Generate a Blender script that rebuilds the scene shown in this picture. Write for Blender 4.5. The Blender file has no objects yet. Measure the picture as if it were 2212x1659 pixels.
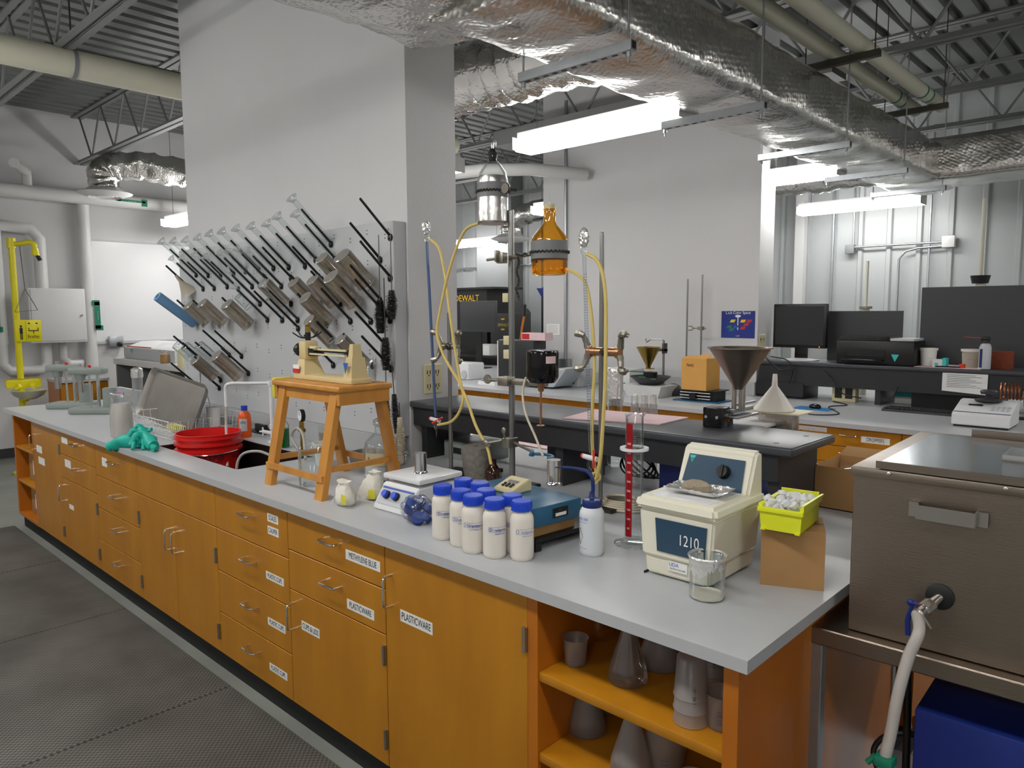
import bpy, bmesh, math, random
from mathutils import Vector, Matrix, noise
random.seed(4)
SC = bpy.context.scene
COL = SC.collection
# ------------------------------------------------------------------ camera
IW, IH, FPX = 2212.0, 1659.0, 1586.0
CX, CY = IW / 2, IH / 2
YAW, PIT, ROL, EYE = .81334, .09831, -.005, 1.64
_F = Vector((-math.cos(YAW), math.sin(YAW), 0)); _R = Vector((math.sin(YAW), math.cos(YAW), 0)); _U = Vector((0, 0, 1))
FW = _F * math.cos(PIT) - _U * math.sin(PIT)
_u0 = _U * math.cos(PIT) + _F * math.sin(PIT)
RT = _R * math.cos(ROL) + _u0 * math.sin(ROL)
UP = _u0 * math.cos(ROL) - _R * math.sin(ROL)
CAM = Vector((0, 0, EYE))
cd = bpy.data.cameras.new('camera'); cam = bpy.data.objects.new('camera', cd); COL.objects.link(cam)
cd.sensor_width = 36; cd.lens = FPX / IW * 36; cd.clip_start = .02; cd.clip_end = 60
m = Matrix((RT, UP, -FW)).transposed().to_4x4(); m.translation = CAM
cam.matrix_world = m
SC.camera = cam
# survey helpers: a sight line from the eye point, met with a surface of the room
def ray(px, py): return FW * FPX + RT * (px - CX) - UP * (py - CY)
def GZ(px, py, z=.915): d = ray(px, py); return CAM + d * ((z - EYE) / d.z)
def GY(px, py, y): d = ray(px, py); return CAM + d * (y / d.y)
def GX(px, py, x): d = ray(px, py); return CAM + d * (x / d.x)
def HT(p, px, py):
    d = ray(px, py); return EYE + d.z * math.hypot(p[0], p[1]) / math.hypot(d.x, d.y)
# ------------------------------------------------------------------ world, exposure
w = bpy.data.worlds.new('world'); SC.world = w; w.use_nodes = True
w.node_tree.nodes['Background'].inputs[0].default_value = (.6, .65, .7, 1)
w.node_tree.nodes['Background'].inputs[1].default_value = .02
SC.view_settings.view_transform = 'Standard'; SC.view_settings.look = 'None'
SC.view_settings.gamma = 1; SC.view_settings.use_curve_mapping = False
SC.view_settings.exposure = 0.0
LAMP = 26.0      # strength of the fluorescent diffusers
# fixture positions: left end x, y, length (bottom of the diffuser at z = 2.70)
FIX = [(-3.43, 3.75), (-3.45, 6.16), (-3.42, 8.36), (-5.47, 3.84), (-9.40, 3.80), (-7.45, 3.84), (-9.37, 8.38), (-6.4, 8.38), (-5.47, 6.2), (-9.3, 6.2), (.5, 3.75), (.4, 8.36),
       (-1.3, .5), (-3.4, .45), (-5.5, .4), (-7.6, .4), (1.2, .5), (.6, 6.1), (-3.4, -2.0), (-6.5, -2.0), (0.2, -2.0)]
# ------------------------------------------------------------------ materials
def lin(c):
    return tuple(((v / 255) / 12.92 if v / 255 <= .04045 else ((v / 255 + .055) / 1.055) ** 2.4) for v in c) + (1,)
MATS = {}
def mat(name, c=(200, 200, 200), rough=.5, metal=0, var=0, vs=8, bump=0, bs=60, emit=0, trans=0, ior=1.45, alpha=1, coat=0, stretch=None, sss=0, spec=.5, kind='noise'):
    if name in MATS: return MATS[name]
    M = bpy.data.materials.new(name); M.use_nodes = True; nt = M.node_tree; b = nt.nodes['Principled BSDF']; L = nt.links
    col = lin(c)
    b.inputs['Base Color'].default_value = col; b.inputs['Roughness'].default_value = rough; b.inputs['Metallic'].default_value = metal
    b.inputs['IOR'].default_value = ior; b.inputs['Transmission Weight'].default_value = trans; b.inputs['Coat Weight'].default_value = coat
    b.inputs['Specular IOR Level'].default_value = spec
    if sss: b.inputs['Subsurface Weight'].default_value = sss; b.inputs['Subsurface Radius'].default_value = (.01, .01, .01)
    if alpha < 1: b.inputs['Alpha'].default_value = alpha
    if emit: b.inputs['Emission Color'].default_value = col; b.inputs['Emission Strength'].default_value = emit
    if var or bump:
        tc = nt.nodes.new('ShaderNodeTexCoord'); mp = nt.nodes.new('ShaderNodeMapping'); L.new(tc.outputs['Object'], mp.inputs[0])
        if stretch: mp.inputs['Scale'].default_value = stretch
    if var:
        n = nt.nodes.new('ShaderNodeTexNoise'); n.inputs['Scale'].default_value = vs; n.inputs['Detail'].default_value = 5; L.new(mp.outputs[0], n.inputs[0])
        mx = nt.nodes.new('ShaderNodeMix'); mx.data_type = 'RGBA'
        mr = nt.nodes.new('ShaderNodeMapRange'); mr.inputs[1].default_value = .3; mr.inputs[2].default_value = .7; L.new(n.outputs[0], mr.inputs[0]); L.new(mr.outputs[0], mx.inputs[0])
        mx.inputs[6].default_value = tuple(v * (1 - var) for v in col[:3]) + (1,); mx.inputs[7].default_value = tuple(min(1, v * (1 + var)) for v in col[:3]) + (1,)
        L.new(mx.outputs[2], b.inputs['Base Color'])
    if bump:
        if kind == 'wave':
            n2 = nt.nodes.new('ShaderNodeTexWave'); n2.inputs['Scale'].default_value = bs
        elif kind == 'voronoi':
            n2 = nt.nodes.new('ShaderNodeTexVoronoi'); n2.inputs['Scale'].default_value = bs
        else:
            n2 = nt.nodes.new('ShaderNodeTexNoise'); n2.inputs['Scale'].default_value = bs; n2.inputs['Detail'].default_value = 4
        L.new(mp.outputs[0], n2.inputs[0])
        bp = nt.nodes.new('ShaderNodeBump'); bp.inputs['Strength'].default_value = min(1, bump); bp.inputs['Distance'].default_value = .01 * max(1, bump); L.new(n2.outputs[0], bp.inputs['Height']); L.new(bp.outputs[0], b.inputs['Normal'])
    MATS[name] = M
    return M
def thin(name, tint=(240, 244, 244), gloss=.12, rough=.03, haze=0, hc=(220, 220, 220)):
    """thin glass / clear plastic: lets light straight through, mirrors more at grazing angles"""
    M = bpy.data.materials.new(name); M.use_nodes = True; nt = M.node_tree; nt.nodes.clear(); L = nt.links
    o = nt.nodes.new('ShaderNodeOutputMaterial'); t = nt.nodes.new('ShaderNodeBsdfTransparent'); g = nt.nodes.new('ShaderNodeBsdfGlossy')
    t.inputs[0].default_value = lin(tint); g.inputs['Roughness'].default_value = rough; g.inputs[0].default_value = (1, 1, 1, 1)
    lw = nt.nodes.new('ShaderNodeLayerWeight'); lw.inputs[0].default_value = gloss + .12
    ma = nt.nodes.new('ShaderNodeMath'); ma.operation = 'MULTIPLY_ADD'; ma.inputs[1].default_value = .55; ma.inputs[2].default_value = gloss * .35; L.new(lw.outputs[0], ma.inputs[0]); ma.use_clamp = True
    mx = nt.nodes.new('ShaderNodeMixShader'); L.new(ma.outputs[0], mx.inputs[0]); L.new(t.outputs[0], mx.inputs[1]); L.new(g.outputs[0], mx.inputs[2])
    last = mx
    if haze:
        d = nt.nodes.new('ShaderNodeBsdfDiffuse'); d.inputs[0].default_value = lin(hc)
        tr = nt.nodes.new('ShaderNodeBsdfTranslucent'); tr.inputs[0].default_value = lin(hc)
        dm = nt.nodes.new('ShaderNodeMixShader'); dm.inputs[0].default_value = .4; L.new(d.outputs[0], dm.inputs[1]); L.new(tr.outputs[0], dm.inputs[2])
        m2 = nt.nodes.new('ShaderNodeMixShader'); m2.inputs[0].default_value = haze; L.new(mx.outputs[0], m2.inputs[1]); L.new(dm.outputs[0], m2.inputs[2]); last = m2
    L.new(last.outputs[0], o.inputs[0]); MATS[name] = M; return M
def foilmat(name, c=(205, 205, 205), rough=.22, big=6, fine=45, st=1.0, grid=0):
    M = bpy.data.materials.new(name); M.use_nodes = True; nt = M.node_tree; b = nt.nodes['Principled BSDF']; L = nt.links
    b.inputs['Base Color'].default_value = lin(c); b.inputs['Metallic'].default_value = .8 if name == 'foil' else 1; b.inputs['Roughness'].default_value = rough
    tc = nt.nodes.new('ShaderNodeTexCoord')
    n1 = nt.nodes.new('ShaderNodeTexNoise'); n1.inputs['Scale'].default_value = big; n1.inputs['Detail'].default_value = 3; n1.inputs['Distortion'].default_value = .6
    n2 = nt.nodes.new('ShaderNodeTexVoronoi'); n2.inputs['Scale'].default_value = fine; n2.feature = 'F1'
    L.new(tc.outputs['Object'], n1.inputs[0]); L.new(tc.outputs['Object'], n2.inputs[0])
    b1 = nt.nodes.new('ShaderNodeBump'); b1.inputs['Strength'].default_value = .6 * st; b1.inputs['Distance'].default_value = .12 / big; L.new(n1.outputs[0], b1.inputs['Height'])
    b2 = nt.nodes.new('ShaderNodeBump'); b2.inputs['Strength'].default_value = .5 * st; b2.inputs['Distance'].default_value = .15 / fine; L.new(n2.outputs[0], b2.inputs['Height']); L.new(b1.outputs[0], b2.inputs['Normal'])
    last = b2
    if grid:
        for ang in (math.radians(45), math.radians(-45)):
            mp = nt.nodes.new('ShaderNodeMapping'); mp.inputs['Rotation'].default_value = (ang, ang, ang); L.new(tc.outputs['Object'], mp.inputs[0])
            wv = nt.nodes.new('ShaderNodeTexWave'); wv.inputs['Scale'].default_value = grid; L.new(mp.outputs[0], wv.inputs[0])
            b3 = nt.nodes.new('ShaderNodeBump'); b3.inputs['Strength'].default_value = .09; b3.inputs['Distance'].default_value = .004; L.new(wv.outputs['Fac'], b3.inputs['Height']); L.new(last.outputs[0], b3.inputs['Normal']); last = b3
    L.new(last.outputs[0], b.inputs['Normal']); MATS[name] = M; return M
def woodmat(name, c1, c2, scale=(1, 1, 1), rough=.38):
    M = bpy.data.materials.new(name); M.use_nodes = True; nt = M.node_tree; b = nt.nodes['Principled BSDF']; L = nt.links
    b.inputs['Roughness'].default_value = rough; b.inputs['Coat Weight'].default_value = .15; b.inputs['Coat Roughness'].default_value = .25
    tc = nt.nodes.new('ShaderNodeTexCoord'); mp = nt.nodes.new('ShaderNodeMapping'); mp.inputs['Scale'].default_value = scale; L.new(tc.outputs['Object'], mp.inputs[0])
    n = nt.nodes.new('ShaderNodeTexNoise'); n.inputs['Scale'].default_value = 6; n.inputs['Detail'].default_value = 8; n.inputs['Distortion'].default_value = .5; L.new(mp.outputs[0], n.inputs[0])
    r = nt.nodes.new('ShaderNodeValToRGB'); r.color_ramp.elements[0].position = .3; r.color_ramp.elements[1].position = .7
    r.color_ramp.elements[0].color = lin(c1); r.color_ramp.elements[1].color = lin(c2); L.new(n.outputs[0], r.inputs[0]); L.new(r.outputs[0], b.inputs[0])
    MATS[name] = M; return M
def tilemat(name, c, scale, rough=.7):
    """rubber matting with rows of small raised studs"""
    M = bpy.data.materials.new(name); M.use_nodes = True; nt = M.node_tree; b = nt.nodes['Principled BSDF']; L = nt.links
    b.inputs['Roughness'].default_value = rough; b.inputs['Specular IOR Level'].default_value = .35
    tc = nt.nodes.new('ShaderNodeTexCoord')
    n = nt.nodes.new('ShaderNodeTexNoise'); n.inputs['Scale'].default_value = 2.2; n.inputs['Detail'].default_value = 7; L.new(tc.outputs['Object'], n.inputs[0])
    ch = nt.nodes.new('ShaderNodeTexChecker'); ch.inputs['Scale'].default_value = scale; L.new(tc.outputs['Object'], ch.inputs[0])
    mx = nt.nodes.new('ShaderNodeMix'); mx.data_type = 'RGBA'; mr = nt.nodes.new('ShaderNodeMapRange'); mr.inputs[1].default_value = .35; mr.inputs[2].default_value = .75; L.new(n.outputs[0], mr.inputs[0]); L.new(mr.outputs[0], mx.inputs[0])
    mx.inputs[6].default_value = lin(c); mx.inputs[7].default_value = lin([v * 1.35 for v in c])
    m2 = nt.nodes.new('ShaderNodeMix'); m2.data_type = 'RGBA'; m2.blend_type = 'MULTIPLY'; m2.inputs[0].default_value = 1; L.new(mx.outputs[2], m2.inputs[6]); 
    ch.inputs[1].default_value = (1, 1, 1, 1); ch.inputs[2].default_value = (.45, .45, .45, 1); L.new(ch.outputs[0], m2.inputs[7]); L.new(m2.outputs[2], b.inputs[0])
    bp = nt.nodes.new('ShaderNodeBump'); bp.inputs['Strength'].default_value = .6; bp.inputs['Distance'].default_value = .002; L.new(ch.outputs[1], bp.inputs['Height']); L.new(bp.outputs[0], b.inputs['Normal'])
    MATS[name] = M; return M
mat('wall_paint', (203, 203, 204), .6, var=.02, vs=1.5, bump=.15, bs=120)
mat('white_wall', (205, 205, 206), .55, var=.02, vs=1.5)
mat('metal_wall', (168, 172, 173), .45, metal=.08, var=.04, vs=2, stretch=(1, 1, .1))
mat('concrete', (126, 128, 122), .55, var=.12, vs=3, bump=.2, bs=40)
mat('deck', (112, 114, 113), .5, metal=.3, var=.06, vs=3)
mat('joist', (120, 122, 122), .5, metal=.2)
mat('lam', (183, 185, 188), .32, var=.015, vs=30)
mat('lam_edge', (176, 178, 180), .4)
woodmat('wood', (174, 114, 17), (190, 128, 24), (1.2, 1.2, .35))
woodmat('wood_dark', (176, 100, 16), (192, 112, 22), (1, 1, .4))
woodmat('stool_wood', (184, 122, 48), (208, 146, 66), (2, 2, .5))
mat('black_lam', (44, 45, 48), .38, var=.05, vs=40)
mat('black_top', (66, 68, 74), .33, var=.03, vs=60)
mat('black', (22, 22, 23), .4); mat('black_gloss', (16, 16, 17), .12); mat('dark_grey', (58, 59, 62), .45); mat('rubber', (24, 25, 27), .6)
mat('grey', (120, 122, 124), .5); mat('grey_panel', (188, 190, 193), .45, var=.02, vs=2); mat('white', (214, 214, 214), .4); mat('white_gloss', (225, 226, 228), .2)
mat('steel', (190, 186, 180), .28, metal=1, bump=.08, bs=90, stretch=(1, 1, .05)); mat('brushed', (146, 134, 122), .36, metal=1, bump=.12, bs=220, stretch=(.08, .08, 3), var=.04, vs=3)
mat('chrome', (225, 225, 225), .12, metal=1); mat('galv', (170, 174, 178), .35, metal=.9, var=.06, vs=20); mat('rod', (150, 150, 148), .3, metal=.9, var=.08, vs=30, stretch=(1, 1, .1))
mat('cast', (150, 146, 134), .38, metal=.85, var=.08, vs=30); mat('brass', (168, 140, 70), .28, metal=1); mat('hammer_grey', (140, 148, 143), .4, metal=.1)
mat('bronze', (176, 130, 96), .3, metal=.85); mat('gun', (90, 86, 80), .35, metal=.9)
mat('yellow', (216, 204, 16), .35); mat('lab_yellow', (214, 204, 60), .5); mat('lime', (222, 226, 40), .35, sss=0)
mat('red', (214, 30, 28), .3, coat=.2); mat('orange', (232, 92, 20), .35); mat('red_small', (226, 62, 36), .35); mat('blue_cap', (34, 72, 200), .35); mat('navy', (24, 44, 104), .35)
mat('blue_paint', (38, 92, 124), .35); mat('panel_blue', (42, 70, 92), .3); mat('deep_blue', (24, 44, 120), .4); mat('sky_foam', (112, 156, 196), .75); mat('teal', (30, 176, 158), .45, bump=.3, bs=30); mat('turq', (60, 190, 186), .5)
mat('milk', (226, 220, 210), .35); mat('hdpe', (212, 216, 220), .4); mat('cream', (226, 222, 204), .4, var=.015, vs=6); mat('ivory', (208, 198, 158), .45); mat('tan_paint', (206, 186, 138), .4); mat('cup_white', (230, 228, 224), .4)
mat('card', (168, 128, 82), .75, var=.04, vs=12); mat('card_gold', (204, 152, 78), .7, var=.03, vs=12); mat('paper', (232, 232, 230), .7); mat('pink', (226, 196, 200), .8, bump=.3, bs=150, var=.02, vs=20)
mat('cloth', (222, 218, 206), .85, bump=.4, bs=50); mat('stone', (128, 124, 116), .9, var=.2, vs=60, bump=.6, bs=40); mat('soil', (158, 146, 126), .95, bump=.6, bs=60, var=.12, vs=30)
mat('hose_yellow', (214, 190, 112), .45); mat('hose_clear', (196, 190, 184), .25, alpha=.75); mat('beige_tube', (200, 190, 170), .45)
mat('pipe_white', (206, 206, 205), .4); mat('pipe_cream', (198, 196, 178), .5); mat('green_lab', (22, 118, 92), .5); mat('ink', (20, 22, 30), .6); mat('ink_blue', (50, 84, 170), .5); mat('powder', (226, 218, 200), .9)
mat('red_band', (146, 10, 20), .3); thin('amber_liquid', (250, 236, 110), .05); mat('green_liquid', (14, 124, 52), .15, trans=.3); mat('brick', (120, 56, 34), .85, var=.15, vs=50); mat('copper', (176, 120, 90), .3, metal=1)
mat('screen', (40, 42, 46), .22); mat('bag_blue', (26, 62, 140), .4); mat('led', (255, 110, 20), .5, emit=2); mat('poster', (26, 48, 130), .5, var=.25, vs=3); mat('red_ink', (196, 40, 44), .5)
mat('tube_on', (255, 253, 249), .5, emit=LAMP)
mat('dark_bottle', (58, 26, 18), .12, coat=.4); mat('film', (206, 206, 210), .15, metal=.1, alpha=.45)
thin('glass', (250, 252, 252), .08); thin('glass_dark', (226, 220, 212), .26, .06, haze=.16, hc=(204, 196, 180)); thin('glass_base_lit', (240, 240, 238), .2, .1, haze=.42, hc=(206, 202, 198)); thin('glass_rim_highlight', (240, 242, 242), .6, .15, haze=.3, hc=(235, 235, 235)); thin('glass_foot', (246, 248, 248), .3, .08, haze=.22, hc=(235, 238, 238)); thin('bag_film', (250, 250, 252), .1, .12, haze=.04); thin('amber', (252, 212, 116), .12); thin('clear_film', (246, 247, 248), .2, .1, haze=.1)  # rim and base glass carry highlights and lit haze in their colour
thin('frost', (240, 240, 240), .06, .25, haze=.38, hc=(205, 200, 198)); thin('pet', (236, 232, 228), .15, haze=.1)
thin('white_plastic_thin', (244, 240, 230), .06, .3, haze=.7, hc=(226, 220, 206))
foilmat('duct_foil', (206, 204, 200), .26, 5, 38, .8, grid=14); foilmat('duct_foil_crumple', (214, 212, 208), .2, 9, 60, 1.6); foilmat('foil', (238, 237, 234), .3, 40, 160, 1.6); foilmat('foil_bottle', (206, 204, 202), .3, 18, 50, .5)
tilemat('mat_rubber', (90, 89, 85), 90)
M_ = MATS
# ------------------------------------------------------------------ mesh builder
def spline(pts, n=8):
    pts = [Vector(p) for p in pts]
    if len(pts) < 3: return pts
    P = [pts[0] * 2 - pts[1]] + pts + [pts[-1] * 2 - pts[-2]]; out = []
    for i in range(1, len(P) - 2):
        a, b, c, d = P[i - 1], P[i], P[i + 1], P[i + 2]
        for k in range(n):
            t = k / n
            out.append(.5 * ((2 * b) + (c - a) * t + (2 * a - 5 * b + 4 * c - d) * t * t + (3 * b - a - 3 * c + d) * t ** 3))
    out.append(pts[-1]); return out
def frame(d):
    d = Vector(d).normalized(); a = Vector((0, 0, 1)) if abs(d.z) < .95 else Vector((1, 0, 0))
    u = a.cross(d).normalized(); return u, d.cross(u), d
class MB:
    def __init__(s): s.bm = bmesh.new(); s.i = 0; s.M = Matrix()
    def mi(s, i): s.i = i; return s
    def _add(s, vs, fs):
        V = [s.bm.verts.new(s.M @ Vector(v)) for v in vs]
        for f in fs:
            try: F = s.bm.faces.new([V[k] for k in f]); F.material_index = s.i
            except ValueError: pass
        return V
    def box(s, x0, x1, y0, y1, z0, z1, bev=0, rot=0, seg=2):
        b = bmesh.new(); bmesh.ops.create_cube(b, size=1)
        c = Vector(((x0 + x1) / 2, (y0 + y1) / 2, (z0 + z1) / 2))
        for v in b.verts: v.co = Vector((v.co.x * (x1 - x0), v.co.y * (y1 - y0), v.co.z * (z1 - z0)))
        if bev: bmesh.ops.bevel(b, geom=b.edges[:], offset=bev, segments=seg, affect='EDGES', profile=.5)
        R = Matrix.Rotation(rot, 3, 'Z') if rot else Matrix.Identity(3)
        b.verts.index_update()
        s._add([R @ v.co + c for v in b.verts], [[v.index for v in f.verts] for f in b.faces]); b.free(); return s
    def hexa(s, bot, top, z0=None, z1=None):
        """8-corner block: bot/top are four (x,y[,z]) each"""
        vs = [(p[0], p[1], p[2] if len(p) > 2 else z0) for p in bot] + [(p[0], p[1], p[2] if len(p) > 2 else z1) for p in top]
        s._add(vs, [(3, 2, 1, 0), (4, 5, 6, 7), (0, 1, 5, 4), (1, 2, 6, 5), (2, 3, 7, 6), (3, 0, 4, 7)]); return s
    def cyl(s, p0, p1, r0, r1=None, seg=20, cap=True):
        p0, p1 = Vector(p0), Vector(p1); r1 = r0 if r1 is None else r1; u, v, d = frame(p1 - p0)
        vs = []
        for p, r in ((p0, r0), (p1, r1)):
            for k in range(seg):
                a = 2 * math.pi * k / seg; vs.append(p + u * (r * math.cos(a)) + v * (r * math.sin(a)))
        fs = [(k, (k + 1) % seg, seg + (k + 1) % seg, seg + k) for k in range(seg)]
        if cap: fs += [tuple(range(seg))[::-1], tuple(range(seg, 2 * seg))]
        s._add(vs, fs); return s
    def tube(s, pts, r, seg=10, cap=True, smooth=0):
        pts = spline(pts, smooth) if smooth else [Vector(p) for p in pts]
        n = len(pts); rs = r if isinstance(r, (list, tuple)) else [r] * n
        if len(rs) != n: rs = [rs[min(len(rs) - 1, int(i / max(1, n - 1) * (len(rs) - 1) + .5))] for i in range(n)]
        u, v, d = frame(pts[1] - pts[0]); vs = []
        for i, p in enumerate(pts):
            t = (pts[min(i + 1, n - 1)] - pts[max(i - 1, 0)]).normalized()
            u = (u - t * u.dot(t)).normalized(); v = t.cross(u)
            for k in range(seg):
                a = 2 * math.pi * k / seg; vs.append(p + u * (rs[i] * math.cos(a)) + v * (rs[i] * math.sin(a)))
        fs = [(i * seg + k, i * seg + (k + 1) % seg, (i + 1) * seg + (k + 1) % seg, (i + 1) * seg + k) for i in range(n - 1) for k in range(seg)]
        if cap: fs += [tuple(range(seg))[::-1], tuple(range((n - 1) * seg, n * seg))]
        s._add(vs, fs); return s
    def lathe(s, prof, o=(0, 0, 0), d=(0, 0, 1), seg=28, jit=0):
        """prof: (radius, distance along d) pairs"""
        o = Vector(o); u, v, d = frame(d); vs = []; idx = []
        for r, h in prof:
            if r < 1e-5: idx.append([len(vs)]); vs.append(o + d * h)
            else:
                row = []
                for k in range(seg):
                    a = 2 * math.pi * k / seg; q = r * (1 + (random.uniform(-jit, jit) if jit else 0)); row.append(len(vs)); vs.append(o + u * (q * math.cos(a)) + v * (q * math.sin(a)) + d * (h + (random.uniform(-jit, jit) * r * .5 if jit else 0)))
                idx.append(row)
        fs = []
        for a, b in zip(idx[:-1], idx[1:]):
            if len(a) == 1 and len(b) == 1: continue
            for k in range(seg):
                k2 = (k + 1) % seg
                if len(a) == 1: fs.append((a[0], b[k2], b[k]))
                elif len(b) == 1: fs.append((a[k], a[k2], b[0]))
                else: fs.append((a[k], a[k2], b[k2], b[k]))
        s._add(vs, fs); return s
    def prism(s, poly, a, b, axis='y'):
        n = len(poly)
        f = {'y': lambda p, t: (p[0], t, p[1]), 'x': lambda p, t: (t, p[0], p[1]), 'z': lambda p, t: (p[0], p[1], t)}[axis]
        vs = [f(p, a) for p in poly] + [f(p, b) for p in poly]
        s._add(vs, [tuple(range(n))[::-1], tuple(range(n, 2 * n))] + [(k, (k + 1) % n, n + (k + 1) % n, n + k) for k in range(n)]); return s
    def ball(s, c, r, sc=(1, 1, 1), seg=16, rings=10, jit=0):
        prof = [(max(0, r * math.sin(math.pi * k / rings)) if 0 < k < rings else 0, -r * math.cos(math.pi * k / rings)) for k in range(rings + 1)]
        M0 = s.M; s.M = M0 @ Matrix.Translation(Vector(c)) @ Matrix.Diagonal((sc[0], sc[1], sc[2], 1)); s.lathe(prof, seg=seg, jit=jit); s.M = M0; return s
    def quad(s, a, b, c, d): s._add([a, b, c, d], [(0, 1, 2, 3)]); return s
    def sheet(s, p0, du, dv, nu, nv, fn, th=0):
        """height-displaced sheet; fn(i/nu, j/nv) -> Vector offset"""
        p0, du, dv = Vector(p0), Vector(du), Vector(dv)
        vs = [p0 + du * (i / nu) + dv * (j / nv) + fn(i / nu, j / nv) for j in range(nv + 1) for i in range(nu + 1)]; w = nu + 1
        fs = [(j * w + i, j * w + i + 1, (j + 1) * w + i + 1, (j + 1) * w + i) for j in range(nv) for i in range(nu)]
        s._add(vs, fs)
        if th:
            nn = du.cross(dv).normalized() * -th; s._add([v + nn for v in vs], [f[::-1] for f in fs])
        return s
    def text(s, t, size, o, xd=(1, 0, 0), yd=(0, 0, 1), center=True, depth=0, sx=1):
        c = bpy.data.curves.new('lettering', 'FONT'); c.body = t; c.size = size; c.extrude = depth
        if center: c.align_x = 'CENTER'; c.align_y = 'CENTER'
        ob = bpy.data.objects.new('lettering', c); me = bpy.data.meshes.new_from_object(ob)
        xd, yd, o = Vector(xd).normalized(), Vector(yd).normalized(), Vector(o); zd = xd.cross(yd)
        s._add([o + xd * (v.co.x * sx) + yd * v.co.y + zd * v.co.z for v in me.vertices], [list(p.vertices) for p in me.polygons])
        bpy.data.objects.remove(ob); bpy.data.curves.remove(c); bpy.data.meshes.remove(me); return s
    def wtext(s, t, size, c, r, ang, z, sx=1, vert=False):
        cu = bpy.data.curves.new('lettering', 'FONT'); cu.body = t; cu.size = size; cu.align_x = 'CENTER'; cu.align_y = 'CENTER'
        ob = bpy.data.objects.new('lettering', cu); me = bpy.data.meshes.new_from_object(ob); vs = []
        for v in me.vertices:
            u, w_ = (v.co.x * sx, v.co.y) if not vert else (-v.co.y, v.co.x * sx)
            a = ang + u / r; vs.append((c[0] + r * math.cos(a), c[1] + r * math.sin(a), c[2] + z + w_))
        s._add(vs, [list(p.vertices) for p in me.polygons]); bpy.data.objects.remove(ob); bpy.data.curves.remove(cu); bpy.data.meshes.remove(me); return s
    def band(s, c, r, a0, a1, z0, z1, n=16):
        vs = [(c[0] + r * math.cos(a0 + (a1 - a0) * k / n), c[1] + r * math.sin(a0 + (a1 - a0) * k / n), c[2] + z) for z in (z0, z1) for k in range(n + 1)]
        s._add(vs, [(k, k + 1, n + 2 + k, n + 1 + k) for k in range(n)]); return s
    def build(s, name, mats, parent=None, ang=35, loc=None):
        me = bpy.data.meshes.new(name); s.bm.normal_update(); bmesh.ops.recalc_face_normals(s.bm, faces=s.bm.faces[:]); s.bm.to_mesh(me); s.bm.free()
        for q in (mats if isinstance(mats, (list, tuple)) else [mats]): me.materials.append(M_[q])
        me.polygons.foreach_set('use_smooth', [True] * len(me.polygons)); me.set_sharp_from_angle(angle=math.radians(ang))
        o = bpy.data.objects.new(name, me); COL.objects.link(o)
        if parent: o.parent = parent
        if loc: o.location = loc
        return o
def tag(o, label=None, cat=None, group=None, kind=None):
    if label: o['label'] = label
    if cat: o['category'] = cat
    if group: o['group'] = group
    if kind: o['kind'] = kind
    return o
def thing(name, label, cat, loc=(0, 0, 0), rz=0, group=None):
    o = bpy.data.objects.new(name, None); COL.objects.link(o); o.empty_display_size = .05
    o.location = loc; o.rotation_euler = (0, 0, rz); return tag(o, label, cat, group)
def struct(o): o['kind'] = 'structure'; return o
def copy_tree(o, parent=None):
    c = o.copy(); COL.objects.link(c)
    if parent: c.parent = parent
    for ch in list(o.children): copy_tree(ch, c)
    return c
def dup(o, loc, label, group=None, rz=None, scale=None):
    c = copy_tree(o); c.location = loc
    if rz is not None: c.rotation_euler = (0, 0, rz)
    if scale: c.scale = (scale,) * 3
    c['label'] = label
    if group: c['group'] = group
    return c
V3 = Vector
def glassprof(r, h, t=.002, foot=None):
    """open cup profile, outer then inner"""
    return [(0, 0), (r, 0), (r, h), (r - t, h), (r - t, t), (0, t)]
# ================================================================== THE SETTING
XW, YW, ZC = -9.9, 9.0, 3.95          # left wall, metal back wall, roof deck
b = MB(); b.box(XW - .1, 3.6, -4.1, YW + .2, -.1, 0); struct(b.build('floor', 'concrete'))
b = MB(); b.box(XW - .12, XW, -4.1, YW + .1, 0, ZC + .1); struct(b.build('wall_left', 'white_wall'))
b = MB(); b.box(3.5, 3.6, -4.1, YW + .1, 0, ZC + .1); struct(b.build('wall_right', 'wall_paint'))
b = MB(); b.box(XW - .1, 3.6, -4.2, -4.1, 0, ZC + .1); struct(b.build('wall_front', 'wall_paint'))
# corrugated metal cladding on the back wall
poly = []; x = XW
while x < 3.5:
    poly += [(x, 0), (x + .19, 0), (x + .205, -.03), (x + .245, -.03), (x + .26, 0)]; x += .305
b = MB()
for (xa, ya), (xb, yb) in zip(poly[:-1], poly[1:]): b.quad((xa, YW + ya, 0), (xb, YW + yb, 0), (xb, YW + yb, ZC + .1), (xa, YW + ya, ZC + .1))
b.box(XW, 3.5, YW + .01, YW + .1, 0, ZC + .1); struct(b.build('wall_back', 'metal_wall', ang=10))
# roof deck: ribs run along y
poly = []; x = XW - .1
while x < 3.6:
    poly += [(x, 0), (x + .09, 0), (x + .105, .05), (x + .15, .05), (x + .165, 0)]; x += .18
b = MB()
for (xa, za), (xb, zb) in zip(poly[:-1], poly[1:]): b.quad((xa, -4.1, ZC + za), (xb, -4.1, ZC + zb), (xb, YW + .2, ZC + zb), (xa, YW + .2, ZC + za))
b.box(XW - .1, 3.6, -4.1, YW + .2, ZC + .09, ZC + .15); struct(b.build('ceiling', 'deck', ang=10))
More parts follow.
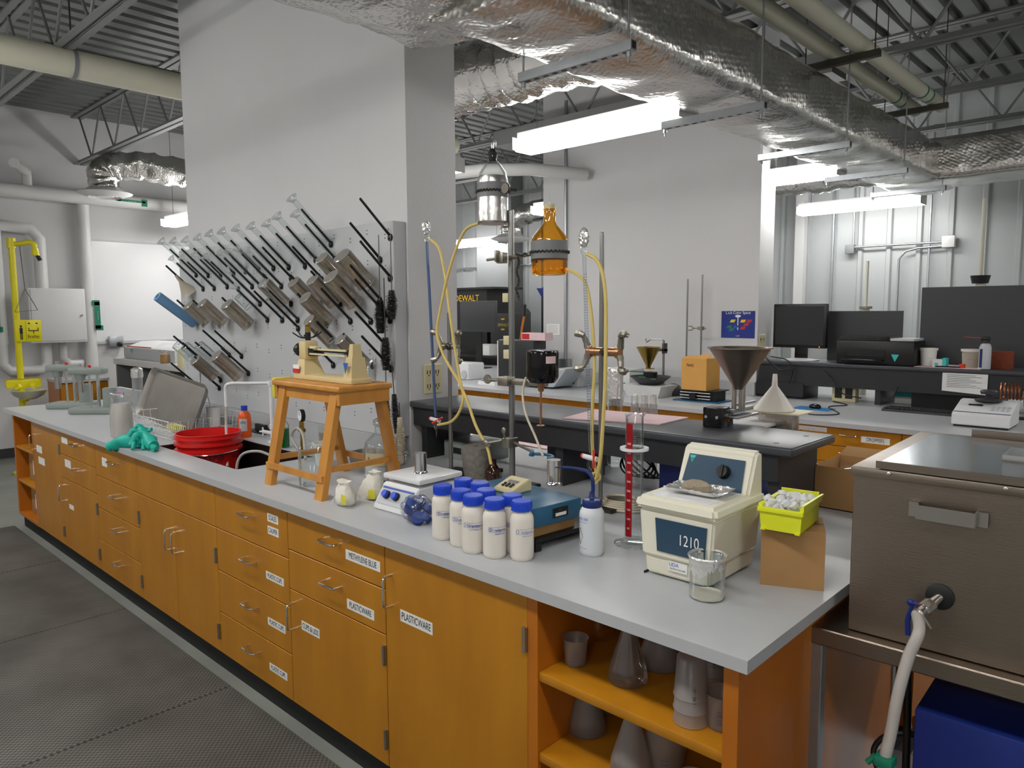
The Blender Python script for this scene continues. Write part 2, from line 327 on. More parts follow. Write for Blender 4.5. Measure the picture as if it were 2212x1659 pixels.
# free-standing wall slabs (they stand across the benches)
PX0, PX1, PY0, PY1 = -5.37, -2.872, 2.30, 2.62
b = MB(); b.box(PX0, PX1, PY0, PY1, 0, ZC); struct(b.build('wall_middle', 'wall_paint'))
b = MB(); b.box(-5.16, -2.765, 5.95, 6.22, 0, ZC); struct(b.build('wall_rear', 'wall_paint'))
b = MB(); b.box(-9.05, -8.25, 8.72, 9.0, 0, ZC); struct(b.build('wall_pier', 'grey'))
# baseboards
b = MB(); b.box(XW, XW + .012, -4.1, YW, 0, .11); struct(b.build('baseboard_left', 'dark_grey'))
# sloping steel frame and purlins near the rear wall top
bs = MB(); bs.box(-5.3, -2.0, 5.35, 5.62, 3.28, 3.42); 
tag(bs.build('roof_beam', 'joist'), 'wide pale grey roof beam crossing high in front of the rear white wall', 'beam')
# open-web joists along x
def joist(y, lab):
    t = thing('roof_joist', lab, 'joist', (0, y, 3.4), 0, 'open-web steel roof joists')
    b = MB()
    for dy in (-.035, .035): b.box(XW, 3.5, dy - .025, dy + .025, 0, .006); b.box(XW, 3.5, dy * .3 - .003, dy * .3 + .003, 0, .05)
    b.build('bottom_chord', 'joist', t)
    b = MB()
    for dy in (-.035, .035): b.box(XW, 3.5, dy - .025, dy + .025, .535, .55)
    b.build('top_chord', 'joist', t)
    b = MB(); x = XW + .1; k = 0
    while x < 3.3:
        b.cyl((x, 0, .02 if k % 2 else .54), (x + .36, 0, .54 if k % 2 else .02), .011, seg=6); x += .36; k += 1
    b.build('web_rods', 'joist', t); return t
JY = [1.65 + 1.33 * k for k in range(-3, 6)]
for i, y in enumerate(JY):
    joist(y, ['steel roof joist above the aisle behind the viewer', 'steel roof joist over the aisle just behind the viewer', 'steel roof joist over the front edge of the floor mats',
              'steel roof joist in front of the middle wall slab, nearest seen at top left', 'steel roof joist just behind the middle wall slab', 'steel roof joist between the two wall slabs, over the first lit lamp',
              'steel roof joist in front of the rear wall slab', 'steel roof joist behind the rear wall slab', 'steel roof joist nearest the ribbed metal wall'][i])
# fluorescent fixtures
def fixture(x, y, lab, L=1.25):
    t = thing('ceiling_light', lab, 'light', (x, y, 2.70), 0, 'suspended fluorescent light fixtures')
    b = MB(); b.prism([(-.075, .0), (.075, .0), (.105, .02), (.075, .075), (-.075, .075), (-.105, .02)], 0.002, L - .002, 'x'); b.build('diffuser', 'tube_on', t, 20)
    b = MB(); b.box(.0, L, -.062, .062, .075, .125); b.box(L, L + .004, -.105, .105, 0, .11); b.box(-.004, 0, -.105, .105, 0.01, .09); b.build('housing', 'white', t)
    for xx in (.12, L - .12): b = MB(); b.cyl((xx, 0, .125), (xx, 0, ZC - 2.70), .0025, seg=5); b.build('hanger_wire', 'gun', t)
    return t
FL = ['bright fluorescent light hanging between the two wall slabs under the foil duct', 'fluorescent light half hidden behind the rear wall slab below the duct', 'fluorescent light hanging closest to the ribbed metal wall at the right',
      'fluorescent light cut off by the right edge of the middle wall slab', 'fluorescent light seen left of the middle wall slab above the whiteboard', 'fluorescent light hidden behind the middle wall slab',
      'small far fluorescent light seen between wall slab and amber bottle', 'fluorescent light at the far wall behind the rear wall slab', 'fluorescent light behind the rear wall slab, left', 'fluorescent light above the far left benches',
      'fluorescent light to the right of the duct, middle row', 'fluorescent light to the right of the duct by the metal wall', 'fluorescent light over the near end of the aisle', 'fluorescent light over the aisle in front of the wide drawers',
      'fluorescent light over the aisle in front of the sink', 'fluorescent light over the far end of the aisle', 'fluorescent light over the right of the viewer', 'fluorescent light beyond the steel bath', 'fluorescent light behind the viewer, middle', 'fluorescent light behind the viewer, far', 'fluorescent light behind the viewer, right']
for (x, y), l in zip(FIX, FL): fixture(x, y, l)
# floor mats
mats_x = [(-8.3, -6.66), (-6.62, -5.45), (-5.44, -4.27), (-4.265, -3.02), (-3.015, -1.8), (-1.795, -.6)]
nm = ['farthest grey rubber floor mat beyond the end of the bench', 'grey rubber floor mat beside the far end cabinets', 'grey rubber floor mat beside the four drawer cabinet left of the sink', 'grey rubber floor mat in front of the sink doors', 'grey rubber floor mat with studs beside the plastic cup drawers', 'grey rubber floor mat nearest the viewer']
for (a, c), l in zip(mats_x, nm):
    y1 = 1.385 if a > -8 else .95
    y0 = .15 if a > -8 else .1
    b = MB(); b.box(a, c, y0, y1, 0, .012, .004); tag(b.build('floor_mat', 'mat_rubber'), l, 'mat', 'rubber anti-fatigue mats')
# ------------------------------------------------------------------ overhead ducts and pipes
def dispbox(b, x0, x1, y0, y1, z0, z1, n=26, amp=.018, sag=.03, seed=0):
    """long wrapped duct with pillowed, sagging sides, along y"""
    prof = [];
    rr = .05
    for cxp, czp, a0 in ((x1 - rr, z0 + rr, -90), (x1 - rr, z1 - rr, 0), (x0 + rr, z1 - rr, 90), (x0 + rr, z0 + rr, 180)):
        for k in range(4): a = math.radians(a0 + k * 30); prof.append((cxp + rr * math.cos(a), czp + rr * math.sin(a)))
    P = []
    for i in range(len(prof)):
        p, q = prof[i], prof[(i + 1) % len(prof)]; L = math.dist(p, q); k = max(1, int(L / .06))
        for j in range(k): P.append((p[0] + (q[0] - p[0]) * j / k, p[1] + (q[1] - p[1]) * j / k))
    n = max(n, int((y1 - y0) / .05)); vs = []; m_ = len(P)
    for i in range(n + 1):
        y = y0 + (y1 - y0) * i / n; s_ = abs(math.sin(math.pi * (y - 2.5) / 1.2))
        for (x, z) in P:
            nz = noise.noise((x * 4 + seed, y * 4, z * 4)) * amp + noise.noise((x * 14 + seed, y * 14, z * 14)) * amp * .45
            low = 1 if z < z0 + .06 else 0
            dx = (x - (x0 + x1) / 2); dz = (z - (z0 + z1) / 2); ln = math.hypot(dx, dz)
            vs.append((x + dx / ln * nz, y, z + dz / ln * nz - (sag * s_ * (1 - (abs(dx) / ((x1 - x0) / 2)) ** 2) if low else 0)))
    fs = [(i * m_ + k, i * m_ + (k + 1) % m_, (i + 1) * m_ + (k + 1) % m_, (i + 1) * m_ + k) for i in range(n) for k in range(m_)] + [tuple(range(m_))[::-1], tuple(range(n * m_, (n + 1) * m_))]
    b._add(vs, fs)
dt = thing('air_duct', 'large rectangular foil-wrapped air duct running away over the bench', 'duct', (-2, 2.5, 2.72))
o3 = V3((-2, 2.5, 2.72))
b = MB(); b.M = Matrix.Translation(-o3)
dispbox(b, -2.25, -1.745, 1.9, 7.75, 2.735, 3.05); b.build('duct_run', 'duct_foil', dt, 60)
b = MB(); b.M = Matrix.Translation(-o3)
dispbox(b, -2.62, -1.80, .4, 2.12, 2.79, 3.2, amp=.03, sag=.05, seed=5); b.build('wide_duct_section', 'duct_foil_crumple', dt, 60)
b = MB(); b.M = Matrix.Translation(-o3) @ Matrix.Translation((0, 7.45, 0)) @ Matrix.Rotation(math.pi / 2, 4, 'Z')
dispbox(b, -.3, .3, -3.3, 2.2, 2.745, 3.1, seed=9, sag=.01); b.build('duct_along_wall', 'duct_foil', dt, 60)
def flex(name, mt, pts, r, lab=None, parent=None, n=60, amp=.02, off=V3((0, 0, 0))):
    P = spline(pts, 12); b = MB(); rs = []
    b.M = Matrix.Translation(-off)
    Q = []
    for i in range(len(P) - 1):
        L = (P[i + 1] - P[i]).length; k = max(1, int(L / .03))
        for j in range(k): Q.append(P[i].lerp(P[i + 1], j / k))
    Q.append(P[-1])
    rs = [r * (1 + .05 * math.sin(i * 1.7) + random.uniform(-.02, .02)) for i in range(len(Q))]
    b.tube(Q, rs, 28)
    for v in b.bm.verts:
        v.co += V3(noise.noise_vector(v.co * 7)) * amp + V3(noise.noise_vector(v.co * 22)) * amp * .4
    return b.build(name, mt, parent, 60)
flex('branch_duct', 'duct_foil_crumple', [(-2.1, 3.25, 3.06), (-2.5, 3.25, 3.06), (-3.2, 3.27, 3.08), (-4.2, 3.3, 3.1), (-5.2, 3.3, 3.12)], .20, parent=dt, off=o3)
flex('lower_branch_duct', 'duct_foil_crumple', [(-2.0, 6.9, 2.86), (-2.6, 6.9, 2.84), (-3.6, 6.95, 2.86), (-4.3, 7.0, 2.9)], .13, parent=dt, off=o3)
for i, y in enumerate([2.50, 3.68, 4.90, 6.10, 7.2]):
    t = thing('duct_hanger', ['slotted strut holding the near bend of the foil duct', 'slotted strut under the duct beside the first lit lamp', 'slotted strut under the duct at the corner of the rear wall slab', 'slotted strut under the duct past the rear wall slab', 'farthest slotted strut under the foil duct'][i], 'bracket', (-2, y, 2.69), 0, 'trapeze hangers under the duct')
    b = MB(); b.box(-.30, .30, -.02, .02, -.035, .005); 
    b.mi(1)
    for k in range(11): b.box(-.27 + k * .052, -.245 + k * .052, -.006, .006, -.0365, -.034)
    b.mi(1); b.box(.3, .302, -.012, .012, -.028, .0); b.build('strut', ['galv', 'black'], t)
    for sx in (-.285, .275):
        b = MB(); b.cyl((sx, 0, -.075), (sx, 0, ZC - 2.7), .005, seg=8); b.cyl((sx, 0, -.055), (sx, 0, -.035), .011, seg=6); b.build('threaded_rod', 'galv', t)
# far-left flexible duct and diffuser
t = thing('ceiling_diffuser', 'round white air diffuser under the crumpled foil duct at far left', 'vent', (-9.0, 2.95, 2.93))
b = MB(); b.lathe([(.0, .0), (.09, 0), (.1, .02), (.12, .0), (.15, .02), (.17, -.005), (.27, .03), (.28, .04), (.2, .07), (.15, .1), (0, .1)], seg=40); b.build('diffuser_cone', 'white', t)
b = flex('flexible_duct', 'duct_foil_crumple', [(-9.0, 2.95, 3.02), (-9.0, 2.97, 3.22), (-8.9, 3.3, 3.3), (-8.75, 3.9, 3.25), (-8.6, 4.7, 3.3), (-8.4, 5.6, 3.3)], .16, amp=.03)
tag(b, 'crumpled silver flexible duct hanging left of the middle wall slab', 'duct')
# wall branch far centre
t = thing('ceiling_diffuser', 'round white air diffuser seen far behind the foil-wrapped bottle', 'vent', (-7.2, 7.6, 2.62))
b = MB(); b.lathe([(.0, .0), (.09, 0), (.12, .02), (.17, -.005), (.27, .03), (.28, .04), (.2, .07), (.15, .1), (0, .1)], seg=32); b.build('diffuser_cone', 'white', t)
tag(flex('flexible_duct', 'duct_foil', [(-7.2, 7.6, 2.72), (-7.15, 7.6, 2.9), (-6.7, 7.62, 3.0), (-6.0, 7.65, 3.0), (-4.6, 7.7, 3.0)], .14), 'silver flexible duct far behind the two reagent bottles', 'duct')
def pipe(pts, r, lab, mt='pipe_white', nm='pipe', grp=None, rings=None, smooth=0, rc='grey', branches=()):
    pts = [V3(p) for p in pts]; t = thing(nm, lab, 'pipe', pts[0], 0, grp); b = MB(); b.M = Matrix.Translation(-pts[0]); b.tube(pts, r, 18, smooth=smooth); b.build('pipe_run', mt, t, 50)
    for q, rq in branches: b = MB(); b.M = Matrix.Translation(-pts[0]); b.tube(q, rq, 16); b.build('pipe_branch', mt, t, 50)
    if rings:
        for p, d in rings:
            b = MB(); b.M = Matrix.Translation(-pts[0]); d = V3(d).normalized(); b.cyl(V3(p) - d * .012, V3(p) + d * .012, r * 1.06, seg=20); b.build('pipe_band', rc, t)
    return t
pipe([(-5.72, .2, 3.33), (-5.72, 5.2, 3.33)], .095, 'thick cream insulated pipe crossing high at the upper left', 'pipe_cream', rings=[((-5.72, 1.72, 3.33), (0, 1, 0))])
b = MB(); b.box(-5.9, -5.86, 1.6, 5.0, 3.44, 3.48); b.cyl((-5.72, 1.72, 3.43), (-5.72, 1.72, 3.9), .006, seg=6); b.box(-5.86, -5.6, 1.70, 1.74, 3.44, 3.48); tag(b.build('pipe_strut', 'gun'), 'dark strut rail beside the cream pipe at the upper left', 'bracket')
pipe([(XW + .2, .8, 3.0), (XW + .2, 5.5, 3.0)], .08, 'white insulated pipe along the left wall with two elbows rising from it', 'pipe_white',
     branches=[([(XW + .2, y, 3.0), (XW + .2, y, 3.22), (XW + .8, y - .25, 3.2)], .05) for y in (1.95, 2.38)] + [([(XW + .12, 2.95, 0), (XW + .12, 2.95, 2.95)], .07)])
b = MB(); b.M = Matrix.Translation((XW + .275, 3.45, 3.0)); b.box(0, .012, -.16, .16, -.012, .012); b.box(0, .012, -.18, -.12, -.012, .07); b.box(0, .012, .12, .18, -.05, .03)
b.mi(1); b.text('- - - -', .04, (.013, 0, 0), (0, 1, 0)); tag(b.build('pipe_marker', ['green_lab', 'paper']), 'green flow marker on the white pipe beside the round diffuser', 'marker')
pipe([(XW + .12, 2.05, 1.3), (XW + .12, 2.05, 2.55), (XW + .12, 2.1, 2.62), (XW + .12, 2.4, 2.6), (XW + .12, 2.48, 2.5), (XW + .12, 2.48, 1.9)], .065, 'white pipe loop behind the yellow shower post', 'pipe_white',
     branches=[([(XW + .12, 2.05, 1.4), (XW + .12, 2.05, 1.08), (XW + .12, 2.12, 1.0), (XW + .12, 2.42, 1.0), (XW + .12, 2.48, 1.08), (XW + .12, 2.48, 1.32)], .055)])
pipe([(XW + .1, 2.66, 1.32), (XW + .1, 2.66, 1.12), (XW + .1, 2.72, 1.05), (XW + .1, 2.86, 1.05)], .045, 'white pipe bend under the wall cabinet near the standing pipe', 'pipe_white')
for y, z, l in ((1.98, 1.62, 'green arrow sticker on the leftmost standing pipe'), (3.02, 1.62, 'green arrow sticker on the pipe beside the wall cabinet')):
    b = MB(); b.M = Matrix.Translation((XW + .198, y if y > 2 else 2.0, z)); yy = .0
    b.box(0, .006, -.03, .03, -.16, .16); b.box(0, .006, -.05, .03, .12, .18); b.box(0, .006, -.03, .055, -.18, -.12)
    b.mi(1); b.text('- - - - -', .035, (.007, 0, 0), (0, 0, 1), (0, -1, 0)); tag(b.build('pipe_marker', ['green_lab', 'paper']), l, 'marker')
# right-hand pipe pair above the duct
for k, (x, l) in enumerate(((-1.80, 'white insulated pipe above the duct, nearer of the pair'), (-1.62, 'white insulated pipe above the duct, farther of the pair'))):
    pipe([(x, 1.2, 3.22), (x, 6.6, 3.22)], .05, l, 'pipe_cream', rings=[((x, 6.05, 3.22), (0, 1, 0)), ((x, 6.2, 3.22), (0, 1, 0))], rc='green_lab')
for i, y in enumerate((3.1, 4.75, 6.3)):
    b = MB(); b.box(-1.98, -1.5, y - .02, y + .02, 3.125, 3.165); b.cyl((-1.94, y, 3.14), (-1.94, y, ZC), .004, seg=6); b.cyl((-1.53, y, 3.14), (-1.53, y, ZC), .004, seg=6)
    tag(b.build('pipe_strut', 'gun'), ['nearest dark strut carrying the pair of cream pipes', 'middle dark strut carrying the pair of cream pipes', 'farthest dark strut carrying the pair of cream pipes'][i], 'bracket', 'struts under the pipe pair')
# pipe crossing in the centre gap
pa = GY(960, 335, 5.2); pb = GY(1130, 352, 5.2); pc = V3((-4.4, 5.6, 2.72))
tag(pipe([(-8.5, 4.3, 3.02), (-5.1, 5.0, 2.98), (-4.75, 5.3, 2.98), (-4.55, 5.88, 2.98)], .06, 'white pipe turning into the rear wall slab below the lamp', 'pipe_white', smooth=0), None)
# conduits
def conduit(pts, lab, r=.012, boxes=(), nm='conduit'):
    p0 = V3(pts[0]); t = thing(nm, lab, 'conduit', p0); b = MB(); b.M = Matrix.Translation(-p0); b.tube(pts, r, 10); b.build('tube', 'galv', t, 50)
    for (c, s, mt) in boxes:
        b = MB(); b.M = Matrix.Translation(-p0); c = V3(c); b.box(c.x - s[0], c.x + s[0], c.y - s[1], c.y + s[1], c.z - s[2], c.z + s[2], .004); b.build('junction_box', mt, t)
    return t
q0 = GY(1222, 200, 5.93); q1 = GY(1222, 775, 5.93)
conduit([(q0.x, 5.935, ZC - .2), (q0.x, 5.935, q1.z)], 'steel conduit running down the rear wall slab to an outlet box', .017, boxes=[((q1.x, 5.92, q1.z - .06), (.07, .025, .06), 'galv')])
A = GY(2050, 522, 8.94); B_ = GY(1837, 540, 8.94)
conduit([(B_.x, 8.93, A.z), (A.x, 8.93, A.z)], 'two-box steel conduit on the ribbed metal wall', .012, boxes=[((A.x, 8.93, A.z), (.06, .03, .06), 'white'), ((B_.x, 8.93, A.z - .02), (.05, .03, .05), 'grey')])
conduit([(A.x, 8.93, A.z - .04), (A.x - .3, 8.93, A.z - .05), (A.x - .42, 8.93, A.z - .08), (A.x - .48, 8.93, A.z - .16), (A.x - .48, 8.93, 1.3)], 'bent steel conduit dropping from the white box on the metal wall', .012)
for i, (px, l) in enumerate(((1798, 'steel conduit standing left of the grey box on the metal wall'), (2006, 'steel conduit passing behind the white box on the metal wall'), (1842, 'steel conduit rising above the grey box on the metal wall'))):
    x = GY(px, 560, 8.94).x; conduit([(x, 8.94, A.z if i == 2 else .9), (x, 8.94, 3.6)], l, .012)
pp = GY(1090, 575, 8.94); conduit([(pp.x - 1.2, 8.94, pp.z), (pp.x + .6, 8.94, pp.z)], 'steel conduit on the far metal wall behind the tall rod', .014)
x = GY(1050, 560, 8.94).x; conduit([(x, 8.94, .9), (x, 8.94, 3.4)], 'thin steel conduit on the far metal wall beside the grey pier', .014)
for px in (1728,):
    x = GY(px, 560, 8.9).x
    b = MB(); b.box(x - .055, x + .055, 8.86, 8.96, 0, ZC); tag(b.build('wall_post', 'white_wall'), 'pale vertical post on the metal wall, ' + ('left one behind the monitor' if px == 1728 else 'right one above the black stopper'), 'post')
# ================================================================== BENCHES
FYF = 1.42                                             # front face of the near cabinets
def slab(cells, z0, z1, name, mt, lab, cat, o):
    t = MB(); t.M = Matrix.Translation(-V3(o))
    for (x0, x1, y0, y1) in cells: t.box(x0, x1, y0, y1, z0, z1)
    bmesh.ops.remove_doubles(t.bm, verts=t.bm.verts[:], dist=.0005)
    ob = t.build(name, mt, ang=20); ob.location = o; return tag(ob, lab, cat)
SX0, SX1, SY0, SY1 = -4.16, -3.24, 1.56, 1.97            # sink opening
slab([(-6.77, SX0, 1.395, 2.3), (SX0, SX1, 1.395, SY0), (SX0, SX1, SY1, 2.3), (SX1, -.65, 1.395, 2.3), (-6.77, -5.37, 2.3, 2.62), (-2.872, -.65, 2.3, 2.62), (-6.77, -.65, 2.62, 3.5)], .885, .915,
     'worktop', 'lam', 'long pale grey laminate worktop of the near island bench', 'worktop', (-3.7, 1.4, .885))
slab([(-9.0, .9, 4.85, 5.95), (-9.0, -5.16, 5.95, 6.22), (-2.765, .9, 5.95, 6.22), (-9.0, .9, 6.22, 7.1)], .885, .915, 'worktop', 'lam', 'pale grey worktop of the rear bench carrying the computers', 'worktop', (-3, 4.85, .885))
slab([(-6.72, -5.39, 2.20, 2.235), (-5.37, -2.872, 2.20, 2.235)], .916, 1.02, 'backsplash', 'lam_edge', 'low grey laminate upstand at the foot of the pegboard', 'trim', (-4.5, 2.2, .916))
slab([(-5.16, -2.765, 5.92, 5.945)], .916, 1.03, 'backsplash', 'lam_edge', 'grey laminate upstand along the rear wall slab', 'trim', (-4, 5.93, .916))
slab([(-6.60, -.70, 1.448, 1.47), (-6.60, -6.58, 1.47, 3.4), (-.72, -.70, 1.47, 3.4), (-6.60, -.70, 3.4, 3.43)], 0, .10, 'trim_1', 'rubber', None, None, (-3.7, 1.5, 0))['kind'] = 'structure'
# sink
b = MB(); z0 = .69
b.box(SX0 - .012, SX0, SY0 - .012, SY1 + .012, z0, .912); b.box(SX1, SX1 + .012, SY0 - .012, SY1 + .012, z0, .912); b.box(SX0, SX1, SY0 - .012, SY0, z0, .912); b.box(SX0, SX1, SY1, SY1 + .012, z0, .912); b.box(SX0 - .012, SX1 + .012, SY0 - .012, SY1 + .012, z0 - .012, z0)
b.cyl((-3.5, 1.76, z0 - .05), (-3.5, 1.76, z0 + .003), .04)
tag(b.build('sink_basin', 'black'), 'black sink basin sunk in the near worktop', 'sink')
def handle(p, parent, vert=False, L=.10, off=.034, nm='handle', face=-1):
    b = MB(); d = V3((0, 0, 1)) if vert else V3((1, 0, 0)); n = V3((0, face, 0)); a, c = -d * (L / 2), d * (L / 2)
    b.tube([a, a + n * (off - .008), a + n * (off - .002) + d * .006, a + n * off + d * .012, c + n * off - d * .012, c + n * (off - .002) - d * .006, c + n * (off - .008), c], .0042, 8)
    return b.build(nm, 'chrome', parent, loc=p)
def sticker(txt, w, h, p, parent, ts=None, sx=.66):
    b = MB(); b.box(-w / 2, w / 2, -.0006, 0, -h / 2, h / 2)
    lines = txt.split('|'); n = len(lines); b.mi(1)
    for i, l in enumerate(lines): b.text(l, ts or h / n * .85, (0, -.0012, h / 2 - h / n * (i + .5)), sx=sx)
    return b.build('paper_label', ['paper', 'ink'], parent, loc=p)
def unit(x0, x1, rows, lab, y=FYF, depth=.58, stick=None, wood='wood', top=.882, bot=.10, open_=False, name='base_cabinet', kick=True):
    """rows: list of (kind, z0, z1, options)"""
    t = thing(name, lab, 'cabinet', ((x0 + x1) / 2, y, 0)); W = x1 - x0; b = MB()
    th = .018
    if open_:
        b.box(-W / 2, -W / 2 + .035, 0, depth, bot, top); b.box(W / 2 - .035, W / 2, 0, depth, bot, top); b.box(-W / 2 + .035, W / 2 - .035, depth - .02, depth, bot, top)
        b.box(-W / 2 + .035, W / 2 - .035, 0, depth - .02, bot, bot + .02); b.box(-W / 2 + .035, W / 2 - .035, .02, depth - .02, top - .02, top)
        b.build('carcass', 'wood_dark', t)
    else:
        b.box(-W / 2, W / 2, .021, depth, bot, top); b.build('carcass', 'wood_dark', t)
    for kind, z0, z1, o in rows:
        if kind == 'shelf': b = MB(); b.box(-W / 2 + .035, W / 2 - .035, .004, depth - .02, z0, z1, .004); b.build('shelf', 'wood', t); continue
        w2 = [(-W / 2, W / 2)] if kind != 'doors' else [(-W / 2, 0), (0, W / 2)]
        for k, (a, c) in enumerate(w2):
            b = MB(); b.box(a + .002 - (a + c) / 2, c - .002 - (a + c) / 2, 0, .019, -(z1 - z0) / 2 + .002, (z1 - z0) / 2 - .002, .0015, seg=1)
            f = b.build('drawer_front' if kind == 'drawer' else ('door' if 'door' in kind else 'false_front'), wood, t, loc=((a + c) / 2, 0, (z0 + z1) / 2)); hw, hh = (c - a) / 2, (z1 - z0) / 2
            if kind == 'drawer' and not o.get('nohandle'): handle((o.get('hx', 0), 0, hh * .12 + .01), f)
            if 'door' in kind:
                hx = -hw + .035 if kind == 'door' else (hw - .04 if k == 0 else -hw + .04)
                handle((hx, 0, hh - o.get('hz', .12)), f, True, .105)
                sd = 1 if (kind == 'door' or k == 1) else -1
                for zz in (hh - o.get('hg', .13), -hh + .10):
                    b = MB(); xh = sd * (hw - .0085); b.box(xh - .0075, xh + .0075, -.006, 0, zz - .035, zz + .035); b.cyl((xh, -.008, zz - .035), (xh, -.008, zz + .035), .005, seg=8); b.build('hinge', 'steel', f)
            for st in o.get('st', []):
                if st[0] == k or kind != 'doors': sticker(st[1], st[2], st[3], (st[4], 0, st[5]), f)
    return t
D4 = [(.685, .882), (.49, .685), (.295, .49), (.10, .295)]
def dr4(sts): return [('drawer', a, c, {'st': sts[i]}) for i, (a, c) in enumerate(D4)]
unit(-3.172, -2.546, dr4([[(0, 'SCALES', .085, .034, .2, .04), (0, 'CALIPER', .085, .034, .2, -.012)], [(0, 'PLASTIC CUPS', .14, .032, .2, -.01)], [(0, 'PLASTIC CUPS', .14, .032, .2, -.01)], [(0, 'PLASTIC CUPS', .14, .032, .2, -.01)]]), 'honey wood cabinet of four drawers labelled for scales and plastic cups')
unit(-2.546, -1.926, [('drawer', .725, .882, {'st': [(0, 'METHYLENE BLUE', .20, .036, .185, -.008)]}), ('drawer', .567, .725, {'st': [(0, 'PLASTICWARE', .16, .036, .165, -.03)]}), ('door', .10, .567, {'st': [(0, 'CUPS & LIDS', .125, .036, -.165, .11)], 'hz': .10, 'hg': .07})],
     'honey wood cabinet with two drawers above a door for cups and lids')
unit(-1.926, -1.288, [('door', .10, .882, {'st': [(0, 'PLASTICWARE', .16, .04, -.16, .17)], 'hz': .15, 'hg': .13})], 'honey wood cabinet with one tall door labelled plasticware')
unit(-1.288, -.68, [('shelf', .645, .672, {}), ('shelf', .415, .442, {})], 'open wooden shelf unit of plastic beakers at the near end of the bench', open_=True, depth=1.1)
unit(-4.10, -3.172, [('false', .685, .882, {}), ('doors', .10, .685, {'hz': .16})], 'wide honey wood sink cabinet with a pair of doors', depth=.12)
unit(-4.75, -4.10, dr4([[(0, '- - - -|- - -', .08, .05, -.17, 0)], [], [], []]), 'honey wood cabinet of four drawers left of the sink doors')
unit(-5.438, -4.75, [('drawer', .725, .882, {'st': [(0, '- - -|- - - -', .12, .04, -.24, .02)]}), ('drawer', .567, .725, {'st': [(0, '- - - -|- - -', .12, .05, -.2, .03)]}), ('door', .10, .567, {'st': [(0, '- - -|- -', .09, .03, -.18, .06)], 'hz': .10, 'hg': .09})],
     'honey wood cabinet with two drawers over a door, second from the far tall door')
unit(-6.07, -5.438, [('door', .10, .882, {'st': [(0, '- - -|- - -', .13, .05, -.18, .2), (0, '- - -|- - -', .15, .05, -.14, .12)], 'hz': .15})], 'honey wood cabinet with one tall door near the far end of the bench')
unit(-6.62, -6.07, [('shelf', .62, .64, {}), ('shelf', .36, .38, {})], 'open wooden shelf unit at the far end of the bench holding brown cartons', open_=True, depth=.5)
for i, z in enumerate((.382, .122)):
    t = thing('carton', ['brown carton on the middle shelf at the far end of the bench', 'brown carton on the bottom shelf at the far end of the bench'][i], 'box', (-6.3, 1.62, z)); b = MB(); b.box(-.19, .19, -.14, .14, 0, .2, .004); b.build('carton_body', 'card', t)
    b = MB(); b.box(-.08, .06, -.1415, -.1405, .05, .16); b.build('paper_label', 'paper', t)
# cabinets on the other side of the near bench, one box each side of the wall slab
unit(-2.85, -.70, [('false', .10, .882, {})], 'plain wooden rear cabinet under the far side of the near bench', y=3.47, depth=-.6, name='base_cabinet')
unit(-6.62, -2.9, [('false', .10, .882, {})], 'long wooden rear cabinet behind the middle wall slab', y=3.47, depth=-.6, name='base_cabinet')
# rear bench cabinets
def rx(px): return GY(px, 900, 4.88).x
xs = [-8.95, -7.4, rx(1079), rx(1189), rx(1330), rx(1535), rx(1731), rx(1950), -.55, .85]
labs = ['wooden cabinet at the far left of the rear bench', 'wooden rear bench cabinet left of the white chair', 'wooden rear bench cabinet behind the tall steel rod', 'wooden rear bench cabinet behind the white chair and burette', 'wooden rear bench cabinet under the jack stand', 'wooden rear bench cabinet beside the drawer labelled droppers',
        'wooden rear bench cabinet with the droppers drawer', 'wooden rear bench cabinet right of the droppers drawer', 'wooden cabinet at the right end of the rear bench']
for i in range(9):
    if i == 6:
        unit(xs[6], xs[7], [('drawer', .76, .882, {'st': [(0, 'DROPPERS', .17, .04, .16, .0), (0, '- - - - -', .2, .03, -.24, .035)]}), ('drawer', .65, .76, {'st': [(0, 'Luer', .1, .035, .14, .01)]}), ('drawer', .53, .65, {}), ('door', .1, .53, {})], labs[i], y=4.88, depth=.6)
    elif i == 5:
        unit(xs[5], xs[6], [('drawer', .70, .882, {}), ('doors', .1, .70, {})], labs[i], y=4.88, depth=.6)
    else: unit(xs[i], xs[i + 1], [('false', .70, .882, {}), ('doors', .1, .70, {})], labs[i], y=4.88, depth=.6)
# black raised ledges
def ledge(x0, x1, y0, y1, zt, ap, panels, lab):
    t = thing('bench_ledge', lab, 'shelf', ((x0 + x1) / 2, y0, .9155)); cx_ = (x0 + x1) / 2; z = zt - .9155
    b = MB(); b.box(x0 - cx_, x1 - cx_, 0, y1 - y0, z - .03, z, .008, seg=3); b.build('ledge_top', 'black_top', t)
    b = MB(); b.box(x0 - cx_ + .01, x1 - cx_ - .055, .02, .04, z - .03 - ap, z - .03); b.build('front_apron', 'black_lam', t)
    b = MB(); b.box(x0 - cx_ + .01, x1 - cx_ - .055, y1 - y0 - .04, y1 - y0 - .02, z - .03 - ap, z - .03); b.build('rear_apron', 'black_lam', t)
    for p in panels: b = MB(); b.box(p - cx_ - .02, p - cx_ + .02, .041, y1 - y0 - .041, 0, z - .0305); b.build('support_panel', 'black_lam', t)
    return t
lg = ledge(-2.868, -.935, 2.285, 2.66, 1.20, .09, [-1.01, -1.93, -2.80], 'black raised ledge on the near bench carrying a pink mat and a steel funnel')
for x, y in ((-1.02, 2.36), (-1.0, 2.56)):
    b = MB(); b.cyl((0, 0, -.001), (0, 0, .0012), .009, seg=12); o = b.build('screw_cap', 'black', lg, loc=(x + 1.9015, y - 2.285, 1.20 - .9155))
ledge(-2.75, -.2, 5.93, 6.38, 1.22, .16, [-2.66, -1.80, -.4], 'black raised ledge on the rear bench carrying monitor and printer')
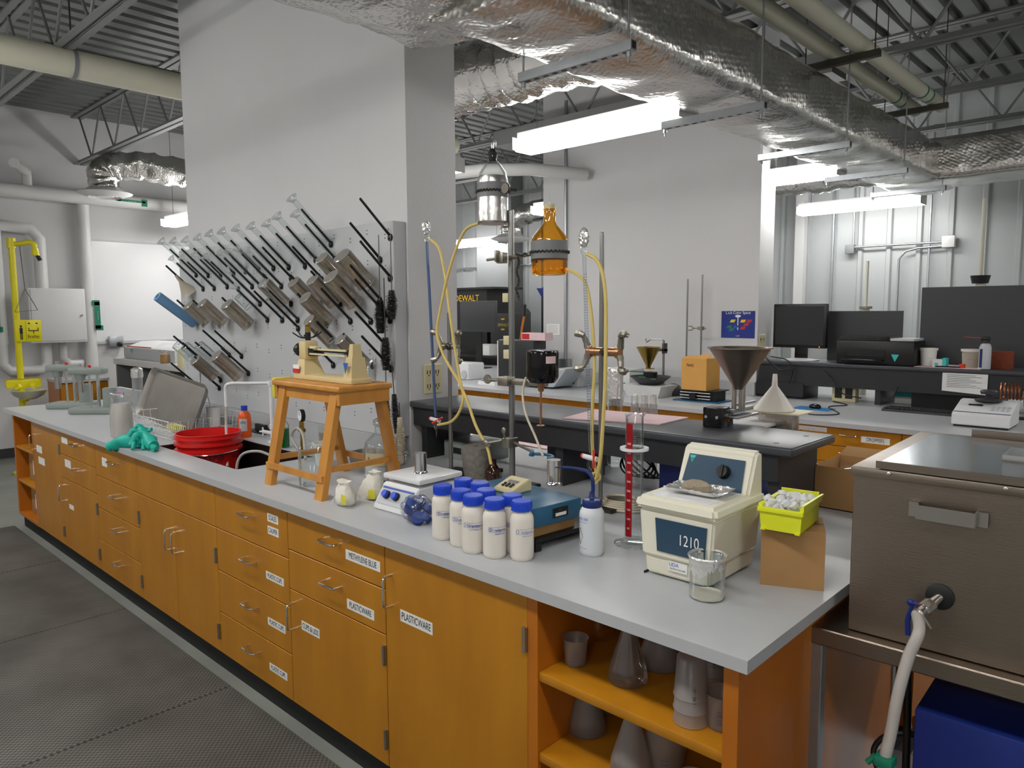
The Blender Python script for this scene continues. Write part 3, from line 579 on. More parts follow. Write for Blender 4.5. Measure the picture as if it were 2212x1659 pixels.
# backsplash curb behind pegboard region + outlet on the wall slab side
def plate(p, lab, n=2, mt='ivory', nrm='x'):
    t = thing('power_outlet', lab, 'outlet', p); b = MB(); b.box(0, .006, -.06, .06, -.075, .075, .002, seg=1); b.build('cover_plate', mt, t)
    b = MB()
    for dy in (-.028, .028):
        for dz in (-.035, .035):
            b.box(.006, .0075, dy - .012, dy - .008, dz - .01, dz + .01); b.box(.006, .0075, dy + .006, dy + .010, dz - .01, dz + .01); b.box(.006, .0075, dy - .003, dy + .003, dz - .02, dz - .014)
    b.build('sockets', 'black', t); return t
p = GX(934, 818, PX1); plate((PX1 + .001, p.y, p.z), 'ivory double power outlet on the end of the middle wall slab')
p = GX(1645, 735, -2.765); plate((-2.764, 6.03, 1.36), 'ivory power outlet on the end of the rear wall slab behind the funnel')
# ------------------------------------------------------------------ pegboard
pb = thing('drying_rack_board', 'large grey pegboard of black pegs on the middle wall slab', 'pegboard', (-4.1, 2.26, 1.02))
b = MB(); b.box(-5.36 + 4.1, -2.885 + 4.1, -.04, .038, .0, 1.06, .003, seg=1); b.build('board', 'grey_panel', pb)
b = MB()
for i in range(17):
    for j in range(7):
        x = -1.2 + i * .147; z = .08 + j * .15 + (.03 if i % 2 else 0)
        for dz in (0, .018): b.cyl((x, -.0415, z + dz), (x, -.0395, z + dz), .0032, seg=8)
b.build('peg_holes', 'black', pb)
for x, z in ((1.18, 1.02), (-1.22, 1.02), (1.18, .04), (-1.22, .04)):
    b = MB(); b.ball((x, -.04, z), .006, seg=10, rings=6); b.build('mounting_screw', 'chrome', pb)
PG = V3((0, -.17, .16)); PD = PG.normalized()
b0 = MB(); b0.cyl(V3((0, 0, 0)), PG, .0072, .0062, 10); b0.ball(PG, .0066, seg=8, rings=6); b0.cyl((0, -.002, -.004), (0, -.008, -.004), .018, .016, 16); b0.ball((0, -.008, -.006), .012, (1, .7, 1.4), 10, 6)
peg0 = b0.build('peg', 'black', None); first = True
def peg(px, py, L=1, lbl=None):
    global first
    p = GY(px, py, 2.22); o = peg0 if first else peg0.copy()
    if not first: COL.objects.link(o)
    first = False; o.parent = pb; o.location = p - V3((-4.1, 2.26, 1.02)); return p
PEGS = {}
for k, q in dict(A=(716, 526), B=(724, 558), C=(683, 560), D=(660, 573), E=(625, 576), F=(592, 578), G=(560, 582), H=(532, 585), I=(506, 591), J=(478, 594), K=(451, 594), L=(425, 593),
                 M=(630, 600), N=(609, 617), O=(585, 612), P=(562, 616), Q=(546, 618), R=(516, 624), S=(492, 618), T=(464, 622), U=(440, 623), U2=(416, 627),
                 V=(579, 690), W=(563, 655), Y=(611, 690), Z=(644, 690), AA=(645, 708), f1=(844, 511), f2=(822, 560), f3=(844, 599), f4=(832, 677), f5=(822, 647), f6=(758, 692), f7=(802, 692), f8=(832, 744), f9=(846, 795), f10=(523, 768), f11=(497, 766), f12=(475, 837), f13=(426, 831), f14=(721, 787), f15=(418, 695), f16=(538, 805), g1=(844, 690), g2=(806, 788),
                 k3=(696, 602), k4=(765, 640), k5=(690, 660), k6=(736, 655), k7=(706, 700), k8=(748, 760), k9=(630, 655), h1=(440, 700), h2=(475, 702), h3=(540, 700), c1=(432, 775), c2=(452, 790), c3=(480, 790), j1=(478, 820)).items():
    PEGS[k] = peg(*q)
# long-stem glass cylinders upside down on the pegs: a disc foot at the far end
def cylglass(name, r, L, rf, mt='glass'):
    t = thing(name, 'x', 'glassware'); b = MB()
    b.M = Matrix.Translation(PD * .02)
    b.lathe([(r * 1.25, 0), (r, .012), (r, L), (r - .0015, L), (r - .0015, .012), (r * 1.2, 0)], (0, 0, 0), PD, 16); b.build('tube', mt, t, 60)
    b = MB(); b.M = Matrix.Translation(PD * .02)
    b.lathe([(0, L), (r, L), (r * 1.4, L + .008), (rf * .75, L + .014), (rf, L + .02), (rf, L + .024), (rf * .6, L + .026), (0, L + .022)], (0, 0, 0), PD, 20); b.build('foot', 'glass_foot', t, 60); return t
cyA = cylglass('graduated_cylinder', .015, .272, .032); cyB = cylglass('graduated_cylinder', .011, .245, .024)
la = dict(A='tallest raised clear glass cylinder at the top of the pegboard', B='clear glass cylinder just left of the top one on the pegboard', C='clear glass cylinder third from the top right of the upper peg row', D='clear glass cylinder fourth from the right in the upper peg row', E='clear glass cylinder fifth from the right in the upper peg row',
          F='clear glass cylinder in the middle of the upper peg row', G='clear glass cylinder left of the middle one in the upper peg row', H='clear glass cylinder fifth from the left in the upper peg row', I='clear glass cylinder fourth from the left in the upper peg row', J='clear glass cylinder third from the left in the upper peg row', K='clear glass cylinder second from the left in the upper peg row', L='leftmost clear glass cylinder in the upper peg row')
lb = dict(N='small clear cylinder at the right end of the second peg row', O='second small clear cylinder from the right in the second peg row', P='third small clear cylinder from the right in the second peg row', Q='small clear cylinder in the middle of the second peg row', R='fourth small clear cylinder from the left in the second peg row', S='third small clear cylinder from the left in the second peg row', T='second small clear cylinder from the left in the second peg row', U='leftmost small clear cylinder, above the white funnel',
          V='small clear cylinder below the second peg row, left one of a pair', W='small clear cylinder below the second peg row, right one of a pair', Z='small clear cylinder in front of the leftmost big beaker on the board')
f = True
for k, l in la.items():
    if f: cyA.location = PEGS[k]; cyA['label'] = l; cyA['group'] = 'glass cylinders on the upper pegs'; f = False
    else: dup(cyA, PEGS[k], l)
f = True
for k, l in lb.items():
    if f: cyB.location = PEGS[k]; cyB['label'] = l; cyB['group'] = 'small glass cylinders on the pegs'; f = False
    else: dup(cyB, PEGS[k], l)
# big smoky beakers and jars upside down
def jar(near, far, r, lab, mt='glass_dark', rim=True, grp='upturned glass beakers on the pegs'):
    """near/far: image points of the closed and open ends"""
    # axis runs along the peg direction; find the far end on a plane just off the board
    a = GY(near[0], near[1], 1.0); q = GY(far[0], far[1], 2.20 - r * .7)
    n_ = GX(near[0], near[1], q.x); L = max(.09, min(.2, (n_ - q).dot(PD)))
    r *= 1.1; t = thing('glass_beaker', lab, 'glassware', q, 0, grp); b = MB()
    b.lathe([(r * 1.06, 0), (r, .008), (r, L - .01), (r * .93, L), (0, L), (0, L - .003), (r * .9, L - .004), (r - .003, L - .014), (r - .003, .008), (r * 1.03, 0)], (0, 0, 0), PD, 28)
    b.build('vessel', mt, t, 50)
    b = MB(); b.lathe([(r * 1.06, -.001), (r * 1.085, .001), (r * 1.06, .003), (r * 1.03, .001), (r * 1.06, -.001)], (0, 0, 0), PD, 28); b.build('rim', 'glass_rim_highlight', t, 60)  # bright haze in the colour stands in for rim highlights
    b = MB(); b.lathe([(r * .94, L + .0008), (0, L + .0008)], (0, 0, 0), PD, 28); b.build('flat_base', 'glass_base_lit' if mt == 'glass_dark' else mt, t, 60)  # pale haze paints the lit look of the closed end
    b = MB(); b.lathe([(r * .94, L - .002), (r * .97, L + .001), (r * .9, L + .003), (r * .88, L), (r * .94, L - .002)], (0, 0, 0), PD, 28); b.build('base_ring_highlight', 'glass_rim_highlight', t, 60)  # painted highlight round the closed end
    return t
for n_, f_, r, l in [((571, 608), (613, 655), .038, 'smoky glass beaker left of the others in the middle of the board'), ((632, 611), (678, 655), .036, 'smoky glass beaker between the left one and the middle pair'), ((694, 557), (742, 610), .036, 'smoky glass beaker left of the largest one, near the top'),
                     ((736, 554), (791, 612), .044, 'largest smoky glass beaker at the top right of the board'), ((674, 605), (722, 655), .036, 'smoky glass beaker in the middle pair, left one'), ((712, 600), (766, 655), .041, 'smoky glass beaker in the middle pair, right one'),
                     ((656, 646), (709, 695), .037, 'smoky glass beaker below the middle pair'), ((664, 686), (722, 746), .032, 'long smoky glass cylinder slanting behind the cream balance'), ((733, 733), (790, 789), .033, 'smoky glass beaker above the clear beaker on the stool'),
                     ((410, 655), (446, 696), .036, 'smoky glass beaker touching the blue foam roll'), ((436, 655), (482, 697), .038, 'smoky glass beaker second from the blue foam roll'), ((486, 661), (537, 702), .040, 'smoky glass beaker third from the blue foam roll'),
                     ((424, 774), (463, 813), .037, 'smoky glass beaker low on the board, left one'), ((466, 768), (516, 812), .040, 'smoky glass beaker low on the board, right one')]: jar(n_, f_, r, l)
for n_, f_, r, l in [((385, 740), (414, 772), .034, 'clear glass flask low at the left edge of the board'), ((404, 742), (432, 775), .033, 'clear glass flask second from the left edge, low row'), ((433, 742), (462, 774), .033, 'clear glass flask third from the left edge, low row'), ((584, 640), (606, 672), .016, 'tiny glass cup hanging in front of the left smoky beaker'), ((722, 742), (740, 760), .02, 'small clear glass neck behind the cream balance'), ((522, 652), (538, 662), .028, 'clear glass dish edge behind the smoky beakers')]: jar(n_, f_, r, l, 'glass')
# white plastic funnel hanging on the leftmost peg, blue foam roll
p = PEGS['U2']; t = thing('plastic_funnel', 'translucent white plastic funnel hanging on the leftmost peg', 'funnel', p); b = MB(); tp = PD * .17
b.M = Matrix.Translation(PD * .03)
b.lathe([(.062, 0), (.06, .002), (.012, .10), (.008, .15), (.006, .15), (.010, .10), (.058, 0)], (0, -.0, -.04), V3((0, -.6, .8)), 24); b.build('cone', 'white_plastic_thin', t, 50)
p = GY(425, 700, 2.215); q = GX(344, 640, p.x)
b = MB(); d = (q - p); b.lathe([(.03, 0), (.034, .01), (.034, d.length), (.032, d.length + .002), (.016, d.length + .002), (.016, d.length - .04), (0, d.length - .04)], (0, 0, 0), d, 24); o = b.build('foam_roll', 'sky_foam'); o.location = p + V3((0, -.012, 0)); tag(o, 'blue foam roll slanting out from the left edge of the pegboard', 'roll')
# bottle brushes hanging from the right-hand pegs
def brush(x, z0, z1, lab, r=.02, y=2.17, lean=0, bl=.13, mt='black'):
    t = thing('bottle_brush', lab, 'brush', (x, y, z0), 0, 'bottle brushes hanging from the pegs'); b = MB(); h = z1 - z0
    b.tube([(0, 0, 0), (lean * .5, 0, -h * .5), (lean, 0, -h)], .0025, 6); b.lathe([(.006, 0), (.008, .002), (.006, .004), (.004, .002), (.006, 0)], (0, 0, 0), (0, 1, 0), 10)
    b.build('wire_stem', 'gun', t) if False else None
    b2 = MB(); b2.tube([(0, 0, 0), (lean * .5, 0, h * .5), (lean, 0, h)], .0025, 6); b2.build('wire_stem', 'gun', t); b.bm.free()
    b = MB(); n = 26; b.lathe([(0, 0), (r * .55, .004), (r * .72, bl * .5), (r * .5, bl), (0, bl)], (0, 0, 0), (lean / h, 0, 1), 12)
    for i in range(n):
        zz = .0 + bl * i / n; rr = r * (.6 + .4 * math.sin(math.pi * (i + .5) / n)); b.lathe([(.002, 0), (rr, .001), (rr * .95, .0028), (.002, .003)], (lean * zz / h, 0, zz), (0, 0, 1), 14, jit=.12)
    b.build('bristles', mt, t); return t
def bz(px, py): return GY(px, py, 2.17)
a = bz(824, 720); brush(a.x, a.z, bz(840, 505).z, 'black bottle brush hanging highest, left of two on the right pegs', .032, 2.165, .0, .16)
a = bz(840, 690); brush(a.x, a.z, bz(846, 505).z, 'black bottle brush hanging behind the highest one', .026, 2.19, .0, .14)
a = bz(834, 800); brush(a.x, a.z, bz(838, 600).z, 'black bottle brush in the middle of the hanging brushes', .028, 2.17, .0, .16)
a = bz(836, 930); brush(a.x, a.z, bz(842, 600).z, 'long black brush reaching the worktop, left one', .02, 2.17, .0, .16)
a = bz(872, 935); brush(a.x, a.z, bz(850, 780).z, 'long black brush reaching the worktop, right one', .02, 2.13, -.03, .19)
a = bz(880, 958); brush(a.x + .03, .93, 1.22, 'pale bristled brush leaning in the corner by the ledge', .022, 2.11, -.01, .22, 'beige_tube')
# scissors hanging at the low left of the board
p = GY(432, 800, 2.20); t = thing('scissors', 'orange handled scissors hanging at the lower left of the pegboard', 'scissors', p); b = MB()
b.lathe([(.014, -.003), (.018, 0), (.014, .003), (.011, 0), (.014, -.003)], (-.012, 0, .02), (0, 1, 0), 14); b.lathe([(.014, -.003), (.018, 0), (.014, .003), (.011, 0), (.014, -.003)], (.016, 0, .012), (0, 1, 0), 14); b.build('handles', 'orange', t)
b = MB(); b.prism([(-.006, 0), (.003, 0), (.001, -.16)], -.002, 0, 'y'); b.prism([(.002, 0), (.010, 0), (-.004, -.15)], 0, .002, 'y'); b.build('blades', 'steel', t)
# ================================================================== ON THE NEAR WORKTOP
WT = .9155
def toward(p, ax=-.3, ay=-.95):  # angle on a vessel that faces the aisle
    return math.atan2(ay, ax)
def vdir(p): return math.atan2(-p[1], -p[0])      # angle that looks back at the middle of the aisle
# --- nine white bottles with blue caps
t = thing('plastic_bottle', '', 'bottle', (0, 0, 0), 0, 'white bottles with blue caps'); b = MB()
b.lathe([(0, .002), (.031, 0), (.0345, .006), (.0355, .012), (.0355, .118), (.0335, .130), (.028, .139), (.0255, .143), (.0255, .15), (0, .15)], seg=32); b.build('bottle_body', 'milk', t)
b = MB(); b.lathe([(.0285, .146), (.030, .148), (.030, .171), (.0285, .1745), (.020, .175), (0, .1742)], seg=40); b.lathe([(.0315, .1465), (.0315, .149), (.030, .150), (.030, .146)], seg=40)
for k in range(36): a = k * math.pi / 18; b.cyl((.030 * math.cos(a), .030 * math.sin(a), .151), (.030 * math.cos(a), .030 * math.sin(a), .170), .0009, seg=5)
b.build('screw_cap', 'blue_cap', t)
NB = t
caps = [((1127, 1081), 0.05, 'white bottle with blue cap at the front right corner, nearest the wash bottle'), ((1068, 1077), .25, 'white blue-capped bottle second from right in the front of the cluster'), ((1022, 1069), -.4, 'white blue-capped bottle in the middle of the front of the cluster'), ((956, 1047), .3, 'white blue-capped bottle at the far left front, beside the bagged blue cups'),
        ((995, 1058), .0, 'white blue-capped bottle second from left, behind the front ones'), ((1050, 1057), .4, 'white blue-capped bottle in the second row centre of the cluster'), ((1106, 1068), .3, 'white blue-capped bottle behind the front right pair, beside the blue platform'), ((1001, 1034), .2, 'rearmost left blue-capped bottle of the cluster'), ((1037, 1042), .2, 'rearmost right white blue-capped bottle, next to the cream keypad')]
for i, (c, rz, l) in enumerate(caps):
    p = GZ(c[0], c[1], WT + .174); p.z = WT
    o = NB if i == 0 else copy_tree(NB); o.location = p; o['label'] = l; o['group'] = 'white bottles with blue caps'
    b = MB(); a0 = vdir(p) + (.45 if i not in (2, 4) else .15) + rz * .3
    b.wtext('nalgene', .0125, (0, 0, 0), .0358, a0, .088); b.wtext('MADE IN USA', .005, (0, 0, 0), .0358, a0, .076)
    b.band((0, 0, 0), .0357, a0 - .95, a0 + .95, .0960, .0968); b.band((0, 0, 0), .0357, a0 - 1.0, a0 + .95, .0815, .0823); b.lathe([(.0357, .082), (.0358, .0965)], seg=3) if False else None
    b.wtext('O', .014, (0, 0, 0), .0358, a0 - .82, .0885)
    b.build('printed_logo', 'ink_blue', o)
# --- wash bottle
p = GZ(1278, 1196); t = thing('wash_bottle', 'squeeze wash bottle with dark blue cap and curved blue spout', 'bottle', (p.x, p.y, WT)); b = MB()
b.lathe([(0, .002), (.033, 0), (.0365, .006), (.037, .012), (.037, .112), (.0375, .118), (.036, .130), (.030, .141), (.027, .146), (0, .146)], seg=36); b.build('bottle_body', 'hdpe', t)
b = MB(); b.lathe([(.0285, .145), (.029, .147), (.0285, .164), (.026, .168), (.012, .171), (.009, .176), (.007, .19), (0, .19)], seg=36); b.build('screw_cap', 'navy', t)
b = MB(); q = GY(1200, 1019, p.y) - V3((p.x, p.y, WT)); b.tube([(0, 0, .17), (.004, 0, .20), (0.0, 0, .232), (-.012, 0, .245), (-.03, 0, .25), (q.x * .6, -.0, .25), (q.x, 0, .243)], [.006, .006, .006, .0055, .005, .004, .002], 10, smooth=5); b.build('spout', 'navy', t)
b = MB(); a0 = vdir(p) - .75; b.wtext('WATER', .012, (0, 0, 0), .0373, a0 - .1, .112); b.band((0, 0, 0), .0372, a0 - .9, a0 + .35, .1015, .1025); b.band((0, 0, 0), .0372, a0 - .9, a0 + .35, .024, .025)
b.wtext('- - - - - - - - - - -', .0035, (0, 0, 0), .0373, a0 + 1.0, .07, vert=True); b.build('printed_text', 'ink_blue', t)
b = MB()
for (x0, y0), (x1, y1) in (((-.3, .06), (0, .085)), ((0, .085), (.3, .06)), ((.3, .06), (0, .035)), ((0, .035), (-.3, .06))):
    n = 6
    for k in range(n):
        f0, f1 = k / n, (k + 1) / n; aa = [a0 - .35 + (x0 + (x1 - x0) * f) for f in (f0, f1)]; zz = [y0 + (y1 - y0) * f for f in (f0, f1)]
        b.tube([(.0373 * math.cos(aa[0]), .0373 * math.sin(aa[0]), zz[0]), (.0373 * math.cos(aa[1]), .0373 * math.sin(aa[1]), zz[1])], .0006, 4)
b.build('diamond_outline', 'ink', t)
# --- red-banded measuring cylinder
p = GZ(1368, 1176); t = thing('measuring_cylinder', 'tall glass measuring cylinder with red stripe and white bumper ring', 'glassware', (p.x, p.y, WT)); t.scale = (1.15, 1.15, 1.03); b = MB()
b.lathe([(.0245, .016), (.0245, .385), (.026, .395), (.029, .399), (.0295, .402), (.027, .400), (.0225, .39), (.0225, .02), (0, .02)], seg=32); b.build('glass_tube', 'glass', t, 60)
b = MB(); b.lathe([(0, 0), (.05, 0), (.053, .004), (.05, .009), (.034, .013), (.0245, .019), (.018, .019), (0, .017)], seg=32); b.build('foot', 'glass', t, 60)
b = MB(); a0 = vdir(p) - .62; b.band((0, 0, 0), .0247, a0 - .42, a0 + .42, .03, .372); b.mi(1)
for k, s_ in enumerate(['50', '100', '150', '200', '250', '300', '350', '400', '450', '500']): b.wtext(s_, .008, (0, 0, 0), .0249, a0, .055 + k * .0285)
b.build('red_stripe', ['red_band', 'paper'], t)
b = MB()
for k in range(50): b.band((0, 0, 0), .0247, a0 + .5, a0 + (1.5 if k % 5 == 0 else .8), .05 + k * .0058, .0504 + k * .0058, 6)
b.build('graduations', 'paper', t)
b = MB(); b.lathe([(.026, .292), (.038, .29), (.039, .294), (.038, .298), (.026, .297), (.026, .292)], seg=36); b.build('bumper_ring', 'white_gloss', t)
# --- ultrasonic cleaner
px0, px1, py0 = -1.115, -.842, 1.69
t = thing('ultrasonic_cleaner', 'cream ultrasonic bath cleaner marked 1210 with dark blue panels', 'appliance', (-.985, 1.83, WT), -.0); X0, X1 = -.112, .088; Y0, Y1 = -.14, .125
b = MB(); b.hexa([(X0 + .004, Y0 + .006), (X1 - .004, Y0 + .006), (X1 - .004, Y1 - .01), (X0 + .004, Y1 - .01)], [(X0, Y0 + .002), (X1, Y0 + .002), (X1, Y1), (X0, Y1)], .004, .055)
b.hexa([(X0 - .006, Y0 - .002), (X1 + .004, Y0 - .002), (X1 + .004, Y1), (X0 - .006, Y1)], [(X0 - .014, Y0 - .006), (X1 + .014, Y0 - .006), (X1 + .014, Y1 + .005), (X0 - .014, Y1 + .005)], .055, .185)
bmesh.ops.bevel(b.bm, geom=b.bm.edges[:], offset=.006, segments=3, affect='EDGES'); b.build('housing', 'cream', t)
b = MB(); b.hexa([(X0 - .026, Y0 - .02), (X1 + .026, Y0 - .02), (X1 + .026, Y1 + .012), (X0 - .026, Y1 + .012)], [(X0 - .018, Y0 - .012), (X1 + .018, Y0 - .012), (X1 + .018, Y1 + .008), (X0 - .018, Y1 + .008)], .188, .222)
bmesh.ops.bevel(b.bm, geom=b.bm.edges[:], offset=.010, segments=4, affect='EDGES'); b.build('rim', 'cream', t)
b = MB(); b.box(X0 + .012, X1 - .012, Y0 + .014, Y1 - .09, .2215, .2235, .0005); b.build('tank_lid', 'white', t)
b = MB(); b.box(X0, X0 + .004, Y0 - .0, Y0 + .02, 0, .006); b.box(X1 - .02, X1, Y0 + .01, Y0 + .03, 0, .006); b.box(X0 + .01, X0 + .03, Y1 - .03, Y1 - .01, 0, .006); b.build('feet', 'black', t)
b = MB(); b.prism([(Y1 - .085, .205), (Y1 - .035, .325), (Y1 - .02, .334), (Y1 + .004, .332), (Y1 + .012, .205)], X0 - .012, X1 + .012, 'x'); bmesh.ops.bevel(b.bm, geom=b.bm.edges[:], offset=.008, segments=3, affect='EDGES'); cs = b.build('console', 'cream', t)
n = V3((0, -.12, .05)).normalized(); e = V3((0, .05, .12)).normalized(); c0 = V3(((X0 + X1) / 2, Y1 - .062, .264)) + n * .0022
def onp(u, v): return c0 + V3((u, 0, 0)) + e * v
b = MB(); b.quad(onp(-.095, -.048), onp(.092, -.048), onp(.086, .046), onp(-.088, .046)); b.mi(1); 
b.text('- -', .006, onp(.03, .038) + n * .001, (1, 0, 0), e); b.mi(2); b.text('- - - -', .009, onp(.06, -.036) + n * .001, (1, 0, 0), e)
b.build('control_panel', ['panel_blue', 'paper', 'red_ink'], t)
b = MB(); b.cyl(onp(.03, .005), onp(.03, .005) + n * .018, .020, .016, 24); b.box(-.003, .003, -.0, .0, 0, 0) if False else None; b.cyl(onp(.03, -.013) + n * .018, onp(.03, .023) + n * .019, .005, seg=8); b.build('timer_knob', 'black', t)
b = MB(); b.mi(0); b._add([onp(-.085, .042) + n * .001, onp(-.065, .042) + n * .001, onp(-.075, .020) + n * .001], [(0, 1, 2)]); b.mi(1); b._add([onp(-.078, .034) + n * .0015, onp(-.070, .034) + n * .0015, onp(-.075, .024) + n * .0015], [(0, 1, 2)]); b.build('triangle_sticker', ['turq', 'green_lab'], t)
b = MB(); yf = Y0 - .0052; b.hexa([(X0 + .045, yf - .001, .075), (X1 - .012, yf - .001, .075), (X1 - .012, yf, .075), (X0 + .045, yf, .075)], [(X0 + .040, yf - .0042, .166), (X1 - .006, yf - .0042, .166), (X1 - .006, yf, .166), (X0 + .040, yf, .166)])
b.mi(1); b.text('1210', .042, (X1 - .058, yf - .0042, .118), sx=.75); b.mi(2); b.text('- - -', .010, (X1 - .05, yf - .004, .083), sx=.8); b.build('front_panel', ['panel_blue', 'paper', 'red_ink'], t)
b = MB(); b.box(X0 + .078, X0 + .135, Y0 - .0015, Y0 + .004, .027, .052); b.mi(1); b.text('UDA', .014, (X0 + .095, Y0 - .002, .0445)); b.mi(2); b.text('GEORG FISCHER', .0065, (X0 + .107, Y0 - .002, .0335)); b.build('maker_plate', ['paper', 'ink_blue', 'ink'], t)
# foil boat with soil on it
t = thing('foil_dish', 'crumpled aluminium foil dish lying on the cream ultrasonic cleaner', 'dish', (-.985, 1.79, WT + .2245), .1); b = MB()
def cr(u, v):
    r = max(abs(u - .5), abs(v - .5)) * 2; return V3((noise.noise((u * 5, v * 5, 1)) * .008, noise.noise((u * 5, v * 5, 7)) * .008, .002 + .022 * max(0, r - .62) ** 1.1 * 2 + abs(noise.noise((u * 9, v * 9, 3))) * .005))
b.sheet((-.085, -.05, 0), (.17, 0, 0), (0, .10, 0), 40, 26, cr); b.build('foil_sheet', 'foil', t, 25)
b = MB(); b.ball((0, -.002, .018), .045, (1.0, .58, .42), 14, 8, jit=.09); o = b.build('soil_sample', 'soil', None, 20); o.location = (-.99, 1.785, WT + .2265); tag(o, 'lump of dry tan soil in the foil dish', 'soil')
# --- carton with lime bin
t = thing('carton', 'plain brown cardboard box at the right end of the near worktop', 'box', (-.822, 1.825, WT), .42); b = MB(); b.hexa([(0, 0), (.157, 0), (.157, .15), (0, .15)], [(0, 0), (.157, 0), (.157, .15), (0, .15)], 0, .155); b.build('carton_body', 'card', t)
b = MB(); b.box(0, .157, .074, .076, .1552, .1560); b.build('flap_seam', 'ink', t)
t = thing('storage_bin', 'lime yellow hopper bin full of plastic vials on the brown box', 'bin', (-.775, 1.895, WT + .157), .10); b = MB()
def wall(b, P, Q, th=.003): b.hexa(P, Q)
W2, D2, H2 = .050, .082, .066
b.box(-W2, W2, -D2, D2, 0, .003); b.hexa([(-W2, -D2), (W2, -D2), (W2, -D2 + .003), (-W2, -D2 + .003)], [(-W2 - .004, -D2 - .004), (W2 + .004, -D2 - .004), (W2 + .004, -D2), (-W2 - .004, -D2)], 0, .058)
b.box(-W2, -W2 + .003, -D2, D2, 0, H2); b.box(W2 - .003, W2, -D2, D2, 0, H2); b.box(-W2, W2, D2 - .003, D2, 0, H2 + .012)
b.box(-W2 - .008, W2 + .008, -D2 - .009, -D2 + .002, .048, .060, .001); b.box(-W2 - .008, -W2 + .001, -D2, D2, .055, .067, .001); b.hexa([(W2 - .001, -D2), (W2 + .007, -D2), (W2 + .007, D2), (W2 - .001, D2)], [(W2 - .001, -D2), (W2 + .007, -D2), (W2 + .012, D2), (W2 + .006, D2)], .055, .075)
b.build('bin_shell', 'lime', t)
for x in (-W2, W2 - .012): b = MB(); b.box(x, x + .012, -D2 - .006, -D2 + .004, -.001, .004); b.build('foot_tab', 'lime', t)
vial = None
for k in range(30):
    x = random.uniform(-.036, .036); y = random.uniform(-.066, .062); zz = .05 + random.uniform(0, .014) + (.008 if k > 14 else 0)
    if vial is None:
        b = MB(); b.lathe([(0, -.018), (.008, -.018), (.009, .004), (.0115, .005), (.0115, .016), (0, .017)], seg=14); o = b.build('plastic_vial', 'white'); vial = o
    else: o = vial.copy(); COL.objects.link(o)
    o.location = V3((-.775, 1.895, WT + .157)) + V3((x, y, zz)); o.rotation_euler = (random.uniform(-1.3, 1.3), random.uniform(-1.3, 1.3), 0)
    tag(o, 'small white capped plastic vial heaped in the lime yellow bin', 'vial', 'vials in the lime yellow bin')
# --- beaker with powder
p = GZ(1527, 1290); t = thing('glass_beaker', 'glass beaker of white powder under a torn foil collar, at the bench edge', 'beaker', (p.x, p.y, WT)); b = MB(); R_ = .0440; Hb = .108
b.lathe([(0, 0), (R_ - .003, 0), (R_, .004), (R_, Hb), (R_ - .0015, Hb), (R_ - .0015, .005), (0, .003)], seg=36); b.build('glass_wall', 'glass', t, 60)
b = MB(); b.lathe([(0, .004), (R_ - .002, .004), (R_ - .002, .011), (.02, .014), (0, .013)], seg=30, jit=.02); b.build('powder', 'powder', t)
b = MB(); 
vs = []; n = 72
for k in range(n):
    a = 2 * math.pi * k / n; dz = random.uniform(-.01, .006) + .010 * math.sin(a * 2.2 + 1)
    for j, (rr, hh) in enumerate(((R_ + .0042, .112), (R_ + .0058, .1085), (R_ + .0012, .102), (R_ + .0018, .090), (R_ + .001, .078 + dz))):
        q = rr + random.uniform(-.0008, .0013); vs.append((q * math.cos(a), q * math.sin(a), hh + random.uniform(-.0012, .0012)))
b._add(vs, [(k * 5 + j, ((k + 1) % n) * 5 + j, ((k + 1) % n) * 5 + j + 1, k * 5 + j + 1) for k in range(n) for j in range(4)])
b.lathe([(R_ - .001, .108), (R_ + .004, .112), (R_ + .006, .1085)], seg=50, jit=.01); b.build('foil_collar', 'foil', t, 25)
# --- bagged blue cups
p = GZ(893, 1130); t = thing('plastic_bag', 'clear plastic bag of blue caps lying at the bench edge', 'bag', (p.x, p.y + .02, WT)); b = MB(); b.ball((0, 0, .046), .066, (1.05, .8, .72), 26, 18, jit=.06)
for v in b.bm.verts: v.co += V3(noise.noise_vector(v.co * 40)) * .009
b.tube([(-.01, 0, .075), (.0, -.02, .09), (.05, -.03, .092)], [.012, .006, .012], 8); b.build('film', 'bag_film', t, 20)
for k in range(9):
    b = MB(); b.cyl((0, 0, 0), (0, 0, .022), .022, seg=18); o = b.build('blue_cap', 'bag_blue', t); a = k * .9; o.location = (.034 * math.cos(a) * (k < 7), .024 * math.sin(a) * (k < 7), .016 + .022 * (k % 3)); o.rotation_euler = (random.uniform(-1, 1), random.uniform(-1, 1), 0)
# --- stirrer hotplate with two blue knobs
pl = GZ(806, 1097); t = thing('stirring_hotplate', 'white stirring hotplate with two blue knobs', 'appliance', (pl.x + .10, pl.y + .13, WT), .02); b = MB()
b.prism([(-.13, .0), (-.13, .012), (-.075, .092), (.13, .092), (.13, 0)], -.10, .10, 'x'); bmesh.ops.bevel(b.bm, geom=b.bm.edges[:], offset=.004, segments=2, affect='EDGES'); b.build('housing', 'white_gloss', t)
b = MB(); b.box(-.1, .1, -.10, .13, -.0005, .004); b.build('base_pad', 'black', t)
n = V3((0, -.08, .055)).normalized(); e = V3((0, .055, .08)).normalized(); c0 = V3((0, -.1025, .052)) + n * .0025
def on2(u, v): return c0 + V3((u, 0, 0)) + e * v
b = MB(); b.quad(on2(-.088, -.036), on2(.088, -.036), on2(.088, .034), on2(-.088, .034)); b.mi(1); b.quad(on2(-.088, .024) + n * .0005, on2(.088, .024) + n * .0005, on2(.088, .031) + n * .0005, on2(-.088, .031) + n * .0005); b.build('control_panel', ['grey_panel', 'ink_blue'], t)
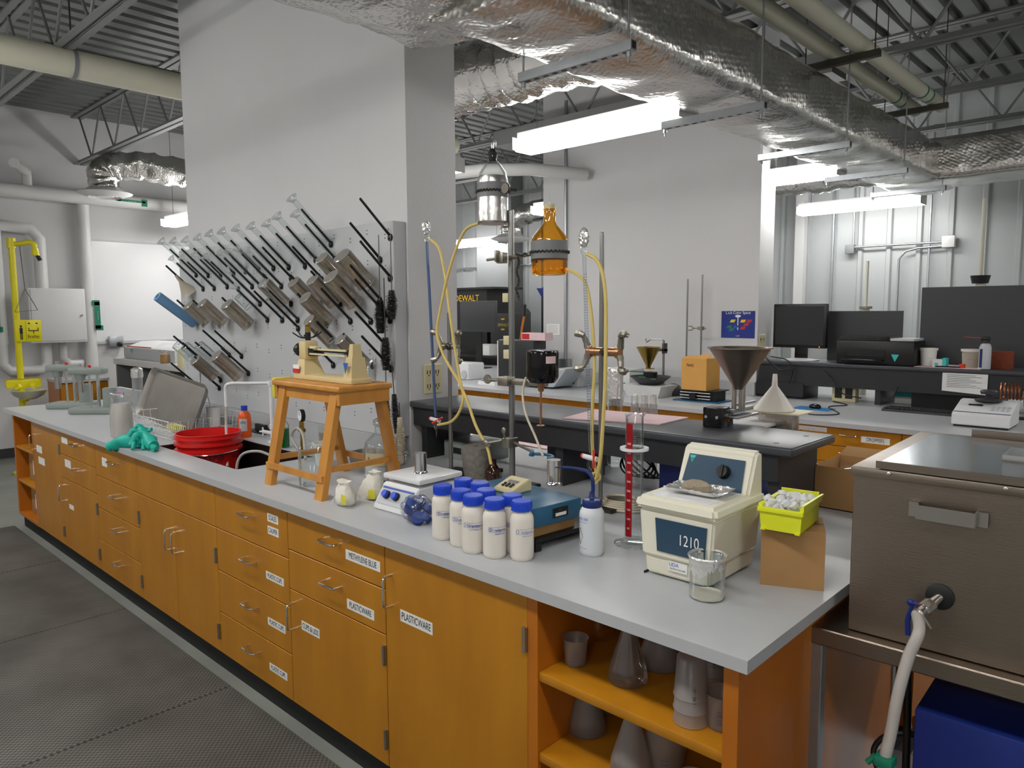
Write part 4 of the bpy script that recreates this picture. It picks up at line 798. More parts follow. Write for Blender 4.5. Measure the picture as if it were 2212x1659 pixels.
for u in (-.045, .008): b = MB(); b.cyl(on2(u, 0), on2(u, 0) + n * .012, .016, .015, 22); b.mi(1); b.cyl(on2(u, 0) + n * .012, on2(u, 0) + n * .022, .0145, .013, 22); b.build('dial_knob', ['black', 'blue_cap'], t)
b = MB(); b._add([on2(.062, .016) + n * .001, on2(.082, .016) + n * .001, on2(.07, -.008) + n * .001], [(0, 1, 2)]); b.build('triangle_sticker', 'turq', t)
b = MB(); b.box(-.108, .102, -.075, .14, .104, .124, .006); b.cyl((0, .03, .09), (0, .03, .105), .06, seg=24); b.build('top_plate', 'white_gloss', t)
def steelcup(p, h, r, lab, zb):
    t = thing('steel_cup', lab, 'weight', (p.x, p.y, zb)); b = MB(); b.lathe([(0, 0), (r * 1.18, 0), (r * 1.2, .003), (r * 1.05, .008), (r, .012), (r, h - .004), (r * .96, h), (0, h)], seg=36); b.build('cup_shell', 'chrome', t); return t
steelcup(GZ(909, 1022, WT + .125), .078, .0225, 'upturned polished steel cup on the white hotplate', WT + .1245)
p = GZ(985, 1065, WT + .06); 
def ringweight(p, z, s, lab, mt='glass'):
    t = thing('glass_stopper', lab, 'stopper', (p.x, p.y, z)); b = MB(); b.lathe([(0, 0), (.012 * s, 0), (.018 * s, .03 * s), (.02 * s, .035 * s), (.006 * s, .045 * s), (0, .045 * s)], seg=20); b.build('plug', mt, t, 60)
    b = MB(); P = [V3((.014 * s * math.cos(a), 0, .06 * s + .014 * s * math.sin(a))) for a in [k * math.pi / 10 for k in range(21)]]; b.tube(P, .003 * s, 8); b.build('ring', mt, t, 60)
p = GZ(979, 1085, WT); ringweight(p, WT, 1.3, 'grey ring-topped weight between hotplate and bottles', 'hdpe')
p = GZ(884, 1000, WT); ringweight(V3((p.x, p.y - .05, 0)), WT, 1.7, 'glass ring-handled stopper behind the white hotplate')
# --- blue platform scale
ZB = 1.052
A = GZ(1146, 1101, ZB); B2 = GZ(1256, 1074, ZB); Cn = GZ(1044, 1038, ZB); ux = (B2 - A); yawb = math.atan2(ux.y, ux.x); Ls = ux.length; wd = abs((Cn - A).dot(V3((-ux.y, ux.x, 0)).normalized()))
t = thing('vibrating_table', 'blue steel platform raised on wooden blocks', 'appliance', (A.x, A.y, WT), yawb); wd = min(wd, .38)
b = MB(); b.box(0, Ls, 0, wd, .075, ZB - WT, .004); b.build('platform', 'blue_paint', t)
b = MB(); b.box(Ls * .42, Ls * .72, -.0015, 0, .092, .122); b.mi(1); b.text('- - - - -', .006, (Ls * .57, -.002, .116)); b.box(Ls * .47, Ls * .68, -.0022, -.0016, .096, .106); b.build('data_plate', ['black', 'paper'], t)
for u, l in ((.02, Ls + .02), ): b = MB(); b.box(-.015, Ls - .01, .02, .075, .040, .075, .002); b.build('wood_block', 'card', t); b = MB(); b.box(-.015, Ls - .01, wd - .08, wd - .02, .040, .075, .002); b.build('wood_block', 'card', t)
b = MB(); b.box(.02, Ls + .08, -.0, wd - .02, .026, .040, .002); b.box(.02, .045, 0, wd - .02, 0, .026); b.box(Ls + .055, Ls + .08, 0, wd - .02, 0, .026); b.build('base_tray', 'black', t)
steelcup(GZ(1197, 1046, ZB), .085, .0235, 'upturned polished steel cup on the blue platform', ZB + .0005)
p = GZ(1108, 1062, ZB); t = thing('keypad_controller', 'cream keypad box with small display beside the blue caps', 'controller', (p.x - .01, p.y + .01, ZB + .0005), -.05); b = MB()
b.prism([(-.045, 0), (-.045, .012), (.03, .038), (.045, .036), (.045, 0)], -.045, .045, 'x'); bmesh.ops.bevel(b.bm, geom=b.bm.edges[:], offset=.003, segments=2, affect='EDGES'); b.build('case', 'ivory', t)
n = V3((0, -.026, .075)).normalized(); e = V3((0, .075, .026)).normalized(); c0 = V3((0, -.0075, .0253)) + n * .0015
b = MB(); b.quad(c0 + V3((-.022, 0, 0)) + e * .004, c0 + V3((.022, 0, 0)) + e * .004, c0 + V3((.022, 0, 0)) + e * .018, c0 + V3((-.022, 0, 0)) + e * .018); b.build('display', 'grey', t)
for i in range(3):
    for j in range(2): b = MB(); q = c0 + V3((-.018 + i * .018, 0, 0)) + e * (-.008 - j * .012); b.cyl(q, q + n * .003, .0055, seg=8); b.build('key', 'black', t)
# --- rod stands (upright laboratory rods)
RY = 2.16
def rodstand(px, base_py, top_py, r, lab, base=True, y=RY):
    p = GY(px, 900, y); zt = GY(px, top_py, y).z; t = thing('rod_stand', lab, 'stand', (p.x, y, WT)); b = MB(); b.cyl((0, 0, .005), (0, 0, zt - WT), r, seg=18); b.ball((0, 0, zt - WT), r, (1, 1, .4), 14, 6); b.build('rod', 'rod', t)
    b = MB(); b.box(-.07, .07, -.03, .10, 0, .012, .003); b.build('base_plate', 'gun', t); return t, p, zt
r1, p1, z1 = rodstand(973, 1010, 676, .009, 'short steel rod stand behind the blue burette')
r2, p2, z2 = rodstand(1106, 1040, 455, .0125, 'tall thick steel rod stand carrying the two reagent bottles')
r3, p3, z3 = rodstand(1298, 1060, 503, .0085, 'steel rod stand beside the clear burette', y=2.14)
for px, py, l in ((1098, 643, 'a'), (1100, 735, 'b'), (1100, 765, 'c')):
    q = GY(px, py, RY) - V3((p2.x, RY, WT)); b = MB(); b.box(q.x - .018, q.x + .012, -.016, .016, q.z - .018, q.z + .018, .001); b.build('tape_tab', 'ivory', r2)
# foil wrapped bottle
def px2(px, py, y=RY): return GY(px, py, y)
q = px2(1065, 484, 2.12); R1 = .062
t = thing('reagent_bottle', 'foil-wrapped reagent bottle clamped high on the tall rod', 'bottle', (q.x, 2.12, q.z)); ht = px2(1065, 372, 2.12).z - q.z
b = MB(); b.lathe([(0, .002), (R1 * .9, 0), (R1, .008), (R1, ht - .035), (R1 * .93, ht - .018)], seg=40); b.build('foil_wrap', 'foil_bottle', t)
b = MB(); b.lathe([(R1 * .95, ht - .024), (R1 * .85, ht), (.03, ht + .032), (.016, ht + .045), (.015, ht + .055), (.021, ht + .058), (.021, ht + .062), (.012, ht + .062)], seg=32); b.build('shoulder', 'glass', t, 60)
b = MB(); b.lathe([(0, ht + .045), (.014, ht + .045), (.019, ht + .075), (.014, ht + .08), (.011, ht + .09), (0, ht + .09)], seg=20); b.build('rubber_stopper', 'rubber', t)
b = MB(); b.tube([(.0, 0, ht + .09), (.0, 0, ht + .112), (.006, 0, ht + .122), (.014, 0, ht + .116), (.014, 0, ht + .098)], .0045, 10, smooth=3); b.build('bent_tube', 'glass', t, 60)
b = MB(); b.lathe([(R1 + .0008, ht * .50), (R1 + .0008, ht * .78)], seg=40); b.build('grey_tape_band', 'grey', t)
b = MB(); zc = ht * .62
for k in range(60):
    a = 2 * math.pi * k / 60; b.ball(((R1 + .004) * math.cos(a), (R1 + .004) * math.sin(a), zc + (.002 if k % 2 else -.002)), .0044, seg=6, rings=4)
b.build('chain', 'gun', t)
b = MB(); b.cyl((R1 + .002, .0, zc), (p2.x - q.x, .03, zc), .009, seg=12); b.lathe([(.02, 0), (.022, .006), (.02, .012), (0, .012)], (R1 + .035, -.02, zc + .0), (0, -1, 0), 10); b.cyl((R1 + .035, -.02, zc), (R1 + .035, .03, zc), .007, seg=10); b.build('chain_clamp', 'gun', t)
b = MB(); b.cyl((-R1 + .01, 0, .015), (-R1 - .018, -.0, .012), .007, .008, 12); b.build('outlet_spout', 'black', t)
SP1 = V3((q.x - R1 - .016, 2.12, q.z + .012))
# amber bottle
q2 = px2(1187, 594, 2.12); R2 = .068; k_ = 1.0
t = thing('reagent_bottle', 'amber glass bottle half full, chained to the tall rod', 'bottle', (q2.x, 2.12, q2.z)); hs = px2(1187, 520, 2.12).z - q2.z; hn = px2(1187, 485, 2.12).z - q2.z; hr = px2(1187, 452, 2.12).z - q2.z
b = MB(); b.lathe([(0, .003), (R2 * .85, 0), (R2 * .97, .008), (R2, .02), (R2, hs), (R2 * .93, hs + .015), (.026, hn), (.0225, hn + .012), (.0225, hr - .006), (.029, hr - .004), (.029, hr), (.02, hr)], seg=44); b.build('glass_body', 'amber', t, 60)
b = MB(); b.lathe([(0, .006), (R2 * .93, .008), (R2 * .97, .02), (R2 * .97, hs * .42), (0, hs * .42)], seg=36); b.build('amber_liquid', 'amber_liquid', t)
b = MB(); b.lathe([(R2 + .0008, hs * .46), (R2 + .0008, hs * .98)], seg=40); b.build('grey_tape_band', 'grey', t)
b = MB(); b.lathe([(0, hr - .008), (.018, hr - .008), (.021, hr + .018), (0, hr + .019)], seg=20); b.build('rubber_stopper', 'ivory', t)
b = MB(); b.tube([(0, 0, hr + .018), (0, 0, hr + .032), (.004, 0, hr + .038), (-.004, 0, hr + .046), (.001, 0, hr + .054)], .0022, 8, smooth=3); b.build('bent_tube', 'glass', t, 60)
b = MB(); zc = hs * .66
for k in range(56):
    a = 2 * math.pi * k / 56; b.ball(((R2 + .004) * math.cos(a), (R2 + .004) * math.sin(a), zc + (.002 if k % 2 else -.002)), .0044, seg=6, rings=4)
for k in range(16):
    f = k / 15; x = -R2 - .01 - f * .09; b.ball((x, 0, zc + .003 * math.sin(k)), .0055, seg=6, rings=4)
for k in range(24): b.lathe([(.006, -.0015), (.008, 0), (.006, .0015), (.0045, 0), (.006, -.0015)], (-R2 - .075 + .006 * math.sin(k * .6), -.02, zc - .012 - k * .0068), (0, 1, 0) if k % 2 else (1, 0, 0), 8)
b.build('chain', 'gun', t)
b = MB(); b.box(-R2 - .016, -R2 - .001, -.012, .012, zc - .035, zc + .045, .002); b.build('clamp_pad', 'black', t)
b = MB(); xr = p2.x - q2.x; b.cyl((-R2 - .01, 0, zc), (xr + .01, .02, zc - .008), .008, seg=12); b.cyl((xr - .02, -.012, zc - .01), (xr - .085, -.012, zc - .012), .0055, seg=10); b.box(xr - .018, xr + .02, -.03, .0, zc - .03, zc + .012, .004); b.box(xr - .012, xr - .002, -.045, -.02, zc - .025, zc + .02, .003); b.build('chain_clamp', 'cast', t)
b = MB(); b.cyl((R2 - .008, 0, .016), (R2 + .016, 0, .018), .007, .006, 12); b.build('outlet_spout', 'amber', t)
SP2 = V3((q2.x + R2 + .014, 2.12, q2.z + .018))
# burettes
def burette(top, bot, y, mt, lab, foil_top, stem, valve_py):
    a, c = px2(top[0], top[1], y), px2(bot[0], bot[1], y); c.y = a.y = y
    o = V3((c.x, y, c.z)); t = thing('burette', lab, 'burette', o); b = MB(); d = a - c; L = d.length
    b.lathe([(.0045, -.0), (.0065, .02), (.0065, L), (.0058, L), (.0058, .02), (.003, .0)], (0, 0, 0), d, 16); b.build('graduated_tube', mt, t, 60)
    dn = d.normalized()
    b = MB(); b.lathe([(.006, L), (.012, L + .012), (.013, L + .03), (.012, L + .045), (.010, L + .045)], (0, 0, 0), d, 16); b.build('side_arm_head', 'glass', t, 60)
    b = MB(); b.ball(dn * (L + .060), .0175, (1, 1, 1.9), 20, 14, jit=.2); b.build('foil_cap', 'foil', t, 20)
    b = MB(); f = .30
    for k in range(60): b.lathe([(.0068, L * .1 + L * .82 * k / 60), (.0068, L * .1 + L * .82 * k / 60 + .0006)], (0, 0, 0), d, 12)
    b.build('graduations', 'ink_blue', t)
    b = MB(); b.cyl((-.028, -.002, -.012), (.03, -.004, -.016), .0085, .0095, 16); b.build('stopcock_barrel', 'white_gloss', t)
    b = MB(); b.cyl((-.036, -.001, -.011), (-.028, -.002, -.012), .0085, seg=12); b.cyl((.022, -.012, -.045), (.022, -.012, .018), .0042, seg=10) if mt == 'glass' else b.cyl((.0, -.02, -.028), (.045, .0, .0), .0045, seg=10); b.build('stopcock_key', 'red_small', t)
    b = MB(); b.tube([(0, 0, -.02), (.0, 0, -.05), (.003, 0, -.055), (.003, 0, -.095)], [.005, .005, .004, .0016], 10); b.tube([(-.012, 0, -.02), (-.012, 0, -.045), (-.004, 0, -.055)], .0035, 8); b.build('tip', 'glass', t, 60)
    return t, a, c
mat('blue_glass', (88, 112, 150), .12, trans=.2)
t1, ba, bc = burette((922, 522), (941, 900), 2.13, 'blue_glass', 'burette filled with blue liquid, left of the short rod', 1, 1, 900)
t2, ca, cc = burette((1262, 552), (1276, 980), 1.98, 'glass', 'clear graduated burette in front of the bronze clamp', 1, 1, 980)
def clamp(c, xl, xr, mt, lab, s=1):
    """butterfly clamp: bar with two pairs of curved jaws"""
    t = thing('burette_clamp', lab, 'clamp', c); b = MB(); b.cyl((xl, 0, 0), (xr, 0, 0), .012 * s, .012 * s, 14); b.box(xl - .006, xl + .016, -.012, .012, -.02, .02, .004); b.box(xr - .016, xr + .006, -.012, .012, -.02, .02, .004); b.build('centre_bar', mt, t)
    for sx, x in ((-1, xl), (1, xr)):
        for sz in (-1, 1):
            b = MB(); b.tube([(x, 0, sz * .012), (x + sx * .006, -.004, sz * .035), (x + sx * .012, -.012, sz * .055)], [.013, .011, .009], 8, smooth=3); b.tube([(x + sx * .010, -.012, sz * .055), (x + sx * .028, -.02, sz * .062), (x + sx * .044, -.014, sz * .056)], [.011, .013, .007], 8, smooth=3); b.build('jaw_arm', 'cast', t)
    b = MB(); b.ball(((xl + xr) / 2 + .01, -.012, 0), .016, (1, .8, 1), 12, 8); b.cyl(((xl + xr) / 2 + .01, 0, 0), ((xl + xr) / 2 + .01, -.03, 0), .008, seg=10); b.build('tightening_knob', 'gun', t); return t
k1 = px2(970, 748, 2.15); clamp(V3((k1.x, 2.15, k1.z)), -.055, .055, 'cast', 'cast metal butterfly clamp between the blue burette and short rod', 1.1)
k2 = px2(1308, 760, 2.05); clamp(V3((k2.x, 2.05, k2.z)), -.075, .06, 'bronze', 'bronze butterfly clamp holding the clear burette', 1.25)
# yellow tubing
def hose(pts, r, lab, mt='hose_yellow', nm='rubber_tubing', cat='tubing'):
    P = [V3(p) for p in pts]; b = MB(); o = P[0]; b.M = Matrix.Translation(-o); b.tube(P, r, 10, smooth=8); ob = b.build(nm, mt, None, 60); ob.location = o; return tag(ob, lab, cat)
def hp(lst, y0, y1):
    n = len(lst) - 1; return [GY(a, c, y0 + (y1 - y0) * i / n) for i, (a, c) in enumerate(lst)]
hose([SP1] + hp([(1005, 497), (983, 545), (964, 608), (949, 680), (944, 720), (956, 762), (976, 800), (992, 826), (1001, 857), (992, 890), (974, 911), (946, 918)], 2.115, 2.10), .0062, 'yellow tubing from the foil-wrapped bottle to the blue burette stopcock')
hose(hp([(929, 516), (949, 538), (962, 600), (971, 671), (983, 755), (997, 835), (1010, 867), (1028, 920), (1052, 966), (1061, 1003)], 2.13, 2.09), .0062, 'yellow tubing from the blue burette top down to the dark bottle')
hose([SP2] + hp([(1246, 592), (1267, 618), (1279, 695), (1284, 790), (1279, 900), (1281, 985), (1291, 1030)], 2.1, 2.0), .006, 'yellow tubing from the amber bottle falling behind the clear burette')
hose(hp([(1268, 548), (1289, 562), (1303, 598), (1309, 671), (1307, 830), (1303, 905), (1298, 980), (1290, 1026), (1284, 1040)], 1.98, 1.98), .0066, 'yellow tubing looping from the clear burette top down its right side')
q = GY(1287, 1030, 1.99); b = MB(); b.lathe([(.012, -.006), (.019, 0), (.012, .006), (.007, 0), (.012, -.006)], (0, 0, 0), (.5, -1, .3), 16); b.lathe([(.009, -.005), (.015, 0), (.009, .005), (.005, 0), (.009, -.005)], (.002, -.004, -.012), (-.4, -1, .5), 14); o = b.build('tubing_knot', 'hose_yellow'); o.location = q; tag(o, 'knot of yellow tubing beneath the red and white stopcock', 'tubing')
# motor on the rod
q = px2(1172, 826, 2.10); R3 = .062; hm = px2(1172, 757, 2.10).z - q.z
t = thing('stirrer_motor', 'black overhead stirrer motor clamped on the tall rod', 'motor', (q.x, 2.10, q.z)); b = MB(); b.lathe([(0, 0), (R3 * .78, 0), (R3 * .92, .012), (R3, .022), (R3, hm - .008), (R3 * .96, hm), (R3 * .8, hm + .002), (0, hm)], seg=36); b.build('motor_can', 'black_gloss', t)
b = MB(); a0 = vdir(q) + .45; b.band((0, 0, 0), R3 + .0006, a0 - .25, a0 + .45, hm * .62, hm * .84); b.mi(1); b.wtext('- - -', .010, (0, 0, 0), R3 + .001, a0 + .1, hm * .73); b.build('warning_label', ['pink', 'red_ink', 'ivory'], t)
zb = px2(1167, 920, 2.10).z - q.z; b = MB(); b.cyl((-.008, 0, 0), (-.008, 0, -.035), .016, .010, 14); b.cyl((-.008, 0, -.03), (-.010, 0, zb), .0045, seg=10); b.cyl((-.010, 0, zb), (-.010, 0, zb + .003), .016, seg=16); b.build('stirrer_shaft', 'bronze', t)
b = MB(); xr = p2.x - q.x; b.box(xr - .02, -.02, .02, .06, -.022, .0, .004); b.cyl((xr - .02, .03, -.01), (xr - .075, -.0, -.005), .006, seg=10); b.lathe([(.018, -.004), (.02, 0), (.018, .004), (0, .004)], (xr - .08, 0, -.005), (.2, -1, 0), 14); b.box(xr - .025, xr + .03, .0, .05, -.028, .008, .004); b.build('boss_clamp', 'cast', t)
hose(hp([(1136, 815), (1129, 850), (1136, 895), (1155, 940), (1173, 985)], 2.12, 2.02), .0045, 'pale thin hose hanging from the stirrer clamp to the blue ring', 'beige_tube')
q = GY(1170, 985, 2.02); t = thing('support_ring', 'blue ring clamp standing off the tall rod above the blue platform', 'clamp', q); b = MB()
b.tube([(.05 * math.cos(a), .03 * math.sin(a), 0) for a in [-.6 + k * .28 for k in range(16)]], .006, 8); b.cyl((-.045, 0, 0), (-.085, .04, 0), .009, seg=10); b.build('ring', 'blue_paint', t)
b = MB(); xr = p2.x - q.x; b.cyl((-.08, .04, 0), (xr, RY - 2.02, 0), .006, seg=10); b.box(xr - .02, xr + .02, .1, .16, -.02, .02, .004); b.cyl((xr - .02, .1, .01), (xr - .075, .07, -.004), .005, seg=8); b.ball((xr - .082, .065, -.004), .018, (1, .4, .8), 12, 8); b.cyl((xr + .01, .09, .01), (xr + .01, .08, .05), .004, seg=8); b.ball((xr + .01, .08, .056), .014, (.8, .4, 1), 10, 6); b.build('boss_clamp', 'cast', t)
# things behind the bottles, under the ledge
q = GZ(1028, 1030, WT); t = thing('stone_weight', 'round grey stone block with a hole, under the black ledge', 'stone', (q.x, q.y + .02, WT)); b = MB(); b.lathe([(0, .003), (.06, .0), (.068, .015), (.068, .125), (.064, .137), (.012, .138), (.011, .115), (0, .115)], (0, 0, 0), (0, -.12, 1), 30, jit=.02); b.build('stone_body', 'stone', t, 50)
q = GZ(1066, 1036, WT); t = thing('dark_bottle', 'small dark brown flask receiving the yellow tubing', 'bottle', (q.x, q.y + .0, WT)); b = MB(); b.lathe([(0, 0), (.034, 0), (.037, .01), (.034, .04), (.018, .062), (.014, .07), (.014, .088), (.017, .09), (.012, .092), (0, .092)], seg=26); b.build('bottle_body', 'dark_bottle', t)
q = GZ(1080, 1050, WT); t = thing('glass_vial', 'small clear vial with black cap beside the dark flask', 'vial', (q.x, q.y, WT)); b = MB(); b.lathe([(0, 0), (.014, 0), (.014, .055), (.011, .06), (.011, .062)], seg=20); b.build('vial_body', 'glass', t, 60); b = MB(); b.lathe([(0, .060), (.0135, .060), (.0135, .074), (0, .075)], seg=20); b.build('screw_cap', 'black', t)
# coil of cable under the ledge
b = MB()
for k in range(5): b.tube([(.075 * math.cos(a + k) + .01 * k, .035 * math.sin(a + k), .03 + .055 * (1 + math.sin(a * 1.0 + k * .6)) * .9) for a in [j * math.pi / 12 for j in range(25)]], .0042, 6)
q = GZ(1338, 1050, WT); o = b.build('power_cable', 'black'); o.location = (q.x, q.y + .12, WT); tag(o, 'black coiled power cable under the ledge behind the measuring cylinder', 'cable')
b = MB()
for k in range(5): b.tube([((.11 - .012 * k) * math.cos(a), (.075 - .006 * k) * math.sin(a), .006 + .006 * k) for a in [j * math.pi / 16 for j in range(33)]], .005, 6)
q = GZ(1325, 1095, WT); o = b.build('grey_hose', 'beige_tube'); o.location = (q.x + .02, q.y + .02, WT); tag(o, 'coil of pale grey hose behind the wash bottle', 'hose')
t = thing('instrument_box', 'dark navy metal instrument box under the ledge behind the cleaner', 'box', (-1.35, 2.62, WT)); b = MB(); b.box(-.22, .16, -.1, .25, .0, .17, .004); b.build('case', 'deep_blue', t); b = MB(); b.box(-.12, -.04, -.1015, -.1, .09, .14); b.mi(1); b.box(-.11, -.05, -.102, -.1015, .10, .13); b.build('socket_plate', ['grey', 'white'], t)
t = thing('instrument_box', 'black instrument box with round feet under the ledge', 'box', (-2.12, 2.72, WT)); b = MB(); b.box(-.13, .1, -.1, .1, .0, .21, .004); b.build('case', 'black', t); b = MB(); b.box(-.12, .04, -.102, -.1, .02, .17); b.build('front_plate', 'dark_grey', t)
t = thing('instrument_box', 'flat grey instrument case beside the stone block', 'box', (-2.62, 2.5, WT)); b = MB(); b.box(-.12, .12, -.1, .12, .0, .09, .004); b.build('case', 'hammer_grey', t); b = MB(); b.box(-.05, .05, -.102, -.1, .03, .06); b.build('front_plate', 'black', t)
b = MB(); b.sheet((-.3, -.2, 0), (.6, 0, 0), (0, .4, 0), 12, 8, lambda u, v: V3((0, 0, .002 * math.sin(9 * u))), .004); o = b.build('absorbent_mat', 'pink'); o.location = (-2.55, 3.1, WT + .004); tag(o, 'pink absorbent mat on the far side of the near worktop', 'mat')
# carton with arrows behind the box
t = thing('carton', 'large open brown carton with printed arrows beyond the black ledge', 'box', (-.865, 2.84, WT)); b = MB(); 
b.box(-.16, .14, -.13, -.127, 0, .155); b.box(-.16, .14, .127, .13, 0, .155); b.box(-.16, -.157, -.13, .13, 0, .155); b.box(.137, .14, -.13, .13, 0, .155); b.box(-.16, .14, -.13, .13, 0, .003); b.hexa([(-.16, .127, .155), (.14, .127, .155), (.14, .13, .155), (-.16, .13, .155)], [(-.16, .20, .18), (.14, .20, .18), (.14, .203, .18), (-.16, .203, .18)]); b.build('carton_body', 'card', t)
b = MB()
for x in (.04, .075): b.box(x - .002, x + .002, -.132, -.131, .04, .08); b._add([(x - .009, -.132, .075), (x + .009, -.132, .075), (x, -.132, .095)], [(0, 1, 2)])
b.box(.02, .095, -.132, -.131, .03, .034); b.build('printed_arrows', 'ink', t)
b = MB(); b.sheet((-.14, -.1, 0), (.26, 0, 0), (0, .2, 0), 20, 12, lambda u, v: V3((0, 0, .02 * noise.noise((u * 6, v * 6, 2))))); b.build('plastic_film', 'clear_film', t, loc=(0, 0, .12))
# ================================================================== STOOL WITH BALANCE, SINK ZONE, FAR END
pF, pR = GZ(590, 1045), GZ(698, 1075)
ST = 1.355
xl_, xr_, yf_, yb_ = -2.915, -2.405, 1.575, 1.835
cxs, cys = (xl_ + xr_) / 2, (yf_ + yb_) / 2; hw, hd = (xr_ - xl_) / 2, (yb_ - yf_) / 2
t = thing('step_stool', 'small honey wood step stool standing on the near worktop', 'stool', (cxs, cys, WT)); H0 = ST - WT
b = MB(); b.box(-hw, hw, -hd, hd, H0 - .024, H0, .007, seg=3); b.build('seat_board', 'stool_wood', t)
b = MB(); b.box(-hw + .035, hw - .035, -hd + .02, -hd + .034, H0 - .07, H0 - .024); b.build('front_rail', 'stool_wood', t)
b = MB(); b.box(-hw + .035, hw - .035, hd - .034, hd - .02, H0 - .07, H0 - .024); b.build('rear_rail', 'stool_wood', t)
for sx in (-1, 1): b = MB(); b.box(sx * (hw - .02) - .009, sx * (hw - .02) + .009, -hd + .01, hd - .01, H0 - .075, H0 - .024); b.build('side_rail', 'stool_wood', t)
for sx in (-1, 1):
    for sy in (-1, 1):
        x0, x1 = sx * (hw - .06), sx * (hw - .06); y0, y1 = sy * (hd - .03), sy * (hd + .055)
        b = MB(); q = .027; w_ = .011; q = .013; w_ = .026; b.hexa([(x1 - w_, y1 - q), (x1 + w_, y1 - q), (x1 + w_, y1 + q), (x1 - w_, y1 + q)], [(x0 - w_, y0 - q), (x0 + w_, y0 - q), (x0 + w_, y0 + q), (x0 - w_, y0 + q)], 0, H0 - .026); b.build('leg', 'stool_wood', t)
for sy in (-1, 1): b = MB(); b.box(-hw + .04, hw - .04, sy * (hd + .055) - .005 * 0 - .006, sy * (hd + .055) + .006, .070, .095); b.build('stretcher', 'stool_wood', t)
for sx in (-1, 1): b = MB(); b.box(sx * (hw - .06) - .008, sx * (hw - .06) + .008, -hd - .035, hd + .035, .10, .122); b.build('side_stretcher', 'stool_wood', t)
# balance on the stool
bx0 = GY(640, 800, cys).x; t = thing('torsion_balance', 'cream and black beam balance standing on the wooden stool', 'balance', (cxs - .0, cys + .0, ST + .0005)); K = 'tan_paint'
L_, R__ = -hw + .045, hw - .06
b = MB(); b.box(L_, R__ + .03, -.05, .05, 0, .022, .004); b.build('base', K, t)
b = MB(); b.hexa([(L_, -.05), (L_ + .09, -.05), (L_ + .09, .05), (L_, .05)], [(L_ + .02, -.032), (L_ + .065, -.032), (L_ + .065, .032), (L_ + .02, .032)], .02, .085); b.box(L_ + .018, L_ + .075, -.035, .035, .082, .165, .012); b.build('left_column', K, t)
b = MB(); b.hexa([(R__ - .04, -.04), (R__ + .018, -.04), (R__ + .018, .04), (R__ - .04, .04)], [(R__ - .032, -.03), (R__ + .01, -.03), (R__ + .01, .03), (R__ - .032, .03)], .02, .105); b.hexa([(R__ - .026, -.024), (R__ + .004, -.024), (R__ + .004, .024), (R__ - .026, .024)], [(R__ - .022, -.018), (R__ + .001, -.018), (R__ + .001, .018), (R__ - .022, .018)], .105, .158); b.build('right_column', K, t)
b = MB(); b.cyl((L_ + .02, -.01, .125), (L_ - .006, -.01, .125), .032, .03, 24); b.cyl((L_ - .006, -.01, .125), (L_ - .03, -.01, .125), .024, .02, 20); b.mi(1); b.cyl((L_ - .03, -.01, .125), (L_ - .032, -.01, .125), .016, .016, 20); b.build('side_dial', ['black', 'steel'], t)
b = MB(); b.box(L_ + .07, R__ - .02, -.006, .006, .118, .13); b.box(L_ + .07, L_ + .12, -.02, .02, .1, .135, .004); b.box(R__ - .06, R__ - .02, -.012, .012, .112, .134); b.build('beam', 'black', t)
b = MB(); b.box(L_ + .09, R__ - .05, -.02, -.010, .126, .134); b.box(L_ + .09, R__ - .05, -.024, -.014, .106, .113); b.box(L_ + .10, L_ + .15, -.03, -.01, .132, .143, .002); b.build('slider_scale', 'ivory', t)
b = MB(); b.tube([(-.085 + L_ + .05, 0, .205), (L_ - .01, 0, .183), (L_ + .04, 0, .176), (L_ + .09, 0, .183), (L_ + .125, 0, .205)], .003, 8, smooth=4); b.tube([(L_ + .04, -.07, .2), (L_ + .04, -.03, .178), (L_ + .04, .03, .178), (L_ + .04, .07, .2)], .003, 8, smooth=4); b.cyl((L_ + .045, 0, .16), (L_ + .045, 0, .2), .012, seg=14); b.build('pan_arms', 'black', t)
b = MB(); b.cyl((L_ + .045, 0, .198), (L_ + .045, 0, .226), .012, .011, 14); b.box(L_ + .04, L_ + .05, -.012, .012, .226, .234, .002); b.cyl((L_ + .045, 0, .226), (L_ + .045, 0, .238), .004, seg=8); b.build('brass_screw', 'brass', t)
b = MB(); b.box(L_ + .005, L_ + .052, -.053, -.0505, .045, .062); b.mi(1); b.box(L_ + .003, L_ + .052, -.0535, -.0508, .028, .045); b.mi(0); b.text('- -', .008, (L_ + .027, -.054, .036)); b.build('name_label', ['paper', 'red_ink'], t)
b = MB(); b._add([(R__ - .028, -.047, .085), (R__ + .008, -.047, .085), (R__ - .010, -.05, .04)], [(0, 1, 2)]); b.mi(1); b._add([(R__ - .018, -.0485, .068), (R__ - .002, -.0485, .068), (R__ - .010, -.0505, .045)], [(0, 1, 2)]); b.build('triangle_sticker', ['ink_blue', 'green_lab'], t)
p = GZ(790, 826, ST); t = thing('glass_beaker', 'empty clear beaker on the right end of the wooden stool', 'beaker', (min(p.x, cxs + hw - .045), min(p.y + .01, cys + hd - .04), ST + .0005)); b = MB(); b.lathe([(0, 0), (.032, 0), (.035, .004), (.035, .095), (.038, .098), (.0345, .096), (.0335, .005), (0, .003)], seg=32); b.build('glass_wall', 'glass', t, 60)
p = GZ(752, 829, ST); b = MB(); b.sheet((-.05, -.02, 0), (.1, 0, 0), (0, .045, 0), 26, 12, lambda u, v: V3((0, 0, .003 + .012 * abs(noise.noise((u * 9, v * 5, 4)))))); o = b.build('tissue', 'clear_film', None, 25); o.location = (p.x, p.y, ST + .0005); tag(o, 'crumpled clear wrapper on the front edge of the wooden stool', 'wrapper')
